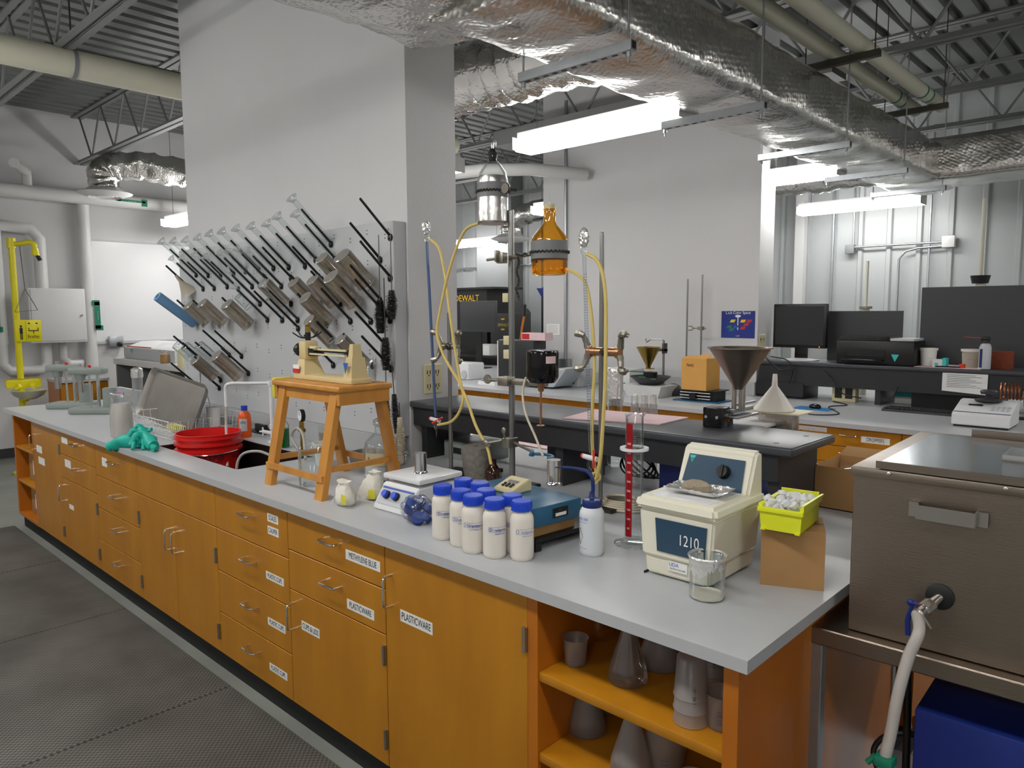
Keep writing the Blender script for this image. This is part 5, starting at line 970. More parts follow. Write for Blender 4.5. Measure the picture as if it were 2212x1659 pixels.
# dial gauge with chain
q = GY(647, 898, 1.95); t = thing('pressure_gauge', 'round white dial gauge behind the left stool leg', 'gauge', (q.x, 1.95, q.z)); b = MB(); b.lathe([(0, 0), (.03, 0), (.032, .004), (.032, .02), (0, .022)], (0, 0, 0), (.2, 1, 0), 28); b.build('gauge_case', 'black', t)
b = MB(); b.lathe([(0, -.001), (.027, -.001), (.028, .001), (0, .001)], (0, 0, 0), (.2, 1, 0), 28); b.mi(1); b.box(-.001, .001, -.003, -.0015, 0, .02); b.build('dial_face', ['paper', 'ink'], t)
b = MB(); b.cyl((0, .01, -.03), (0, .01, -(q.z - WT)), .009, seg=10); b.cyl((0, .01, -.035), (0, .01, -.07), .013, seg=8); b.cyl((-.02, .01, -.075), (.02, .01, -.075), .012, seg=10); b.build('brass_fitting', 'brass', t)
hose([GZ(610, 985, WT + .01) + V3((0, .1, .004)), GY(630, 945, 1.95), GY(640, 925, 1.95), GY(655, 940, 1.93), GZ(620, 1000, WT + .01) + V3((.0, .1, .004))], .008, 'pale clear hose looped under the wooden stool', 'hose_clear', 'clear_hose', 'hose')
# jars and cups under the stool
def simple(name, lab, cat, px, py, prof, mt, zb=WT, dy=0, part='body', extra=None, seg=28):
    q = GZ(px, py, zb); t = thing(name, lab, cat, (q.x, q.y + dy, zb)); b = MB(); b.lathe(prof, seg=seg); b.build(part, mt, t, 50)
    for nm, pr, m2 in (extra or []): b = MB(); b.lathe(pr, seg=seg); b.build(nm, m2, t, 50)
    return t
simple('glass_jar', 'large clear glass jar standing under the wooden stool', 'jar', 676, 1046, [(0, 0), (.055, 0), (.058, .006), (.058, .15), (.062, .155), (.056, .152), (.056, .007), (0, .004)], 'glass', part='glass_wall')
simple('plastic_tub', 'white plastic tub with rim behind the stool leg', 'tub', 690, 1005, [(0, 0), (.03, 0), (.045, .10), (.05, .102), (.05, .108), (.043, .108), (.028, .004), (0, .004)], 'cup_white', dy=.02, part='tub_wall')
simple('glass_jar', 'glass jar of brown soil hanging behind the stool', 'jar', 682, 960, [(0, 0), (.035, 0), (.037, .01), (.035, .09), (.03, .1), (.034, .106), (.028, .106)], 'glass', dy=.06, part='glass_wall', extra=[('jar_contents', [(0, .003), (.033, .003), (.034, .06), (0, .062)], 'soil')])
simple('foil_pan', 'shallow steel pan behind the foil-topped jug', 'pan', 790, 1000, [(0, 0), (.09, 0), (.1, .05), (.104, .052), (.098, .05), (.088, .003), (0, .003)], 'steel', dy=.02, part='pan_wall')
# big glass jug with label
q = GZ(822, 1035); t = thing('glass_jug', 'clear glass jug with handwritten yellow label and plastic-wrapped neck', 'bottle', (q.x, q.y, WT)); R4 = .068
b = MB(); b.lathe([(0, .002), (R4 - .006, 0), (R4, .01), (R4, .14), (R4 * .93, .165), (R4 * .6, .19), (.024, .205), (.020, .215), (.021, .24), (.023, .242), (.019, .243)], seg=40); b.build('glass_body', 'glass', t, 60)
b = MB(); b.lathe([(0, .006), (R4 - .003, .006), (R4 - .003, .065), (0, .066)], seg=36); b.build('pale_contents', 'hdpe', t)
b = MB(); a0 = vdir(q); b.band((0, 0, 0), R4 + .0006, a0 - 1.1, a0 + 1.1, .07, .125, 30); b.mi(1); b.wtext('Foundation', .026, (0, 0, 0), R4 + .0012, a0 + .0, .098); b.build('handwritten_label', ['ivory', 'ink'], t)
b = MB(); b.ball((0, 0, .250), .026, (1, 1, .8), 18, 12, jit=.15); b.build('plastic_wrap', 'clear_film', t, 20)
simple('plastic_tub', 'white plastic tub between jug and hotplate', 'tub', 850, 1062, [(0, 0), (.034, 0), (.040, .055), (.044, .056), (.044, .062), (.038, .064), (0, .064)], 'cup_white', part='tub_wall', dy=.03)
# cloth bags
def clothbag(px, py, w, h, lab, tg, rz=0):
    q = GZ(px, py); t = thing('cloth_bag', lab, 'bag', (q.x, q.y + .02, WT), rz); b = MB()
    b.lathe([(0, .001), (w * .40, .001), (w * .48, h * .12), (w * .50, h * .38), (w * .40, h * .62), (w * .28, h * .82), (w * .24, h * .88), (w * .30, h * .98), (w * .18, h), (0, h * .9)], seg=30, jit=.07)
    for v in b.bm.verts: v.co.y *= .75; v.co += V3(noise.noise_vector(v.co * 26 + V3((px, 0, 0)))) * .012 * (1 if v.co.z > .01 else .2); v.co.x += v.co.z * (.22 if px > 760 else -.1)
    b.build('bag_body', 'cloth', t, 60)
    b = MB(); b.tube([(w * .17, 0, h * .82), (0, -w * .13, h * .82), (-w * .17, 0, h * .82), (0, w * .13, h * .82), (w * .17, 0, h * .82)], .0018, 6, smooth=4); b.tube([(0, -w * .14, h * .82), (-w * .25, -w * .35, h * .3), (-w * .35, -w * .45, .004)], .0013, 6, smooth=4); b.build('drawstring', 'paper', t)
    if tg: b = MB(); b.box(tg[0] - .016, tg[0] + .016, -w * .42, -w * .415, tg[1] - .02, tg[1] + .016, .0005); b.build('yellow_tag', 'lab_yellow', t)
clothbag(738, 1092, .098, .092, 'small white cloth sample bag nearest the bench edge', (.045, .035))
clothbag(790, 1078, .10, .11, 'larger white cloth sample bag beside the glass jug', (.04, .03), .3)
# --- red bucket in the sink
q = GZ(440, 990, .72); q = V3((-3.86, 1.765, .70)); bt = GZ(440, 955, .99)
cxb = GZ(440, 962, .985); t = thing('bucket', 'red ribbed plastic bucket standing in the black sink', 'bucket', (-3.985, 1.765, .702)); Hk = .285; Rk = .168
b = MB(); b.lathe([(0, .0), (Rk * .82, 0), (Rk * .88, .01), (Rk * .95, Hk - .10), (Rk * 1.05, Hk - .098), (Rk * 1.05, Hk - .085), (Rk * .96, Hk - .084), (Rk * .97, Hk - .062), (Rk * 1.06, Hk - .06), (Rk * 1.06, Hk - .05), (Rk * .98, Hk - .048), (Rk * .985, Hk - .028), (Rk * 1.06, Hk - .026), (Rk * 1.06, Hk - .016), (Rk * 1.0, Hk - .014), (Rk * 1.03, Hk), (Rk * .98, Hk), (Rk * .93, Hk - .1), (Rk * .84, .006), (0, .006)], seg=56); b.build('bucket_body', 'red', t)
b = MB(); a0 = vdir((-3.985, 1.765)); P = [V3((Rk * 1.07 * math.cos(a0 - 1.25 + k * .18), Rk * 1.07 * math.sin(a0 - 1.25 + k * .18), Hk - .092 - .01 * math.sin(k * .25))) for k in range(13)]; b.tube(P, .003, 6); b.build('wire_handle', 'chrome', t)
b = MB(); b.wtext('MOP', .05, (0, 0, 0), Rk * .965, a0 + .15, Hk - .135); b.wtext('Grey', .03, (0, 0, 0), Rk * .965, a0 + .95, Hk - .125); b.build('handwriting', 'ink', t)
# tap
q = GZ(578, 960); q = V3((-3.72, 2.06, WT)); base = V3((GY(590, 960, 2.04).x, 2.04, WT)); zt = GY(590, 826, 2.04).z - WT
t = thing('sink_faucet', 'white gooseneck laboratory faucet behind the sink', 'faucet', base); b = MB(); b.cyl((0, 0, 0), (0, 0, .012), .028, seg=20); b.cyl((0, 0, 0), (0, 0, zt), .0125, seg=16); b.cyl((0, 0, zt - .02), (0, 0, zt + .01), .018, seg=16); b.build('riser', 'white_gloss', t)
q = GY(487, 835, 1.86) - base; b = MB(); zz = zt - .005; b.tube([(0, 0, zz), (q.x * .6, q.y * .6, zz), (q.x * .85, q.y * .9, zz), (q.x * .97, q.y, zz - .015), (q.x, q.y, zz - .05), (q.x, q.y, zz - .13)], .0095, 14, smooth=5); b.build('spout', 'white_gloss', t)
b = MB(); b.cyl((0, 0, .05), (-.045, -.035, .06), .011, seg=12)
for a in range(4): b.cyl((-.045, -.035, .06), V3((-.045, -.035, .06)) + V3((.6 * math.cos(a * math.pi / 2), -.0 + .5 * math.cos(a * math.pi / 2), math.sin(a * math.pi / 2))) * .024, .005, seg=8)
b.cyl((0, 0, .075), (0, 0, .1), .017, seg=14); b.build('valve_handle', 'white_gloss', t)
b = MB(); b.tube([(q.x, q.y, zz - .13), (q.x + .01, q.y - .01, zz - .22), (q.x + .07, q.y - .04, zz - .34), (q.x + .13, q.y - .07, zz - .44)], .008, 10, smooth=5); b.build('outlet_hose', 'hose_clear', t)
hose([(-3.36, 1.8, .93), (-3.42, 1.76, .95), (-3.5, 1.72, .93), (-3.53, 1.70, .86), (-3.5, 1.7, .75)], .007, 'clear hose draped over the right edge of the sink', 'hose_clear', 'clear_hose', 'hose')
t = thing('sponge', 'yellow sponge hooked on the left end of the wooden stool', 'sponge', (cxs - hw - .016, cys - .07, ST - .085)); b = MB(); b.box(-.012, .012, -.045, .045, 0, .09, .006); b.build('sponge_body', 'lab_yellow', t)
# orange bottle, green bottle
simple('plastic_bottle', 'orange squeeze bottle with a blue cap behind the red bucket', 'bottle', 530, 944, [(0, 0), (.032, 0), (.036, .008), (.036, .12), (.03, .142), (.016, .155), (.014, .16), (0, .16)], 'orange', part='bottle_body', extra=[('screw_cap', [(0, .158), (.018, .158), (.0185, .185), (0, .187)], 'blue_cap')])
q = GZ(530, 944); b = MB(); b.band((0, 0, 0), .0364, vdir(q) - .95, vdir(q) + .35, .04, .112); b.mi(1); b.wtext('olo', .026, (0, 0, 0), .0370, vdir(q) - .3, .092); o = [c for c in COL.objects if c.get('label', '').startswith('orange squeeze')][0]; b.build('printed_label', ['grey_panel', 'ink'], o)
simple('glass_bottle', 'clear bottle of green liquid between faucet and stool', 'bottle', 603, 968, [(0, 0), (.028, 0), (.03, .01), (.03, .12), (.02, .14), (.012, .15), (.012, .165)], 'glass', dy=.03, part='bottle_body', extra=[('green_liquid', [(0, .004), (.028, .004), (.028, .105), (0, .105)], 'green_liquid')])
b = MB(); b.box(-.12, .12, -.05, .06, 0, .006, .002); b.box(-.04, .08, -.02, .0, .006, .05); o = b.build('scrub_brush', 'black'); q = GZ(548, 935); o.location = (q.x, q.y + .05, WT); tag(o, 'black scrubbing brush lying behind the orange bottle', 'brush')
# dish rack, tray, cup
q0 = GZ(300, 955); 
rx0, rx1, ry0, ry1 = -4.86, -4.22, 1.66, 2.10; rh = .105
t = thing('dish_rack', 'white wire dish rack left of the red bucket', 'rack', (rx0, ry0, WT)); W_, D_ = rx1 - rx0, ry1 - ry0
b = MB()
for z, o_ in ((.115, .02), (.012, 0), (.06, .01)): b.tube([(-o_, -o_, z), (W_ + o_, -o_, z), (W_ + o_, D_ + o_, z), (-o_, D_ + o_, z), (-o_, -o_, z)], .003 if z > .1 else .002, 6)
for k in range(15): x = W_ * k / 14; b.tube([(x, -.02, .115), (x, 0, .012), (x, D_, .012), (x, D_ + .02, .115)], .0016, 5)
for k in range(11): y = D_ * k / 10; b.tube([(-.02, y, .115), (0, y, .012), (W_, y, .012), (W_ + .02, y, .115)], .0016, 5)
b.build('wire_basket', 'white_gloss', t)
b = MB()
for k in range(9): x = W_ * .45 + k * .03; b.tube([(x + .0, .12, .014)] + [V3((x + .016 * math.cos(a), .12, .04 + .026 * math.sin(a))) for a in [math.pi - j * math.pi / 6 for j in range(7)]] + [(x + .03, .12, .014)], .0016, 5)
b.build('plate_loops', 'white_gloss', t)
# steel tray leaning
t = thing('metal_tray', 'large dented grey metal tray leaning in the dish rack', 'tray', (-4.72, 1.88, WT + .03)); ra = GY(322, 803, 1.87); rb = GY(425, 842, 1.87)
b = MB(); w2, h2 = .34, .165
def rr(w, h, r, n=5): return [(sx * (w - r) + r * math.cos(a0 + k * math.pi / 2 / n), sz * (h - r) + r * math.sin(a0 + k * math.pi / 2 / n)) for sx, sz, a0 in ((1, 1, 0), (-1, 1, math.pi / 2), (-1, -1, math.pi), (1, -1, 1.5 * math.pi)) for k in range(n + 1)]
loops = [([(x, 0, z) for x, z in rr(w2 - .022, h2 - .022, .04)]), ([(x, -.03, z) for x, z in rr(w2 - .008, h2 - .008, .045)]), ([(x, -.032, z) for x, z in rr(w2, h2, .05)]), ([(x, -.027, z) for x, z in rr(w2, h2, .05)]), ([(x, .004, z) for x, z in rr(w2 - .02, h2 - .02, .04)])]
vs = [v for L in loops for v in L]; n = len(loops[0]); fs = [(i * n + k, i * n + (k + 1) % n, (i + 1) * n + (k + 1) % n, (i + 1) * n + k) for i in range(4) for k in range(n)] + [tuple(range(n)), tuple(range(4 * n, 5 * n))]
b._add(vs, fs); mat('tray_metal', (150, 146, 140), .42, metal=.75, var=.1, vs=9); tr = b.build('tray_pan', 'tray_metal', t, 50); tr.rotation_euler = (-.35, .13, .10); tr.location = (.0, .0, .14)
simple('plastic_cup', 'white plastic cup holding a stirrer in the dish rack', 'cup', 463, 920, [(0, 0), (.036, 0), (.044, .12), (.047, .122), (.042, .12), (.034, .004), (0, .004)], 'cup_white', zb=WT + .018, part='cup_wall')
b = MB(); q = GZ(463, 920, WT + .018); b.cyl((.01, 0, .02), (-.03, -.02, .19), .004, seg=8); o = b.build('stirring_rod', 'white_gloss'); o.location = q; tag(o, 'white stirring rod standing in the plastic cup', 'rod')
b = MB(); b.box(-.06, .06, -.03, .03, 0, .03, .006); o = b.build('sponge', 'lab_yellow'); q = GZ(372, 934); o.location = (q.x, q.y + .02, WT + .016); tag(o, 'yellow sponge lying in the bottom of the dish rack', 'sponge')
b = MB(); b.box(-.08, .07, -.03, .03, 0, .03, .006); o = b.build('scrub_brush', 'black'); q = GZ(352, 922); o.location = (q.x, q.y + .06, WT + .016); tag(o, 'black scrubbing brush lying in the dish rack', 'brush')
# bagged jar of white powder
simple('bagged_jar', 'white jar inside a zip bag with a purple seal', 'jar', 265, 944, [(0, 0), (.052, 0), (.056, .01), (.056, .15), (.048, .19), (.042, .20), (0, .205)], 'milk', part='jar_body')
tt = [c for c in COL.objects if c.get('label', '').startswith('white jar inside')][0]
b = MB(); b.lathe([(.057, .002), (.062, .01), (.061, .16), (.054, .21), (.06, .24), (.054, .262), (.03, .25)], seg=30, jit=.04); b.build('zip_bag', 'clear_film', tt, 20)
b = MB(); b.box(-.06, .06, -.006, .0, .255, .266); mat('purple', (160, 110, 170), .4); b.build('zip_seal', 'purple', tt)
# teal gloves
t = thing('rubber_gloves', 'pair of teal rubber gloves draped over the bench edge', 'gloves', V3((GZ(290, 970).x, 1.46, WT)))
def glove(t, pts, nm):
    b = MB(); b.tube(pts[0], pts[1], 14, smooth=5)
    for f in pts[2]: b.tube(f, [.016, .014, .010], 8, smooth=4)
    for v in b.bm.verts:
        v.co += V3(noise.noise_vector(v.co * 18)) * .012; v.co.z = max(.001 if v.co.y > -.06 else -.05, v.co.z)
    return b.build(nm, 'teal', t, 60)
glove(t, ([(-.20, -.085, -.005), (-.13, -.045, .022), (-.06, -.01, .035), (.02, .01, .04)], [.024, .042, .04, .034], [[(.02, .02, .045), (.06, .04, .06), (.075, .03, .02)], [(.02, .0, .04), (.07, .0, .05), (.09, -.01, .012)], [(.0, -.02, .04), (.03, -.045, .04), (.06, -.055, .012)], [(-.02, .02, .05), (-.01, .05, .09), (.01, .06, .10)]]), 'glove')
glove(t, ([(.12, .03, .02), (.06, .03, .045), (.0, .02, .07), (-.03, .03, .1)], [.03, .036, .034, .024], [[(-.03, .03, .09), (-.05, .02, .12), (-.06, .0, .10)], [(0, .02, .08), (-.01, -.02, .10), (-.015, -.05, .07)], [(.03, .01, .07), (.03, -.03, .08), (.03, -.06, .03)], [(.12, .02, .02), (.16, .02, .02), (.18, .0, .012)]]), 'glove')
# two hammer-grey consistency testers at far end
def tester(px, py, lab, motor=True):
    q = GZ(px, py); t = thing('compaction_tester', lab, 'machine', (q.x, q.y + .04, WT), .75); G = 'hammer_grey'
    b = MB(); b.box(-.14, .17, -.09, .09, .0, .045, .01); b.build('base', G, t)
    b = MB(); b.box(-.15, .10, -.05, .05, .285, .335, .012); b.cyl((-.085, 0, .24), (-.085, 0, .285), .03, .04, 18); b.build('head', G, t)
    for x, y in ((-.0, -.03), (.03, .03), (.055, -.03)): b = MB(); b.cyl((x, y, .045), (x, y, .285), .008, seg=10); b.build('guide_rod', 'chrome', t)
    b = MB(); b.cyl((-.085, 0, .15), (-.085, 0, .245), .024, seg=18); b.build('plunger', 'steel', t)
    b = MB(); b.cyl((-.085, 0, .335), (-.085, 0, .36), .014, seg=12); b.build('top_knob', 'chrome', t); b = MB(); b.ball((.0, -.02, .345), .012, seg=10, rings=6); b.build('red_button', 'red', t)
    if motor: b = MB(); b.cyl((.125, 0, .045), (.125, 0, .18), .048, seg=22); b.cyl((.125, 0, .18), (.125, 0, .185), .04, seg=22); b.build('motor_housing', G, t)
    return t
tester(190, 893, 'grey hammered-metal tester with motor drum, nearer of the two'); tester(140, 882, 'grey hammered-metal tester at the far end, farther of the two')
simple('plastic_bottle', 'tall clear tube bagged in film behind the grey testers', 'tube', 268, 905, [(0, 0), (.035, 0), (.035, .3), (.033, .3), (.033, .003), (0, .003)], 'clear_film', dy=.1, part='clear_tube', extra=[('foil_top', [(.037, .28), (.04, .29), (.038, .34), (.02, .35), (0, .34)], 'foil')])
# ================================================================== LEFT WALL
YL = lambda px, py, x=XW: GX(px, py, x)
t = thing('whiteboard', 'large whiteboard on the left wall with a metal tray rail', 'whiteboard', (XW + .002, 4.3, 1.3)); b = MB(); b.box(0, .018, -1.32, 1.6, .0, 1.22); b.build('board', 'white_gloss', t)
b = MB(); b.box(.0, .035, -1.33, 1.6, -.03, -.001); b.box(0, .03, -1.33, 1.6, 1.221, 1.24); b.build('tray_rail', 'grey_panel', t)
q = GX(246, 738, XW); t = thing('power_outlet', 'metal outlet box with black plugs under the whiteboard', 'outlet', (XW + .037, q.y, q.z)); b = MB(); b.box(0, .06, -.08, .08, -.07, .07, .006); b.build('box', 'galv', t); b = MB(); b.ball((.085, .03, -.03), .03, seg=12, rings=8); b.build('plug', 'black', t)
a = GX(60, 622, -9.55); c = GX(190, 738, -9.55); t = thing('wall_cabinet', 'white metal wall cabinet with one door behind the shower post', 'cabinet', (-9.63, (a.y + c.y) / 2, (a.z + c.z) / 2)); hy, hz = (c.y - a.y) / 2, (a.z - c.z) / 2
b = MB(); b.box(-.08, .07, -hy, hy, -hz, hz, .004); b.build('cabinet_body', 'white', t); b = MB(); b.box(.071, .082, -hy + .02, hy - .01, -hz + .02, hz - .01, .003); d_ = b.build('door', 'white_wall', t); b = MB(); b.cyl((.082, hy - .05, 0), (.1, hy - .05, 0), .012, seg=10); b.build('latch', 'chrome', d_)
# emergency shower
sx_, sy_ = -8.8, 1.985
t = thing('safety_shower', 'yellow emergency shower post with steel eyewash bowl', 'shower', (sx_, sy_, 0)); b = MB(); b.cyl((0, 0, 0), (0, 0, 2.38), .03, seg=16); b.cyl((0, 0, 0), (0, 0, .02), .12, seg=20); b.cyl((0, 0, 2.30), (0, 0, 2.40), .04, seg=16); b.build('post', 'yellow', t)
b = MB(); b.tube([(0, 0, 2.34), (.05, .06, 2.345), (.10, .13, 2.36), (.12, .17, 2.34), (.12, .175, 2.28)], .024, 12, smooth=4); b.cyl((.12, .175, 2.30), (.12, .175, 2.23), .03, .04, 14); b.build('shower_arm', 'yellow', t); b = MB(); b.cyl((.13, .19, 2.23), (.14, .21, 2.18), .02, seg=10); b.build('shower_nozzle', 'black', t)
b = MB(); b.tube([(.05, .06, 2.33), (.05, .08, 1.90)], .004, 6); b.tube([(.05, .08, 1.90), (.05, -.02, 1.66), (.05, .18, 1.68), (.05, .08, 1.90)], .005, 6); b.build('pull_handle', 'gun', t)
b = MB(); b.lathe([(0, .0), (.06, .005), (.13, .04), (.16, .09), (.165, .095), (.155, .092), (.125, .045), (.05, .012), (0, .01)], (.14, .03, .775), seg=36); b.build('eyewash_bowl', 'foil', t)
b = MB(); b.box(.02, .032, -.14, .17, .89, .985, .02); b.cyl((.05, -.06, .89), (.09, -.03, .92), .02, seg=10); b.cyl((.05, .10, .89), (.09, .08, .92), .02, seg=10); b.tube([(0, 0, .74), (.10, .03, .78)], .02, 10); b.build('eyewash_nozzles', 'yellow', t)
b = MB(); b.M = Matrix.Translation((0, -.03, 0)) @ Matrix.Diagonal((1, .68, 1, 1)); b.box(.05, .056, .0, .34, 1.36, 1.58, .001); b.mi(1); xx = .0575
b.text('Bradley', .05, (xx, .23, 1.41), (0, 1, 0)); b.ball((xx, .075, 1.515), .013, (.1, 1, 1)); b.box(.0565, xx, .055, .095, 1.44, 1.50); b.box(.0565, xx, .060, .072, 1.38, 1.44); b.box(.0565, xx, .078, .09, 1.38, 1.44); b.box(.0565, xx, .17, .30, 1.465, 1.475); b.box(.0565, xx, .17, .18, 1.475, 1.50); b.box(.0565, xx, .29, .30, 1.475, 1.50); b.box(.0565, xx, .23, .24, 1.44, 1.465); b.box(.0565, xx, .135, .138, 1.37, 1.57); b.ball((xx, .18, 1.545), .015, (.1, 1, .5)); b.ball((xx, .28, 1.545), .015, (.1, 1, .5)); b.build('shower_sign', ['yellow', 'ink'], t)
t = thing('base_cabinet', 'orange wood cabinet against the left wall behind the eyewash bowl', 'cabinet', (-9.55, 2.9, 0)); b = MB(); b.box(-.15, .28, -.45, .05, .1, .87); b.build('carcass', 'wood_dark', t); b = MB(); b.box(.281, .3, -.44, -.20, .12, .86); b.build('door', 'wood', t); b = MB(); b.box(.281, .3, -.19, .05, .12, .86); b.build('door', 'wood', t); b = MB(); b.box(-.15, .32, -.46, .06, .87, .9); b.build('counter', 'lam', t)
# pale equipment table behind the far end of the bench
t = thing('equipment_table', 'pale steel equipment table with a dark open bay, far left', 'table', (-8.1, 3.0, 0)); b = MB(); b.box(-1.1, 1.24, 0, .8, 1.06, 1.13, .004); b.build('table_top', 'white', t)
for x in (-1.08, -.45, .4, 1.19): b = MB(); b.box(x, x + .035, .02, .78, 0, 1.06); b.build('support_panel', 'grey', t)
b = MB(); b.box(-1.05, 1.2, .7, .72, .3, 1.06); b.build('back_panel', 'black', t); b = MB(); b.box(-1.05, 1.2, .1, .7, .66, .69); b.build('lower_shelf', 'dark_grey', t)
q = GY(300, 790, 3.05); t = thing('analyser', 'long pale grey analyser with sloping lid, far left', 'instrument', (-8.25, 3.25, 1.1305)); b = MB(); b.box(-.8, .62, -.18, .25, 0, .13, .006); b.build('case', 'grey_panel', t)
b = MB(); b.hexa([(-.78, -.15), (-.05, -.15), (-.05, .2), (-.78, .2)], [(-.75, .0), (-.1, .0), (-.05, .2), (-.78, .2)], .131, .19); b.mi(1); b.box(-.77, -.06, -.155, -.15, .13, .142); b.build('sloping_lid', ['white', 'red_ink'], t)
b = MB(); b._add([(-.6, -.182, .11), (-.53, -.182, .11), (-.565, -.182, .06)], [(0, 1, 2)]); b.build('triangle_sticker', 'turq', t)
q = GY(370, 790, 3.1); t = thing('sample_jar', 'small jar of brown sample on the equipment table', 'jar', (q.x + .02, 3.03, 1.1305)); b = MB(); b.lathe([(0, 0), (.05, 0), (.055, .02), (.05, .11), (.06, .13)], seg=24); b.build('glass_wall', 'glass', t, 60); b = MB(); b.lathe([(0, .003), (.047, .003), (.05, .09), (0, .095)], seg=24); b.build('contents', 'card', t)
simple('yellow_jug', 'pale yellow plastic jug behind the low smoky beakers', 'jug', 408, 795, [(0, 0), (.09, 0), (.095, .02), (.095, .16), (.05, .2), (0, .2)], 'ivory', zb=1.131, dy=.0, part='jug_body')
# ================================================================== ON THE NEAR LEDGE
ZL = 1.2005
c4 = [GZ(*p, ZL) for p in ((1214, 905), (1425, 918), (1487, 903), (1285, 886))]
o = V3(((c4[0].x + c4[2].x) / 2, (c4[0].y + c4[2].y) / 2, ZL)); b = MB(); b.hexa([(c4[k] - o).to_tuple() for k in range(4)], [((c4[k] - o) + V3((0, 0, .004))).to_tuple() for k in range(4)]); o_ = b.build('absorbent_mat', 'pink'); o_.location = o; tag(o_, 'pink absorbent mat lying on the near black ledge', 'mat')
# steel funnel feeder
q = GZ(1576, 905, ZL); t = thing('steel_funnel', 'large stainless steel funnel on a black feeder box', 'funnel', (-1.315, 2.60, ZL))
zt = GY(1600, 750, 2.6).z - ZL; cx0 = GY(1597, 800, 2.6).x + 1.315
b = MB(); b.box(-.06, .015, -.09, -.02, .0, .075, .003); b.box(-.05, .01, -.02, .02, 0, .07, .002); b.build('feeder_box', 'black_gloss', t)
for x in (-.045, .0): b = MB(); b.cyl((x, -.09, .04), (x, -.095, .04), .006, seg=10); b.build('bolt', 'chrome', t)
b = MB(); b.box(-.01, .03, -.02, .15, .05, .066, .002); b.box(-.03, .05, -.02, .155, .03, .04, .002); b.box(.02, .03, .02, .17, .075, .085, .002); b.build('slide_rail', 'galv', t)
b = MB(); zs = GY(1600, 838, 2.6).z - ZL; Rf = .112
for dx, dy in ((-.018, 0), (.018, 0), (0, .02)): b.cyl((cx0 + dx, dy, .06), (cx0 + dx, dy, zs + .01), .009, seg=12)
b.build('support_tubes', 'steel', t)
b = MB(); b.lathe([(.022, zs - .005), (.026, zs + .012), (Rf, zt - .006), (Rf + .008, zt - .004), (Rf + .008, zt), (Rf - .002, zt - .001), (.023, zs + .014), (.020, zs)], (cx0, 0, 0), seg=48); b.build('cone', 'brushed', t)
# white funnel upside down on container
q = V3((-1.21, 2.55, ZL)); cy_ = GY(1672, 885, 3.0)
t = thing('plastic_funnel', 'white plastic funnel upturned on a clear container behind the ledge', 'funnel', (cy_.x, 3.0, 1.13)); z_a = cy_.z - 1.13; zt = GY(1676, 808, 3.0).z - 1.13
b = MB(); b.lathe([(.085, z_a), (.083, z_a + .006), (.012, zt - .05), (.009, zt), (.006, zt), (.009, zt - .05), (.078, z_a)], seg=36); b.build('cone', 'milk', t)
b = MB(); b.box(-.10, .14, -.08, .08, z_a - .006, z_a - .001); b.build('card_sheet', 'ivory', t)
t = thing('clear_container', 'clear plastic container of stones beneath the white funnel', 'container', (cy_.x + .02, 3.0, WT)); h_ = cy_.z - .007 - WT; b = MB(); b.lathe([(0, 0), (.078, 0), (.08, .005), (.082, h_), (.079, h_), (.077, .006), (0, .004)], seg=36); b.build('container_wall', 'pet', t, 60); b = MB(); b.lathe([(0, .006), (.075, .006), (.076, h_ * .8), (0, h_ * .82)], seg=24, jit=.05); b.build('stone_fill', 'stone', t)
t = thing('rail_block', 'blue-grey box behind the steel funnel feeder', 'box', (-1.33, 2.95, WT)); b = MB(); b.box(-.16, .02, -.1, .06, 0, .25, .004); mat('slate', (96, 110, 150), .5); b.build('box_body', 'slate', t); b = MB(); b.box(-.2, .06, -.13, .09, .25, .262, .003); b.build('lid', 'white', t)
# three hanging ground-glass tubes with foil tops
for i, px in enumerate((1371, 1392, 1411)):
    q = GY(px, 892, 2.75); b = MB(); zz = GY(px, 852, 2.75).z; h = zz - q.z; t = thing('foil_capped_tube', ['left one of three foil-capped glass tubes behind the pink mat', 'middle one of three foil-capped glass tubes behind the pink mat', 'right one of three foil-capped glass tubes behind the pink mat'][i], 'tube', (q.x, 2.75, WT), 0, 'foil-capped glass tubes')
    d = q.z - WT; b.lathe([(0, 0), (.02, 0), (.02, d), (.016, d + h * .5), (.0145, d + h * .5)], seg=20); b.build('glass_tube', 'frost', t, 60); b = MB(); b.lathe([(.0155, d + h * .45), (.0145, d + h * .95), (.012, d + h), (0, d + h)], seg=20, jit=.04); b.build('foil_cap', 'foil', t, 20)
q = GZ(1330, 880, WT); q = GY(1328, 880, 2.8)
t = thing('foil_topped_flask', 'tall glass column with crumpled foil over its top, behind the steel rod', 'glassware', (q.x, 2.8, WT)); zz = GY(1328, 795, 2.8).z - WT; b = MB(); b.lathe([(0, 0), (.03, 0), (.034, .02), (.034, zz * .85), (.032, zz * .85), (.031, .02), (0, .004)], seg=28); b.build('glass_tube', 'glass', t, 60)
b = MB(); b.lathe([(.036, zz * .62), (.039, zz * .7), (.035, zz * .85), (.037, zz * .97), (.028, zz), (0, zz)], seg=30, jit=.12)
for v in b.bm.verts: v.co += V3(noise.noise_vector(v.co * 60)) * .006
b.build('foil_cap', 'foil', t, 12)
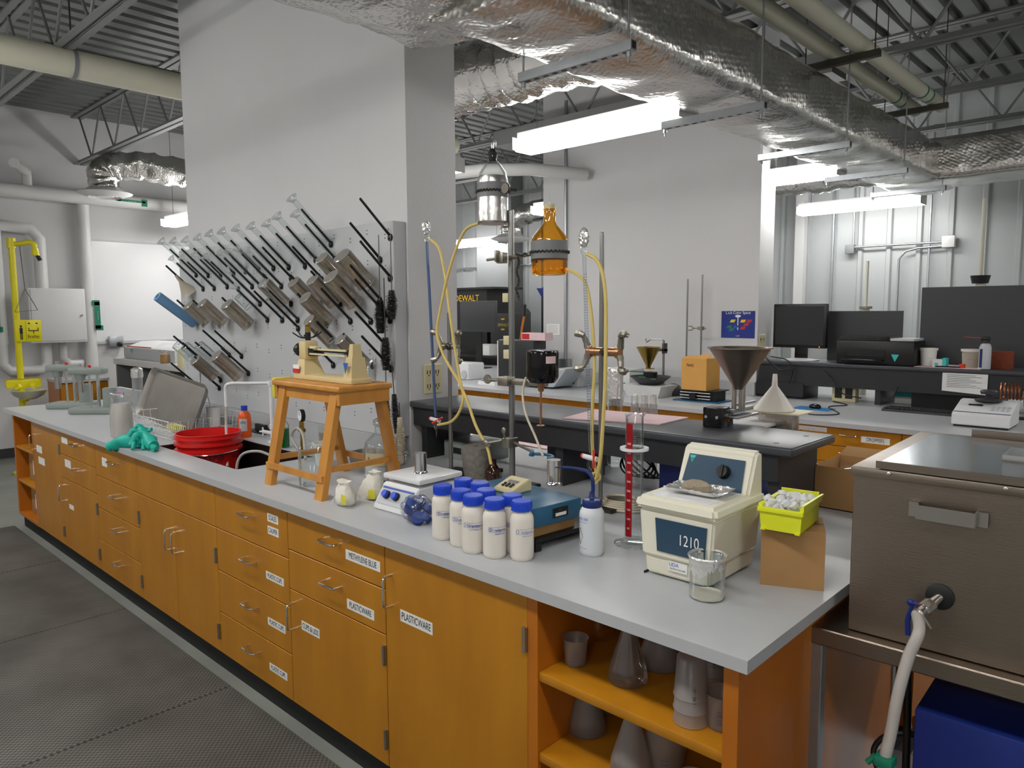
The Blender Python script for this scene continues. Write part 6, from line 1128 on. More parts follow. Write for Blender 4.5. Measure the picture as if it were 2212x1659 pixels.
# white chair between the benches
q = GY(1176, 868, 4.15); t = thing('office_chair', 'white shell chair between the two benches', 'chair', (q.x, 4.2, 0)); zc_ = q.z
b = MB(); b.sheet((-.22, -.05, .55), (.44, 0, 0), (0, 0, zc_ - .55), 16, 14, lambda u, v: V3((0, -.10 * (1 - (2 * u - 1) ** 2), -.07 * (2 * u - 1) ** 4 * v)), .02); b.build('backrest', 'white', t, 60)
b = MB(); b.box(-.22, .22, -.02, .4, .44, .48, .015); b.build('seat', 'white', t); b = MB(); b.cyl((0, .2, .1), (0, .2, .45), .025, seg=12); b.build('column', 'black', t)
for k in range(5): a = k * 2 * math.pi / 5; b = MB(); b.tube([(0, .2, .12), (.26 * math.cos(a), .2 + .26 * math.sin(a), .06)], .018, 8); b.ball((.26 * math.cos(a), .2 + .26 * math.sin(a), .03), .03, seg=10, rings=6); b.build('leg', 'black', t)
# ================================================================== REAR BENCH
def at(px, y, z): return V3((GY(px, 800, y).x, y, z))
# jack stand + carton
q = GZ(1505, 868); jy = q.y + .1; jx = q.x
t = thing('lab_jack', 'blue laboratory jack with steel rollers under the golden carton', 'jack', (jx, jy, WT)); b = MB(); b.box(-.2, .2, -.13, .13, 0, .008); b.build('base_plate', 'blue_paint', t); b = MB(); b.box(-.17, .17, -.11, .11, .085, .093); b.build('top_plate', 'black', t)
for z in (.025, .048, .072): b = MB(); b.cyl((-.15, -.1, z), (.12, -.1, z), .006, seg=10); b.build('roller', 'chrome', t)
b = MB(); b.cyl((-.03, -.125, .045), (-.03, -.1, .045), .028, seg=12); b.build('turning_knob', 'black', t); b = MB(); b.box(-.15, .15, -.08, .09, .008, .085); b.build('scissor_frame', 'black', t)
t = thing('carton', 'golden brown carton with scribbled marks on the laboratory jack', 'box', (jx - .0, jy, WT + .0935), .0); zc_ = GY(1508, 775, jy - .1).z - WT - .0935; b = MB(); b.box(-.135, .085, -.11, .11, 0, zc_); b.build('carton_body', 'card_gold', t)
b = MB(); b.hexa([(-.135, -.11), (-.02, -.11), (-.02, -.107), (-.135, -.107)], [(-.12, -.03), (-.02, -.03), (-.02, -.027), (-.12, -.027)], zc_, zc_ + .02); b.hexa([(-.02, -.11), (.085, -.11), (.085, -.107), (-.02, -.107)], [(-.0, -.02), (.085, -.02), (.085, -.017), (-.0, -.017)], zc_, zc_ + .035); b.build('top_flap', 'card_gold', t)
b = MB(); b.text('7642', .034, (-.06, -.1112, zc_ - .055)); b.build('handwriting', 'ink', t)
# two thin rods with a clamp
ry_ = 5.8
a1, a2 = at(1482, ry_, WT), at(1513, ry_, WT)
for a_, tp, l in ((a1, 603, 'thin steel rod behind the golden carton, left one'), (a2, 593, 'thin steel rod behind the golden carton, right one with a claw clamp')):
    px = 1482 if a_ is a1 else 1513; t = thing('rod_stand', l, 'stand', a_); b = MB(); b.cyl((0, 0, 0), (0, 0, GY(px, tp, ry_).z - WT), .008, seg=10); b.build('rod', 'rod', t); b = MB(); b.box(-.07, .07, -.04, .05, 0, .01); b.build('base_plate', 'gun', t)
    if a_ is a2: z = GY(1500, 709, ry_).z - WT; b = MB(); b.cyl((-.03, -.01, z), (.05, -.01, z), .006, seg=8); b.tube([(-.12, -.01, z + .018), (-.09, -.01, z + .018), (-.07, -.01, z), (-.03, -.01, z)], .005, 6); b.tube([(-.12, -.01, z - .018), (-.09, -.01, z - .018), (-.07, -.01, z)], .005, 6); b.box(-.02, .02, -.03, .02, z - .015, z + .015); b.build('claw_clamp', 'cast', t)
# brass funnel stand
fy = 5.55; q = at(1433, fy, WT); t = thing('brass_funnel_stand', 'brass funnel held on a rod above a black pan scale', 'funnel stand', q); zt = GY(1433, 735, fy).z - WT
b = MB(); b.cyl((0, 0, 0), (0, 0, zt), .010, seg=10); b.tube([(0, 0, zt), (-.02, 0, zt + .008), (-.13, 0, zt + .005), (-.16, 0, zt - .01), (-.175, 0, zt - .02), (-.185, 0, zt), (-.18, 0, zt + .01)], .006, 8); b.build('rod_and_hook', 'rod', t)
zf = GY(1400, 750, fy).z - WT; zf2 = GY(1400, 790, fy).z - WT; fx = GY(1401, 760, fy).x - q.x; b = MB(); b.lathe([(.02, zf2 - .02), (.022, zf2), (.105, zf - .004), (.112, zf), (.106, zf + .003), (.02, zf2 + .004), (.018, zf2 - .02)], (fx, 0, 0), seg=36); b.box(fx - .02, fx + .05, -.02, .02, zf2 - .028, zf2 - .02); b.build('brass_cone', 'brass', t)
b = MB(); b.box(-.04, .02, -.03, .03, zf - .03, zf - .01); b.box(.0, .02, -.03, .03, zf - .05, zf + .04, .003); b.build('clamp_bracket', 'gun', t)
sy = 5.35; q = at(1405, sy, WT); t = thing('pan_scale', 'black bowl-shaped pan scale with a white base under the brass funnel', 'scale', q); b = MB(); b.hexa([(-.15, -.12), (.15, -.12), (.15, .1), (-.15, .1)], [(-.2, -.15), (.2, -.15), (.2, .12), (-.2, .12)], 0, .10); b.build('base', 'white', t)
b = MB(); b.lathe([(0, .10), (.09, .10), (.17, .165), (.175, .17), (.165, .168), (.085, .108), (0, .108)], seg=36); b.build('bowl', 'dark_grey', t); b = MB(); b.cyl((0, 0, .1), (0, 0, .205), .06, seg=24); b.build('weight', 'black', t)
b = MB(); b.cyl((-.06, -.1, .165), (.15, -.15, .16), .004, seg=8); b.box(-.03, .03, -.13, -.12, .155, .175); b.box(-.2, -.07, -.04, .04, .2, .205); b.build('beam', 'green_lab', t)
b = MB(); b.ball((0, 0, .05), .07, (1, 1, .8), 16, 10); b.cyl((-.02, 0, .02), (.16, 0, .02), .018, seg=12); o = b.build('grinder', 'dark_grey'); q = GZ(1448, 856); o.location = (q.x, q.y + .05, WT); tag(o, 'dark rounded grinder lying left of the laboratory jack', 'grinder')
# grey boxes left of the scale
for px, w_, h_, l, mt_ in ((1240, .14, .17, 'pale grey instrument box behind the clear burette', 'grey_panel'), (1345, .16, .2, 'pale grey instrument box left of the black pan scale', 'white')):
    q = at(px, 5.62, WT); t = thing('instrument_box', l, 'instrument', q); b = MB(); b.box(-w_, w_, -.12, .12, .0, h_, .01); b.build('case', mt_, t); b = MB(); b.box(-w_ * .7, w_ * .7, -.1215, -.12, .03, h_ * .4); b.build('front_strip', 'blue_paint', t)
# pale hood/tub, tablet, white toaster, black PC
q = at(1190, 5.35, WT); t = thing('plastic_tub', 'translucent grey plastic tray tilted on the rear bench', 'tray', q); b = MB(); b.hexa([(-.25, -.14, .01), (.15, -.14, .02), (.15, .12, .02), (-.25, .12, .01)], [(-.12, -.16, .10), (.32, -.16, .2), (.32, .14, .2), (-.12, .14, .10)]); mat('tub_grey', (176, 184, 190), .35); b.build('tray_shell', 'tub_grey', t)
q = at(1065, 5.2, WT); t = thing('tablet_scale', 'white tablet-like scale with dark top on the rear bench', 'scale', q); b = MB(); b.hexa([(-.12, -.1), (.12, -.1), (.12, .1), (-.12, .1)], [(-.12, -.09), (.11, -.09), (.11, .1), (-.12, .1)], 0, .035); b.build('case', 'white_gloss', t); b = MB(); b.box(-.09, .08, -.07, .08, .0355, .04); b.build('dark_top', 'screen', t)
q = at(1010, 5.45, WT); t = thing('white_dispenser', 'white boxy dispenser at the left of the rear bench', 'appliance', q); b = MB(); b.box(-.2, .14, -.12, .12, 0, .18, .015); b.build('case', 'white_gloss', t); b = MB(); b.cyl((.08, -.13, .06), (.08, -.12, .06), .04, seg=18); b.build('round_dial', 'grey_panel', t)
q = at(1170, 5.62, WT); zt = GY(1160, 735, 5.6).z - WT; t = thing('computer_tower', 'black computer tower behind the black stirrer motor', 'computer', at(1135, 5.6, WT)); b = MB(); b.box(-.3, .2, -.1, .1, 0, zt, .012); b.build('case', 'black_lam', t); b = MB(); b.box(-.31, -.295, -.1, .1, .02, zt - .01); b.build('front_edge', 'white', t)
t = thing('snack_box', 'small red and white printed box on the computer tower', 'box', at(1160, 5.6, WT + zt + .0005)); b = MB(); b.box(-.16, .16, -.06, .06, 0, .075); b.build('box_body', 'pink', t); b = MB(); b.box(-.15, -.05, -.0615, -.06, .01, .065); b.mi(1); b.text('- - -', .03, (.04, -.0615, .045)); b.build('printed_face', ['red_ink', 'ink'], t)
b = MB(); b.tube([(0, 0, 0), (.02, 0, .12), (.05, 0, .24)], .012, 8); b.mi(1); b.tube([(.05, 0, .24), (.06, 0, .36)], .017, 8); o = b.build('hammer_handle', ['wood_dark', 'black']); o.location = at(1125, 5.62, WT + zt + .002); tag(o, 'orange and black hammer handle standing behind the tower', 'tool')
# DEWALT boxes and far desk
fy = 7.3
def fz(px, py, y=fy): return GY(px, py, y)
t = thing('tool_cabinet', 'black wall tool cabinet with yellow lettering, seen past the middle slab', 'cabinet', (fz(1010, 700).x, fy, 0)); x0 = fz(940, 700).x - fz(1010, 700).x; x1 = fz(1052, 700).x - fz(1010, 700).x; zt, zb = fz(1000, 622).z, fz(1000, 720).z
b = MB(); b.box(x0, x1, 0, .5, .0, zt - .03); b.box(x0, fz(1071, 618).x - fz(1010, 700).x, -.05, .55, zt - .03, zt); b.build('cabinet_body', 'black', t)
b = MB(); q = fz(1005, 645); b.text('DEWALT', .128, (q.x - fz(1010, 700).x + .03, -.003, q.z), sx=1.0); mat('brand_yellow', (236, 186, 20), .4); b.build('yellow_lettering', 'brand_yellow', t)
q = fz(1086, 700, 7.2); t = thing('tool_chest', 'stack of black tool cases with yellow latches beyond the rear bench', 'tool box', (q.x, 7.2, 0)); zt = fz(1080, 667, 7.2).z; b = MB(); b.box(-.24, .16, 0, .4, 0, zt - .06, .01); b.hexa([(-.24, 0), (.16, 0), (.16, .4), (-.24, .4)], [(-.24, .05), (.1, .05), (.1, .4), (-.24, .4)], zt - .06, zt); b.build('case_stack', 'black', t)
b = MB(); z0 = fz(1080, 702, 7.2).z; b.text('DEWALT', .055, (.0, -.003, z0)); b.build('yellow_lettering', 'brand_yellow', t)
for z in (z0 + .08, z0 - .06): b = MB(); b.box(-.02, .04, -.012, 0, z - .01, z + .01); b.build('latch', 'brand_yellow', t)
q = fz(1033, 718, 6.6); t = thing('computer_monitor', 'dark computer monitor seen from behind past the middle slab', 'monitor', (q.x, 6.6, WT)); za, zb = fz(1033, 650, 6.6).z - WT, fz(1033, 717, 6.6).z - WT; hw2 = (fz(1070, 700, 6.6).x - fz(995, 700, 6.6).x) / 2
b = MB(); b.box(-hw2, hw2, -.02, .03, zb, za, .006); b.build('screen_shell', 'dark_grey', t); b = MB(); b.box(-.05, .05, 0, .03, 0, zb); b.box(-.15, .15, -.1, .1, 0, .012); b.build('stand', 'black', t)
t = thing('black_desk', 'black shelving and desk clutter beyond the rear bench', 'desk', (fz(1040, 760, 7.0).x, 7.2, 0)); b = MB(); b.box(-.75, .35, -.02, .0, 0, 1.0); b.box(-.75, .35, -.25, .0, 1.02, 1.05); b.build('shelving', 'black', t); b = MB(); b.box(-.05, .15, -.2, -.05, 1.051, 1.2); b.build('paper_pile', 'paper', t)
q = fz(1182, 650, 8.6); t = thing('blue_machine', 'tall dark blue machine with a flared top beside the rear slab', 'machine', (q.x, 8.6, 0)); zt, zm = fz(1182, 597, 8.6).z, fz(1182, 622, 8.6).z; b = MB(); b.box(-.12, .3, 0, .1, 0, zm - .12); b.build('column', 'black_lam', t); b = MB(); b.hexa([(-.12, 0), (.3, 0), (.3, .1), (-.12, .1)], [(-.22, 0), (.3, 0), (.3, .1), (-.22, .1)], zm - .13, zm); b.hexa([(-.1, 0), (.3, 0), (.3, .1), (-.1, .1)], [(.1, 0), (.3, 0), (.3, .1), (.1, .1)], zm, zt); b.build('flared_top', 'deep_blue', t)
# poster on rear slab
a, c = GY(1559, 672, 5.948), GY(1630, 731, 5.948); t = thing('poster', 'blue printed poster of a coloured diagram on the rear wall slab', 'poster', ((a.x + c.x) / 2, 5.948, (a.z + c.z) / 2)); w_, h_ = (c.x - a.x) / 2, (a.z - c.z) / 2
b = MB(); b.box(-w_, w_, -.001, .001, -h_, h_); b.mi(1); b.text('L.a.b Color Space', .032, (0, -.0022, h_ * .87)); b.box(-.004, .004, -.002, -.0015, -h_ * .4, h_ * .6); b.ball((.0, -.002, h_ * .62), .022, (1.2, .02, .5)); b.text('L=0', .02, (0, -.0022, -h_ * .85))
for x, z, i in ((-.05, .03, 2), (.045, .03, 3), (-.08, -.02, 4), (.075, .0, 5), (-.06, -.045, 4), (.045, -.03, 5), (.10, .03, 5), (-.02, -.02, 6)): b.mi(i); b.hexa([(x - .025, -.002, z - .012), (x + .015, -.002, z - .012), (x + .015, -.0015, z - .012), (x - .025, -.0015, z - .012)], [(x - .012, -.002, z + .012), (x + .03, -.002, z + .012), (x + .03, -.0015, z + .012), (x - .012, -.0015, z + .012)])
b.build('print', ['poster', 'paper', 'lab_yellow', 'brand_yellow', 'green_lab', 'red_ink', 'ink_blue'], t)
b = MB(); b.box(-.09, .09, -.001, .001, -.06, .06); b.mi(1)
for k in range(6): b.box(-.07, .06, -.0015, -.001, .04 - k * .015, .042 - k * .015)
o = b.build('paper_notice', ['paper', 'grey']); q = GY(1195, 712, 5.947); o.location = (q.x, 5.947, q.z); tag(o, 'small white notice taped on the rear slab left of the conduit', 'notice')
# monitor, printer, panels on the rear ledge
ZR = 1.2205
q = at(1728, 6.15, ZR); t = thing('computer_monitor', 'black computer monitor standing on the rear ledge', 'monitor', q, .0); a, c = GY(1674, 657, 6.15), GY(1785, 753, 6.15); xa, xb, za, zb = a.x - q.x, c.x - q.x, a.z - ZR, c.z - ZR
b = MB(); b.box(xa, xb, -.02, .03, zb, za, .006); b.build('bezel', 'black', t); b = MB(); b.box(xa + .02, xb - .02, -.0215, -.02, zb + .025, za - .02); b.build('screen', 'screen', t); b = MB(); b.box(-.05, .05, .0, .03, .01, zb + .02); b.build('neck', 'black_gloss', t)
b = MB(); b.lathe([(0, 0), (.15, 0), (.15, .006), (.05, .02), (0, .02)], seg=30); b.build('foot', 'grey_panel', t); b = MB(); b.ball((xb - .05, -.021, zb + .012), .005, seg=8, rings=5); b.build('power_light', 'led', t)
q = at(1893, 6.12, ZR); t = thing('printer', 'black desktop printer on the rear ledge', 'printer', q); xa, xb = GY(1810, 760, 6.0).x - q.x, GY(1978, 760, 6.0).x - q.x; h_ = GY(1890, 727, 6.0).z - ZR
b = MB(); b.box(xa, xb, -.16, .14, 0, h_ - .03, .012); b.build('body', 'black', t); b = MB(); b.hexa([(xa + .005, -.16), (xb - .17, -.16), (xb - .17, .14), (xa + .005, .14)], [(xa + .03, -.13), (xb - .18, -.13), (xb - .18, .12), (xa + .03, .12)], h_ - .03, h_); b.build('lid', 'black_gloss', t)
b = MB(); b.box(xb - .165, xb - .004, -.165, .1, h_ - .03, h_ - .012, .003); b.build('card_slot_top', 'grey_panel', t); b = MB(); b.box(xa + .09, xb - .2, -.166, -.16, h_ * .3, h_ * .55); b.build('paper_slot', 'rubber', t); b = MB(); b.box(xa + .06, xb - .2, -.23, -.16, .03, .045, .004); b.build('output_tray', 'black_gloss', t)
b = MB(); b._add([(xb - .155, -.163, .085), (xb - .10, -.163, .085), (xb - .128, -.163, .03)], [(0, 1, 2)]); b.build('triangle_sticker', 'turq', t)
def panel(p0, p1, py_b, lab, y=6.36):
    a, c = GY(p0[0], p0[1], y), GY(p1[0], p1[1], y); b = MB(); b.box(a.x, c.x, y, y + .02, ZR, a.z); b2 = b.build('screen_panel', 'dark_grey'); return tag(b2, lab, 'panel')
panel((1790, 672), (1951, 669), 780, 'dark grey upright panel on the rear ledge behind the printer', 6.33)
panel((1992, 621), (2290, 614), 800, 'taller dark grey upright panel at the right end of the rear ledge', 6.33)
q = GY(2117, 615, 6.6); t = thing('stopper_tube', 'black rubber stopper on a tube above the tall dark panel', 'stopper', (q.x, 6.6, q.z - .5)); b = MB(); b.cyl((0, 0, -.0 - (q.z - .5 - .9155)), (0, 0, .52), .030, seg=16); b.cyl((0, 0, .57), (0, 0, 1.15), .014, seg=10); b.build('glass_pipe', 'pipe_cream', t, 60); b = MB(); b.lathe([(0, .51), (.055, .51), (.068, .57), (0, .572)], seg=24); b.build('rubber_stopper', 'rubber', t)
q = GY(1870, 667, 6.6); t = thing('stopper_tube', 'pale tube with a flat cap above the panel behind the printer', 'stopper', (q.x, 6.6, q.z - .5)); b = MB(); b.cyl((0, 0, -(q.z - .5 - .9155)), (0, 0, .5), .03, seg=14); b.cyl((0, 0, .52), (0, 0, .9), .012, seg=10); b.build('glass_pipe', 'pipe_cream', t, 60); b = MB(); b.lathe([(0, .5), (.05, .5), (.05, .52), (0, .52)], seg=24); b.build('cap', 'cast', t)
# right ledge items
pm = [GY(*p, 5.96).x for p in ((1975, 790), (2118, 798))]; b = MB(); b.box(pm[0], pm[1], 5.95, 6.3, ZR, ZR + .003); tag(b.build('absorbent_mat', 'pink'), 'pink mat on the rear ledge under the white tubs', 'mat')
def onledge(px, y=6.08): return at(px, y, ZR + .0035)
for px, l in ((2004, 'white lidded tub on the rear ledge beside the printer'), (2095, 'white lidded tub on the rear ledge beside the spray can')):
    t = thing('plastic_tub', l, 'tub', onledge(px, 6.12)); b = MB(); b.lathe([(0, 0), (.048, 0), (.056, .115), (0, .115)], seg=28); b.build('tub_wall', 'white_plastic_thin' if px > 2050 else 'cup_white', t); b = MB(); b.lathe([(.0, .113), (.062, .113), (.063, .13), (0, .132)], seg=28); b.build('lid', 'cup_white', t); b = MB(); b.wtext('- - -', .02, (0, 0, 0), .054, vdir(onledge(px)), .06); b.build('handwriting', 'ink_blue', t)
t = thing('spray_can', 'tall white and blue spray can with black trigger on the rear ledge', 'can', onledge(2126, 6.0)); b = MB(); b.lathe([(0, 0), (.036, 0), (.037, .004), (.037, .15), (.03, .17), (.018, .18), (0, .18)], seg=28); b.build('can_body', 'grey_panel', t); b = MB(); b.band((0, 0, 0), .0375, vdir((q.x, 6.0)) - 1.2, vdir((q.x, 6.0)) - .6, .01, .14); b.build('blue_label', 'navy', t)
b = MB(); b.lathe([(0, .18), (.024, .18), (.022, .2), (0, .2)], seg=20); b.box(-.03, .025, -.012, .012, .195, .225, .004); b.build('trigger_cap', 'black', t); b = MB(); b.cyl((-.02, 0, .215), (-.13, -.01, .222), .0018, seg=6); b.build('straw', 'red_small', t)
t = thing('small_box', 'small white and teal pipette box on the rear ledge', 'box', onledge(2030, 6.02)); b = MB(); b.box(-.045, .02, -.03, .04, 0, .055); b.mi(1); b.box(.02, .045, -.03, .04, 0, .065); b.mi(1); b.box(-.03, -.005, -.031, -.03, .012, .03); b.build('box_body', ['white', 'turq'], t)
b = MB(); b.cyl((0, 0, 0), (0, 0, .028), .02, seg=16); o = b.build('small_container', 'red_small'); o.location = onledge(2078, 6.0); tag(o, 'small orange-red container lying on the pink mat of the rear ledge', 'container')
b = MB(); b.tube([(-.09, 0, .005), (0, .01, .006), (.07, 0, .005)], .005, 8); o = b.build('marker_pen', 'black'); o.location = onledge(2050, 5.98); tag(o, 'black marker pen lying on the pink mat of the rear ledge', 'pen')
t = thing('brick', 'rough reddish brick at the right of the spray can', 'brick', at(2165, 6.12, ZR)); b = MB(); b.box(-.075, .06, -.05, .05, 0, .125, .004); b.build('brick_body', 'brick', t)
t = thing('paper_notice', 'printed white sheet taped to the front of the rear ledge', 'notice', at(2084, 5.928, 1.135)); b = MB(); b.hexa([(-.14, .012, -.075), (.14, .006, -.09), (.14, .008, -.09), (-.14, .014, -.075)], [(-.14, .012, .065), (.14, .012, .065), (.14, .014, .065), (-.14, .014, .065)]); b.mi(1)
for k in range(8): b.box(-.11, .07 + .04 * math.sin(k * 2.1), .008, .0085, .04 - k * .012, .0425 - k * .012)
b.build('sheet', ['paper', 'grey'], t)
# desk under ledge: mouse, keyboard, plates, speaker
q = GZ(1978, 894); t = thing('keyboard', 'black computer keyboard on the rear bench', 'keyboard', (q.x + .03, q.y + .1, WT), .0); b = MB(); b.hexa([(-.26, -.09), (.26, -.09), (.26, .09), (-.26, .09)], [(-.255, -.085), (.255, -.085), (.255, .085), (-.255, .085)], 0, .018); b.build('keyboard_base', 'black', t)
k0 = None
for j in range(5):
    for i in range(18):
        if k0 is None: b = MB(); b.box(-.0115, .0115, -.0125, .0125, 0, .008, .002, seg=1); k0 = b.build('key', 'black_lam', t); o = k0
        else: o = k0.copy(); COL.objects.link(o)
        o.location = (-.235 + i * .0275, -.064 + j * .031, .0185)
q = GZ(1757, 884); t = thing('computer_mouse', 'black computer mouse on a blue mouse pad', 'mouse', (q.x, q.y + .03, WT + .004)); b = MB(); b.ball((0, 0, .012), .04, (1.1, .75, .55), 18, 10); b.build('mouse_shell', 'black_gloss', t)
b = MB(); b.box(-.14, .12, -.08, .09, 0, .003); mat('pad_blue', (40, 120, 180), .5); o = b.build('mouse_pad', 'pad_blue'); o.location = (q.x, q.y + .02, WT); tag(o, 'blue mouse pad on the rear bench', 'mouse pad')
hose([GZ(1720, 890) + V3((0, 0, .004)), GZ(1760, 897) + V3((0, 0, .004)), GZ(1812, 895) + V3((0, 0, .004)), GZ(1790, 880) + V3((0, 0, .004)), GZ(1830, 876) + V3((0, 0, .004)), GZ(1800, 868) + V3((0, 0, .004))], .004, 'black cable looping around the blue mouse pad', 'black', 'cable', 'cable')
q = at(1832, 6.1, WT); t = thing('double_frame', 'pale box with two dark windows under the rear ledge', 'speaker', (q.x, 6.05, WT + .0)); b = MB(); b.box(-.09, .09, -.03, .05, .0, .16, .003); b.build('frame', 'ivory', t)
for x in (-.04, .04): b = MB(); b.box(x - .028, x + .028, -.032, -.03, .025, .13); b.build('dark_window', 'black', t)
t = thing('black_speaker', 'low black cabinet under the rear ledge behind the white funnel', 'cabinet', at(1706, 6.15, WT)); b = MB(); b.box(-.2, .2, -.2, .12, 0, .15, .005); b.build('case', 'black', t); b = MB(); b.box(-.2, .2, -.21, -.2, .02, .13); b.build('front_panel', 'black_lam', t)
t = thing('turquoise_folder', 'turquoise folder standing under the rear ledge', 'folder', at(1963, 6.2, WT)); b = MB(); b.box(-.09, .12, 0, .02, .05, .27); b.build('cover', 'turq', t); b = MB(); b.box(-.09, .12, -.002, 0.0, .0, .05); b.build('spine', 'paper', t)
t = thing('computer_tower', 'black computer tower under the right part of the rear ledge', 'computer', at(2065, 6.1, WT)); b = MB(); b.box(-.26, .3, -.1, .2, 0, .25, .006); b.build('case', 'black', t); b = MB(); b.box(-.2, .2, -.104, -.1, .17, .175); b.build('seam', 'dark_grey', t)
for k, (pts, l) in enumerate(((((1665, 770), (1700, 778), (1712, 800), (1705, 830)), 'black cable hanging behind the steel funnel'), (((1650, 768), (1672, 790), (1690, 800), (1720, 795)), 'black cable looping on the rear ledge left of the monitor'), (((1940, 835), (1930, 855), (1915, 862), (1900, 850)), 'thin black cable under the printer'), (((1780, 800), (1800, 820), (1820, 850), (1860, 860)), 'black cable dangling under the rear ledge by the white frame'))):
    hose([GY(a, c, 5.9) for a, c in pts], .005, l, 'black', 'cable', 'cable')
q = GY(2180, 845, 5.75); t = thing('copper_coil', 'coppery spring coil at the right edge behind the centrifuge', 'coil', (q.x, 5.75, WT)); b = MB(); zc_ = q.z - WT
b.tube([(-.05 + .12 * k / 60 + 0, .05 * math.cos(k * .62), zc_ + .055 * math.sin(k * .62)) for k in range(61)], .004, 6); b.tube([(-.05, .05, zc_), (-.07, .05, 0)], .004, 6); b.tube([(.07, .05, zc_), (.09, .05, 0)], .004, 6); b.build('coil_wire', 'copper', t); b = MB(); b.box(-.1, .12, -.0, .1, 0, .01); b.build('base', 'black', t)
# centrifuge-like meter
a, c = GZ(2062, 918), GZ(2165, 932); t = thing('digital_meter', 'white keypad meter with a black knob on the rear bench', 'instrument', ((a.x + c.x) / 2 + .01, (a.y + c.y) / 2 + .14, WT), .0); w_ = (c.x - a.x) / 2 + .02
b = MB(); b.prism([(-.14, .012), (-.14, .075), (-.12, .085), (.08, .15), (.14, .15), (.14, .012)], -w_, w_, 'x'); bmesh.ops.bevel(b.bm, geom=b.bm.edges[:], offset=.004, segments=2, affect='EDGES'); b.build('case', 'white_gloss', t); b = MB(); b.box(-w_ + .01, w_ - .01, -.13, .13, 0, .012); b.build('rubber_base', 'black', t)
n = V3((0, -.065, .2)).normalized(); e = V3((0, .2, .065)).normalized(); c0 = V3((0, -.02, .1175)) + n * .002
def on3(u, v): return c0 + V3((u, 0, 0)) + e * v
b = MB(); b.quad(on3(-w_ * .6, .01), on3(-w_ * .1, .01), on3(-w_ * .1, .035), on3(-w_ * .6, .035)); b.build('display', 'black', t)
for i in range(4):
    for j in range(3): b = MB(); q = on3(w_ * .3 + i * w_ * .17, -.04 + j * .026); b.cyl(q, q + n * .002, .009, seg=12); b.build('key', 'grey_panel', t)
b = MB(); b.quad(on3(-w_ * .98, -.095), on3(w_ * .98, -.095), on3(w_ * .98, -.088), on3(-w_ * .98, -.088)); b.build('blue_stripe', 'navy', t)
b = MB(); b.lathe([(0, .15), (.075, .15), (.078, .158), (.03, .166), (.018, .17), (.018, .19), (.045, .193), (.048, .21), (.04, .218), (0, .218)], (0, .07, 0), seg=30); b.build('lid_knob', 'dark_grey', t)
b = MB(); b.box(-.16, .16, -.04, .04, 0, .10, .003)
# ================================================================== STEEL BATH AT THE RIGHT
t = thing('steel_water_bath', 'large brushed stainless steel water bath with a lid and drain valve', 'water bath', (-.607, 1.86, .8455), .03); Wb, Db, Hb = .85, .66, .415
b = MB(); b.box(0, Wb, 0, Db, 0, Hb - .012, .002, seg=1); b.build('tank', 'brushed', t); b = MB(); b.box(-.006, Wb, -.008, Db + .005, Hb - .022, Hb, .003); b.build('top_frame', 'brushed', t)
b = MB(); b.box(.055, Wb - .02, .0, Db - .12, Hb, Hb + .016, .002, seg=1); b.box(.05, Wb - .02, -.006, .0, Hb + .002, Hb + .020); b.build('lid', 'brushed', t)
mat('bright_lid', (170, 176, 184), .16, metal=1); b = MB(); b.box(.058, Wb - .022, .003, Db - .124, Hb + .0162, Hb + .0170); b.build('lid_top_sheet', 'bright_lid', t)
b = MB(); b.box(.15, Wb, Db - .10, Db - .09, Hb, Hb + .035); b.build('rear_rail', 'brushed', t)
b = MB(); x = .31; b.box(x - .022, x + .022, .10, .104, Hb + .016, Hb + .045); b.box(x - .022, x + .022, .10, .22, Hb + .045, Hb + .049); b.box(x - .022, x + .022, .216, .22, Hb + .016, Hb + .045); b.build('lid_handle', 'chrome', t)
def fb(px, py, dz=0): q = GY(px, py, 1.86); return V3((q.x + .61, 0, q.z - .845))
h0, h1 = fb(1972, 1100), fb(2118, 1122); zc_ = (h0.z + h1.z) / 2; b = MB()
b.box(h0.x - .01, h0.x + .012, -.012, -.002, zc_ - .016, zc_ + .016); b.box(h0.x + .008, h0.x + .012, -.03, -.002, zc_ - .016, zc_ + .016); b.box(h0.x + .01, h1.x - .01, -.032, -.028, zc_ - .016, zc_ + .016); b.box(h1.x - .012, h1.x - .008, -.03, -.002, zc_ - .016, zc_ + .016); b.box(h1.x - .012, h1.x + .012, -.012, -.008, zc_ - .016, zc_ + .016); b.build('side_handle', 'steel', t)
for px, py in ((1919, 1022), (2169, 1056)): q = fb(px, py); b = MB(); b.ball((q.x, -.010, q.z), .005, (1, .6, 1), 10, 6); b.build('rivet', 'chrome', t)
q = fb(2026, 1290); b = MB(); b.lathe([(0, 0), (.028, 0), (.03, .004), (.02, .010), (0, .010)], (q.x, -.0, q.z), (0, -1, 0), 24); b.build('rubber_grommet', 'rubber', t)
b = MB(); o_ = V3((q.x, -.008, q.z)); d_ = V3((-.35, -.85, -.35)).normalized(); b.cyl(o_, o_ + d_ * .03, .011, seg=16); b.cyl(o_ + d_ * .03, o_ + d_ * .055, .016, seg=8); b.cyl(o_ + d_ * .055, o_ + d_ * .08, .012, seg=14); b.build('drain_valve', 'chrome', t)
b = MB(); b.cyl(o_ + d_ * .045, o_ + d_ * .045 + V3((-.03, 0, .004)), .005, seg=8); b.ball(o_ + d_ * .045 + V3((-.034, 0, .004)), .008, seg=10, rings=6); b.tube([o_ + d_ * .045 + V3((-.03, 0, 0)), o_ + d_ * .045 + V3((-.038, .0, -.04)), o_ + d_ * .045 + V3((-.036, 0, -.075))], [.004, .006, .006], 8); b.build('valve_lever', 'deep_blue', t)
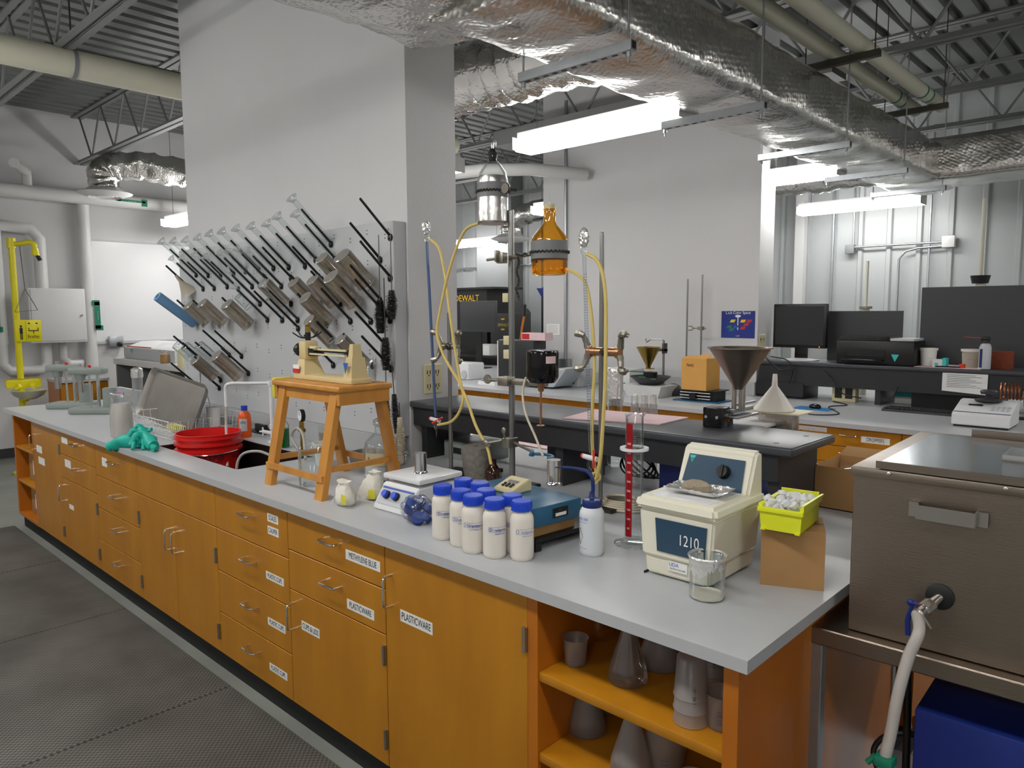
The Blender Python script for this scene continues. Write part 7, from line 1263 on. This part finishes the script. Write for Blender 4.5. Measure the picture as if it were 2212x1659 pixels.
b = MB(); c_ = o_ + d_ * .075; b.lathe([(.0135, -.004), (.015, 0), (.0135, .004), (.0125, 0), (.0135, -.004)], c_, d_, 16); b.cyl(c_ + V3((.012, -.01, 0)), c_ + V3((.03, -.02, -.02)), .004, seg=8); b.build('hose_clip', 'steel', t)
Wq = V3((-.61, 1.86, .845)); v0 = Wq + Matrix.Rotation(.03, 3, 'Z') @ (o_ + d_ * .075)
hose([v0, GY(1985, 1365, 1.74), GY(1962, 1420, 1.72), GY(1940, 1500, 1.70), GY(1925, 1580, 1.69), GY(1912, 1640, 1.68), GY(1905, 1720, 1.68)], .0125, 'thick clear drain hose hanging from the steel bath valve', 'hose_clear', 'drain_hose', 'hose')
q = GY(1912, 1640, 1.68); b = MB(); b.box(-.02, .02, -.02, .02, -.015, .01, .006); b.cyl((-.02, 0, .0), (-.035, -.005, -.02), .007, seg=8); o = b.build('hose_clamp', 'green_lab'); o.location = q; tag(o, 'green hose clamp on the drain hose at the bottom edge', 'clamp')
# cart under the bath
t = thing('steel_cart', 'grey steel cart frame carrying the water bath', 'cart', (-.66, 1.84, 0), .03); b = MB(); b.box(-.035, .95, -.02, .72, .80, .844, .003, seg=1); b.build('top_tray', 'brushed', t)
for x, y in ((-.03, -.015), (-.03, .68), (.9, -.015), (.9, .68)): b = MB(); b.box(x, x + .035, y, y + .035, .0, .80, .002, seg=1); b.build('leg', 'galv', t)
b = MB(); b.box(-.035, .95, -.02, .72, .16, .18, .002, seg=1); b.build('lower_shelf', 'galv', t)
t = thing('blue_tank', 'dark blue rectangular tank on the cart beneath the steel bath', 'tank', (-.30, 2.02, .181), .03); b = MB(); b.box(-.16, .5, -.12, .4, 0, .50, .006); b.build('tank_body', 'deep_blue', t); b = MB(); b.cyl((-.16, .05, .38), (-.19, .03, .38), .02, seg=12); b.build('side_port', 'chrome', t)
hose([(-.50, 1.98, .8), (-.49, 1.97, .6), (-.48, 1.95, .4), (-.46, 1.93, .2)], .009, 'black cable hanging beside the blue tank', 'black', 'cable', 'cable')
hose([(-.47, 2.0, .56), (-.53, 1.97, .55), (-.56, 1.95, .5), (-.52, 1.92, .45), (-.46, 1.9, .48)], .007, 'black cable loop bulging from the cart', 'black', 'cable', 'cable')
b = MB(); b.sheet((-.17, -.12, 0), (.3, 0, 0), (0, .2, 0), 12, 10, lambda u, v: V3((0, 0, .16 * math.exp(-((u - .5) ** 2 + (v - .5) ** 2) * 6) + .03 * noise.noise((u * 5, v * 5, 0)))), .003); o = b.build('black_bag', 'rubber'); o.location = (-.47, 1.98, .185); tag(o, 'black plastic bag slumped on the cart beside the blue tank', 'bag')
# ================================================================== OPEN SHELF CONTENTS
S1, S0, SB = .6725, .4425, .1205
def shelf_item(kind, px, y, zb, lab, s=1.0, mt='frost'):
    q = GY(px, 1500, y); t = thing(kind, lab, 'labware', (q.x, y, zb), 0); b = MB()
    if kind == 'plastic_beaker': b.lathe([(0, 0), (.026 * s, 0), (.028 * s, .003), (.033 * s, .07 * s), (.036 * s, .074 * s), (.032 * s, .072 * s), (.026 * s, .004), (0, .003)], seg=30); b.build('beaker_wall', mt, t, 60); b = MB(); [b.band((0, 0, 0), .031 * s, vdir(q) - .25, vdir(q) + .15, z, z + .0012) for z in (.02, .03, .04, .05)]; b.build('graduations', 'ink_blue', t)
    elif kind == 'erlenmeyer_flask': b.lathe([(0, 0), (.042 * s, 0), (.046 * s, .006), (.043 * s, .03 * s), (.017 * s, .115 * s), (.015 * s, .14 * s), (.013 * s, .14 * s), (.015 * s, .115 * s), (.04 * s, .03 * s), (0, .004)], seg=30); b.build('flask_wall', mt, t, 60); b = MB(); b.lathe([(0, .132 * s), (.021 * s, .132 * s), (.021 * s, .156 * s), (0, .158 * s)], seg=24); b.build('screw_cap', 'milk', t)
    elif kind == 'upturned_beaker_stack':
        for k in range(3): z = k * .032 * s; b = MB(); b.lathe([(.040 * s, z), (.042 * s, z + .003), (.040 * s, z + .006), (.034 * s, z + .095 * s), (.026 * s, z + .1 * s), (0, z + .1 * s)], seg=30); b.build('nested_beaker', mt, t, 60)
        b = MB(); b.wtext('- 1000 - ml -', .010, (0, 0, 0), .040 * s, vdir(q) + .2, .08, vert=True); b.build('printed_text', 'ink', t)
    return t
shelf_item('plastic_beaker', 1243, 1.53, S1, 'small translucent beaker at the left of the upper open shelf', 1.02)
shelf_item('erlenmeyer_flask', 1356, 1.55, S1, 'clear conical flask with white cap on the upper open shelf', 1.15, 'pet')
shelf_item('upturned_beaker_stack', 1493, 1.49, S1, 'tall nested stack of upturned beakers on the upper open shelf', 1.0)
shelf_item('plastic_beaker', 1560, 1.52, S1, 'wide translucent jar at the right end of the upper open shelf', 1.15)
shelf_item('upturned_beaker_stack', 1535, 1.68, S1, 'nested beakers behind the tall stack on the upper open shelf', 1.0)
shelf_item('erlenmeyer_flask', 1425, 1.68, S1, 'frosted conical flask behind the capped one on the upper shelf', 1.25)
shelf_item('erlenmeyer_flask', 1290, 1.72, S1, 'tall clear flask behind the small beaker on the upper shelf', 1.35, 'glass')
shelf_item('erlenmeyer_flask', 1390, 1.85, S1, 'dim clear flask at the back of the upper open shelf', 1.3, 'glass')
shelf_item('erlenmeyer_flask', 1268, 1.60, S0, 'frosted conical flask at the left of the lower open shelf', 1.2)
shelf_item('erlenmeyer_flask', 1365, 1.53, S0, 'frosted conical flask in the middle of the lower open shelf', 1.2)
shelf_item('erlenmeyer_flask', 1310, 1.74, S0, 'frosted conical flask behind the left one on the lower shelf', 1.2)
shelf_item('plastic_beaker', 1440, 1.60, S0, 'wide frosted beaker on the lower open shelf', 1.7)
shelf_item('plastic_beaker', 1500, 1.52, S0, 'small frosted beaker at the right of the lower open shelf', 1.0)
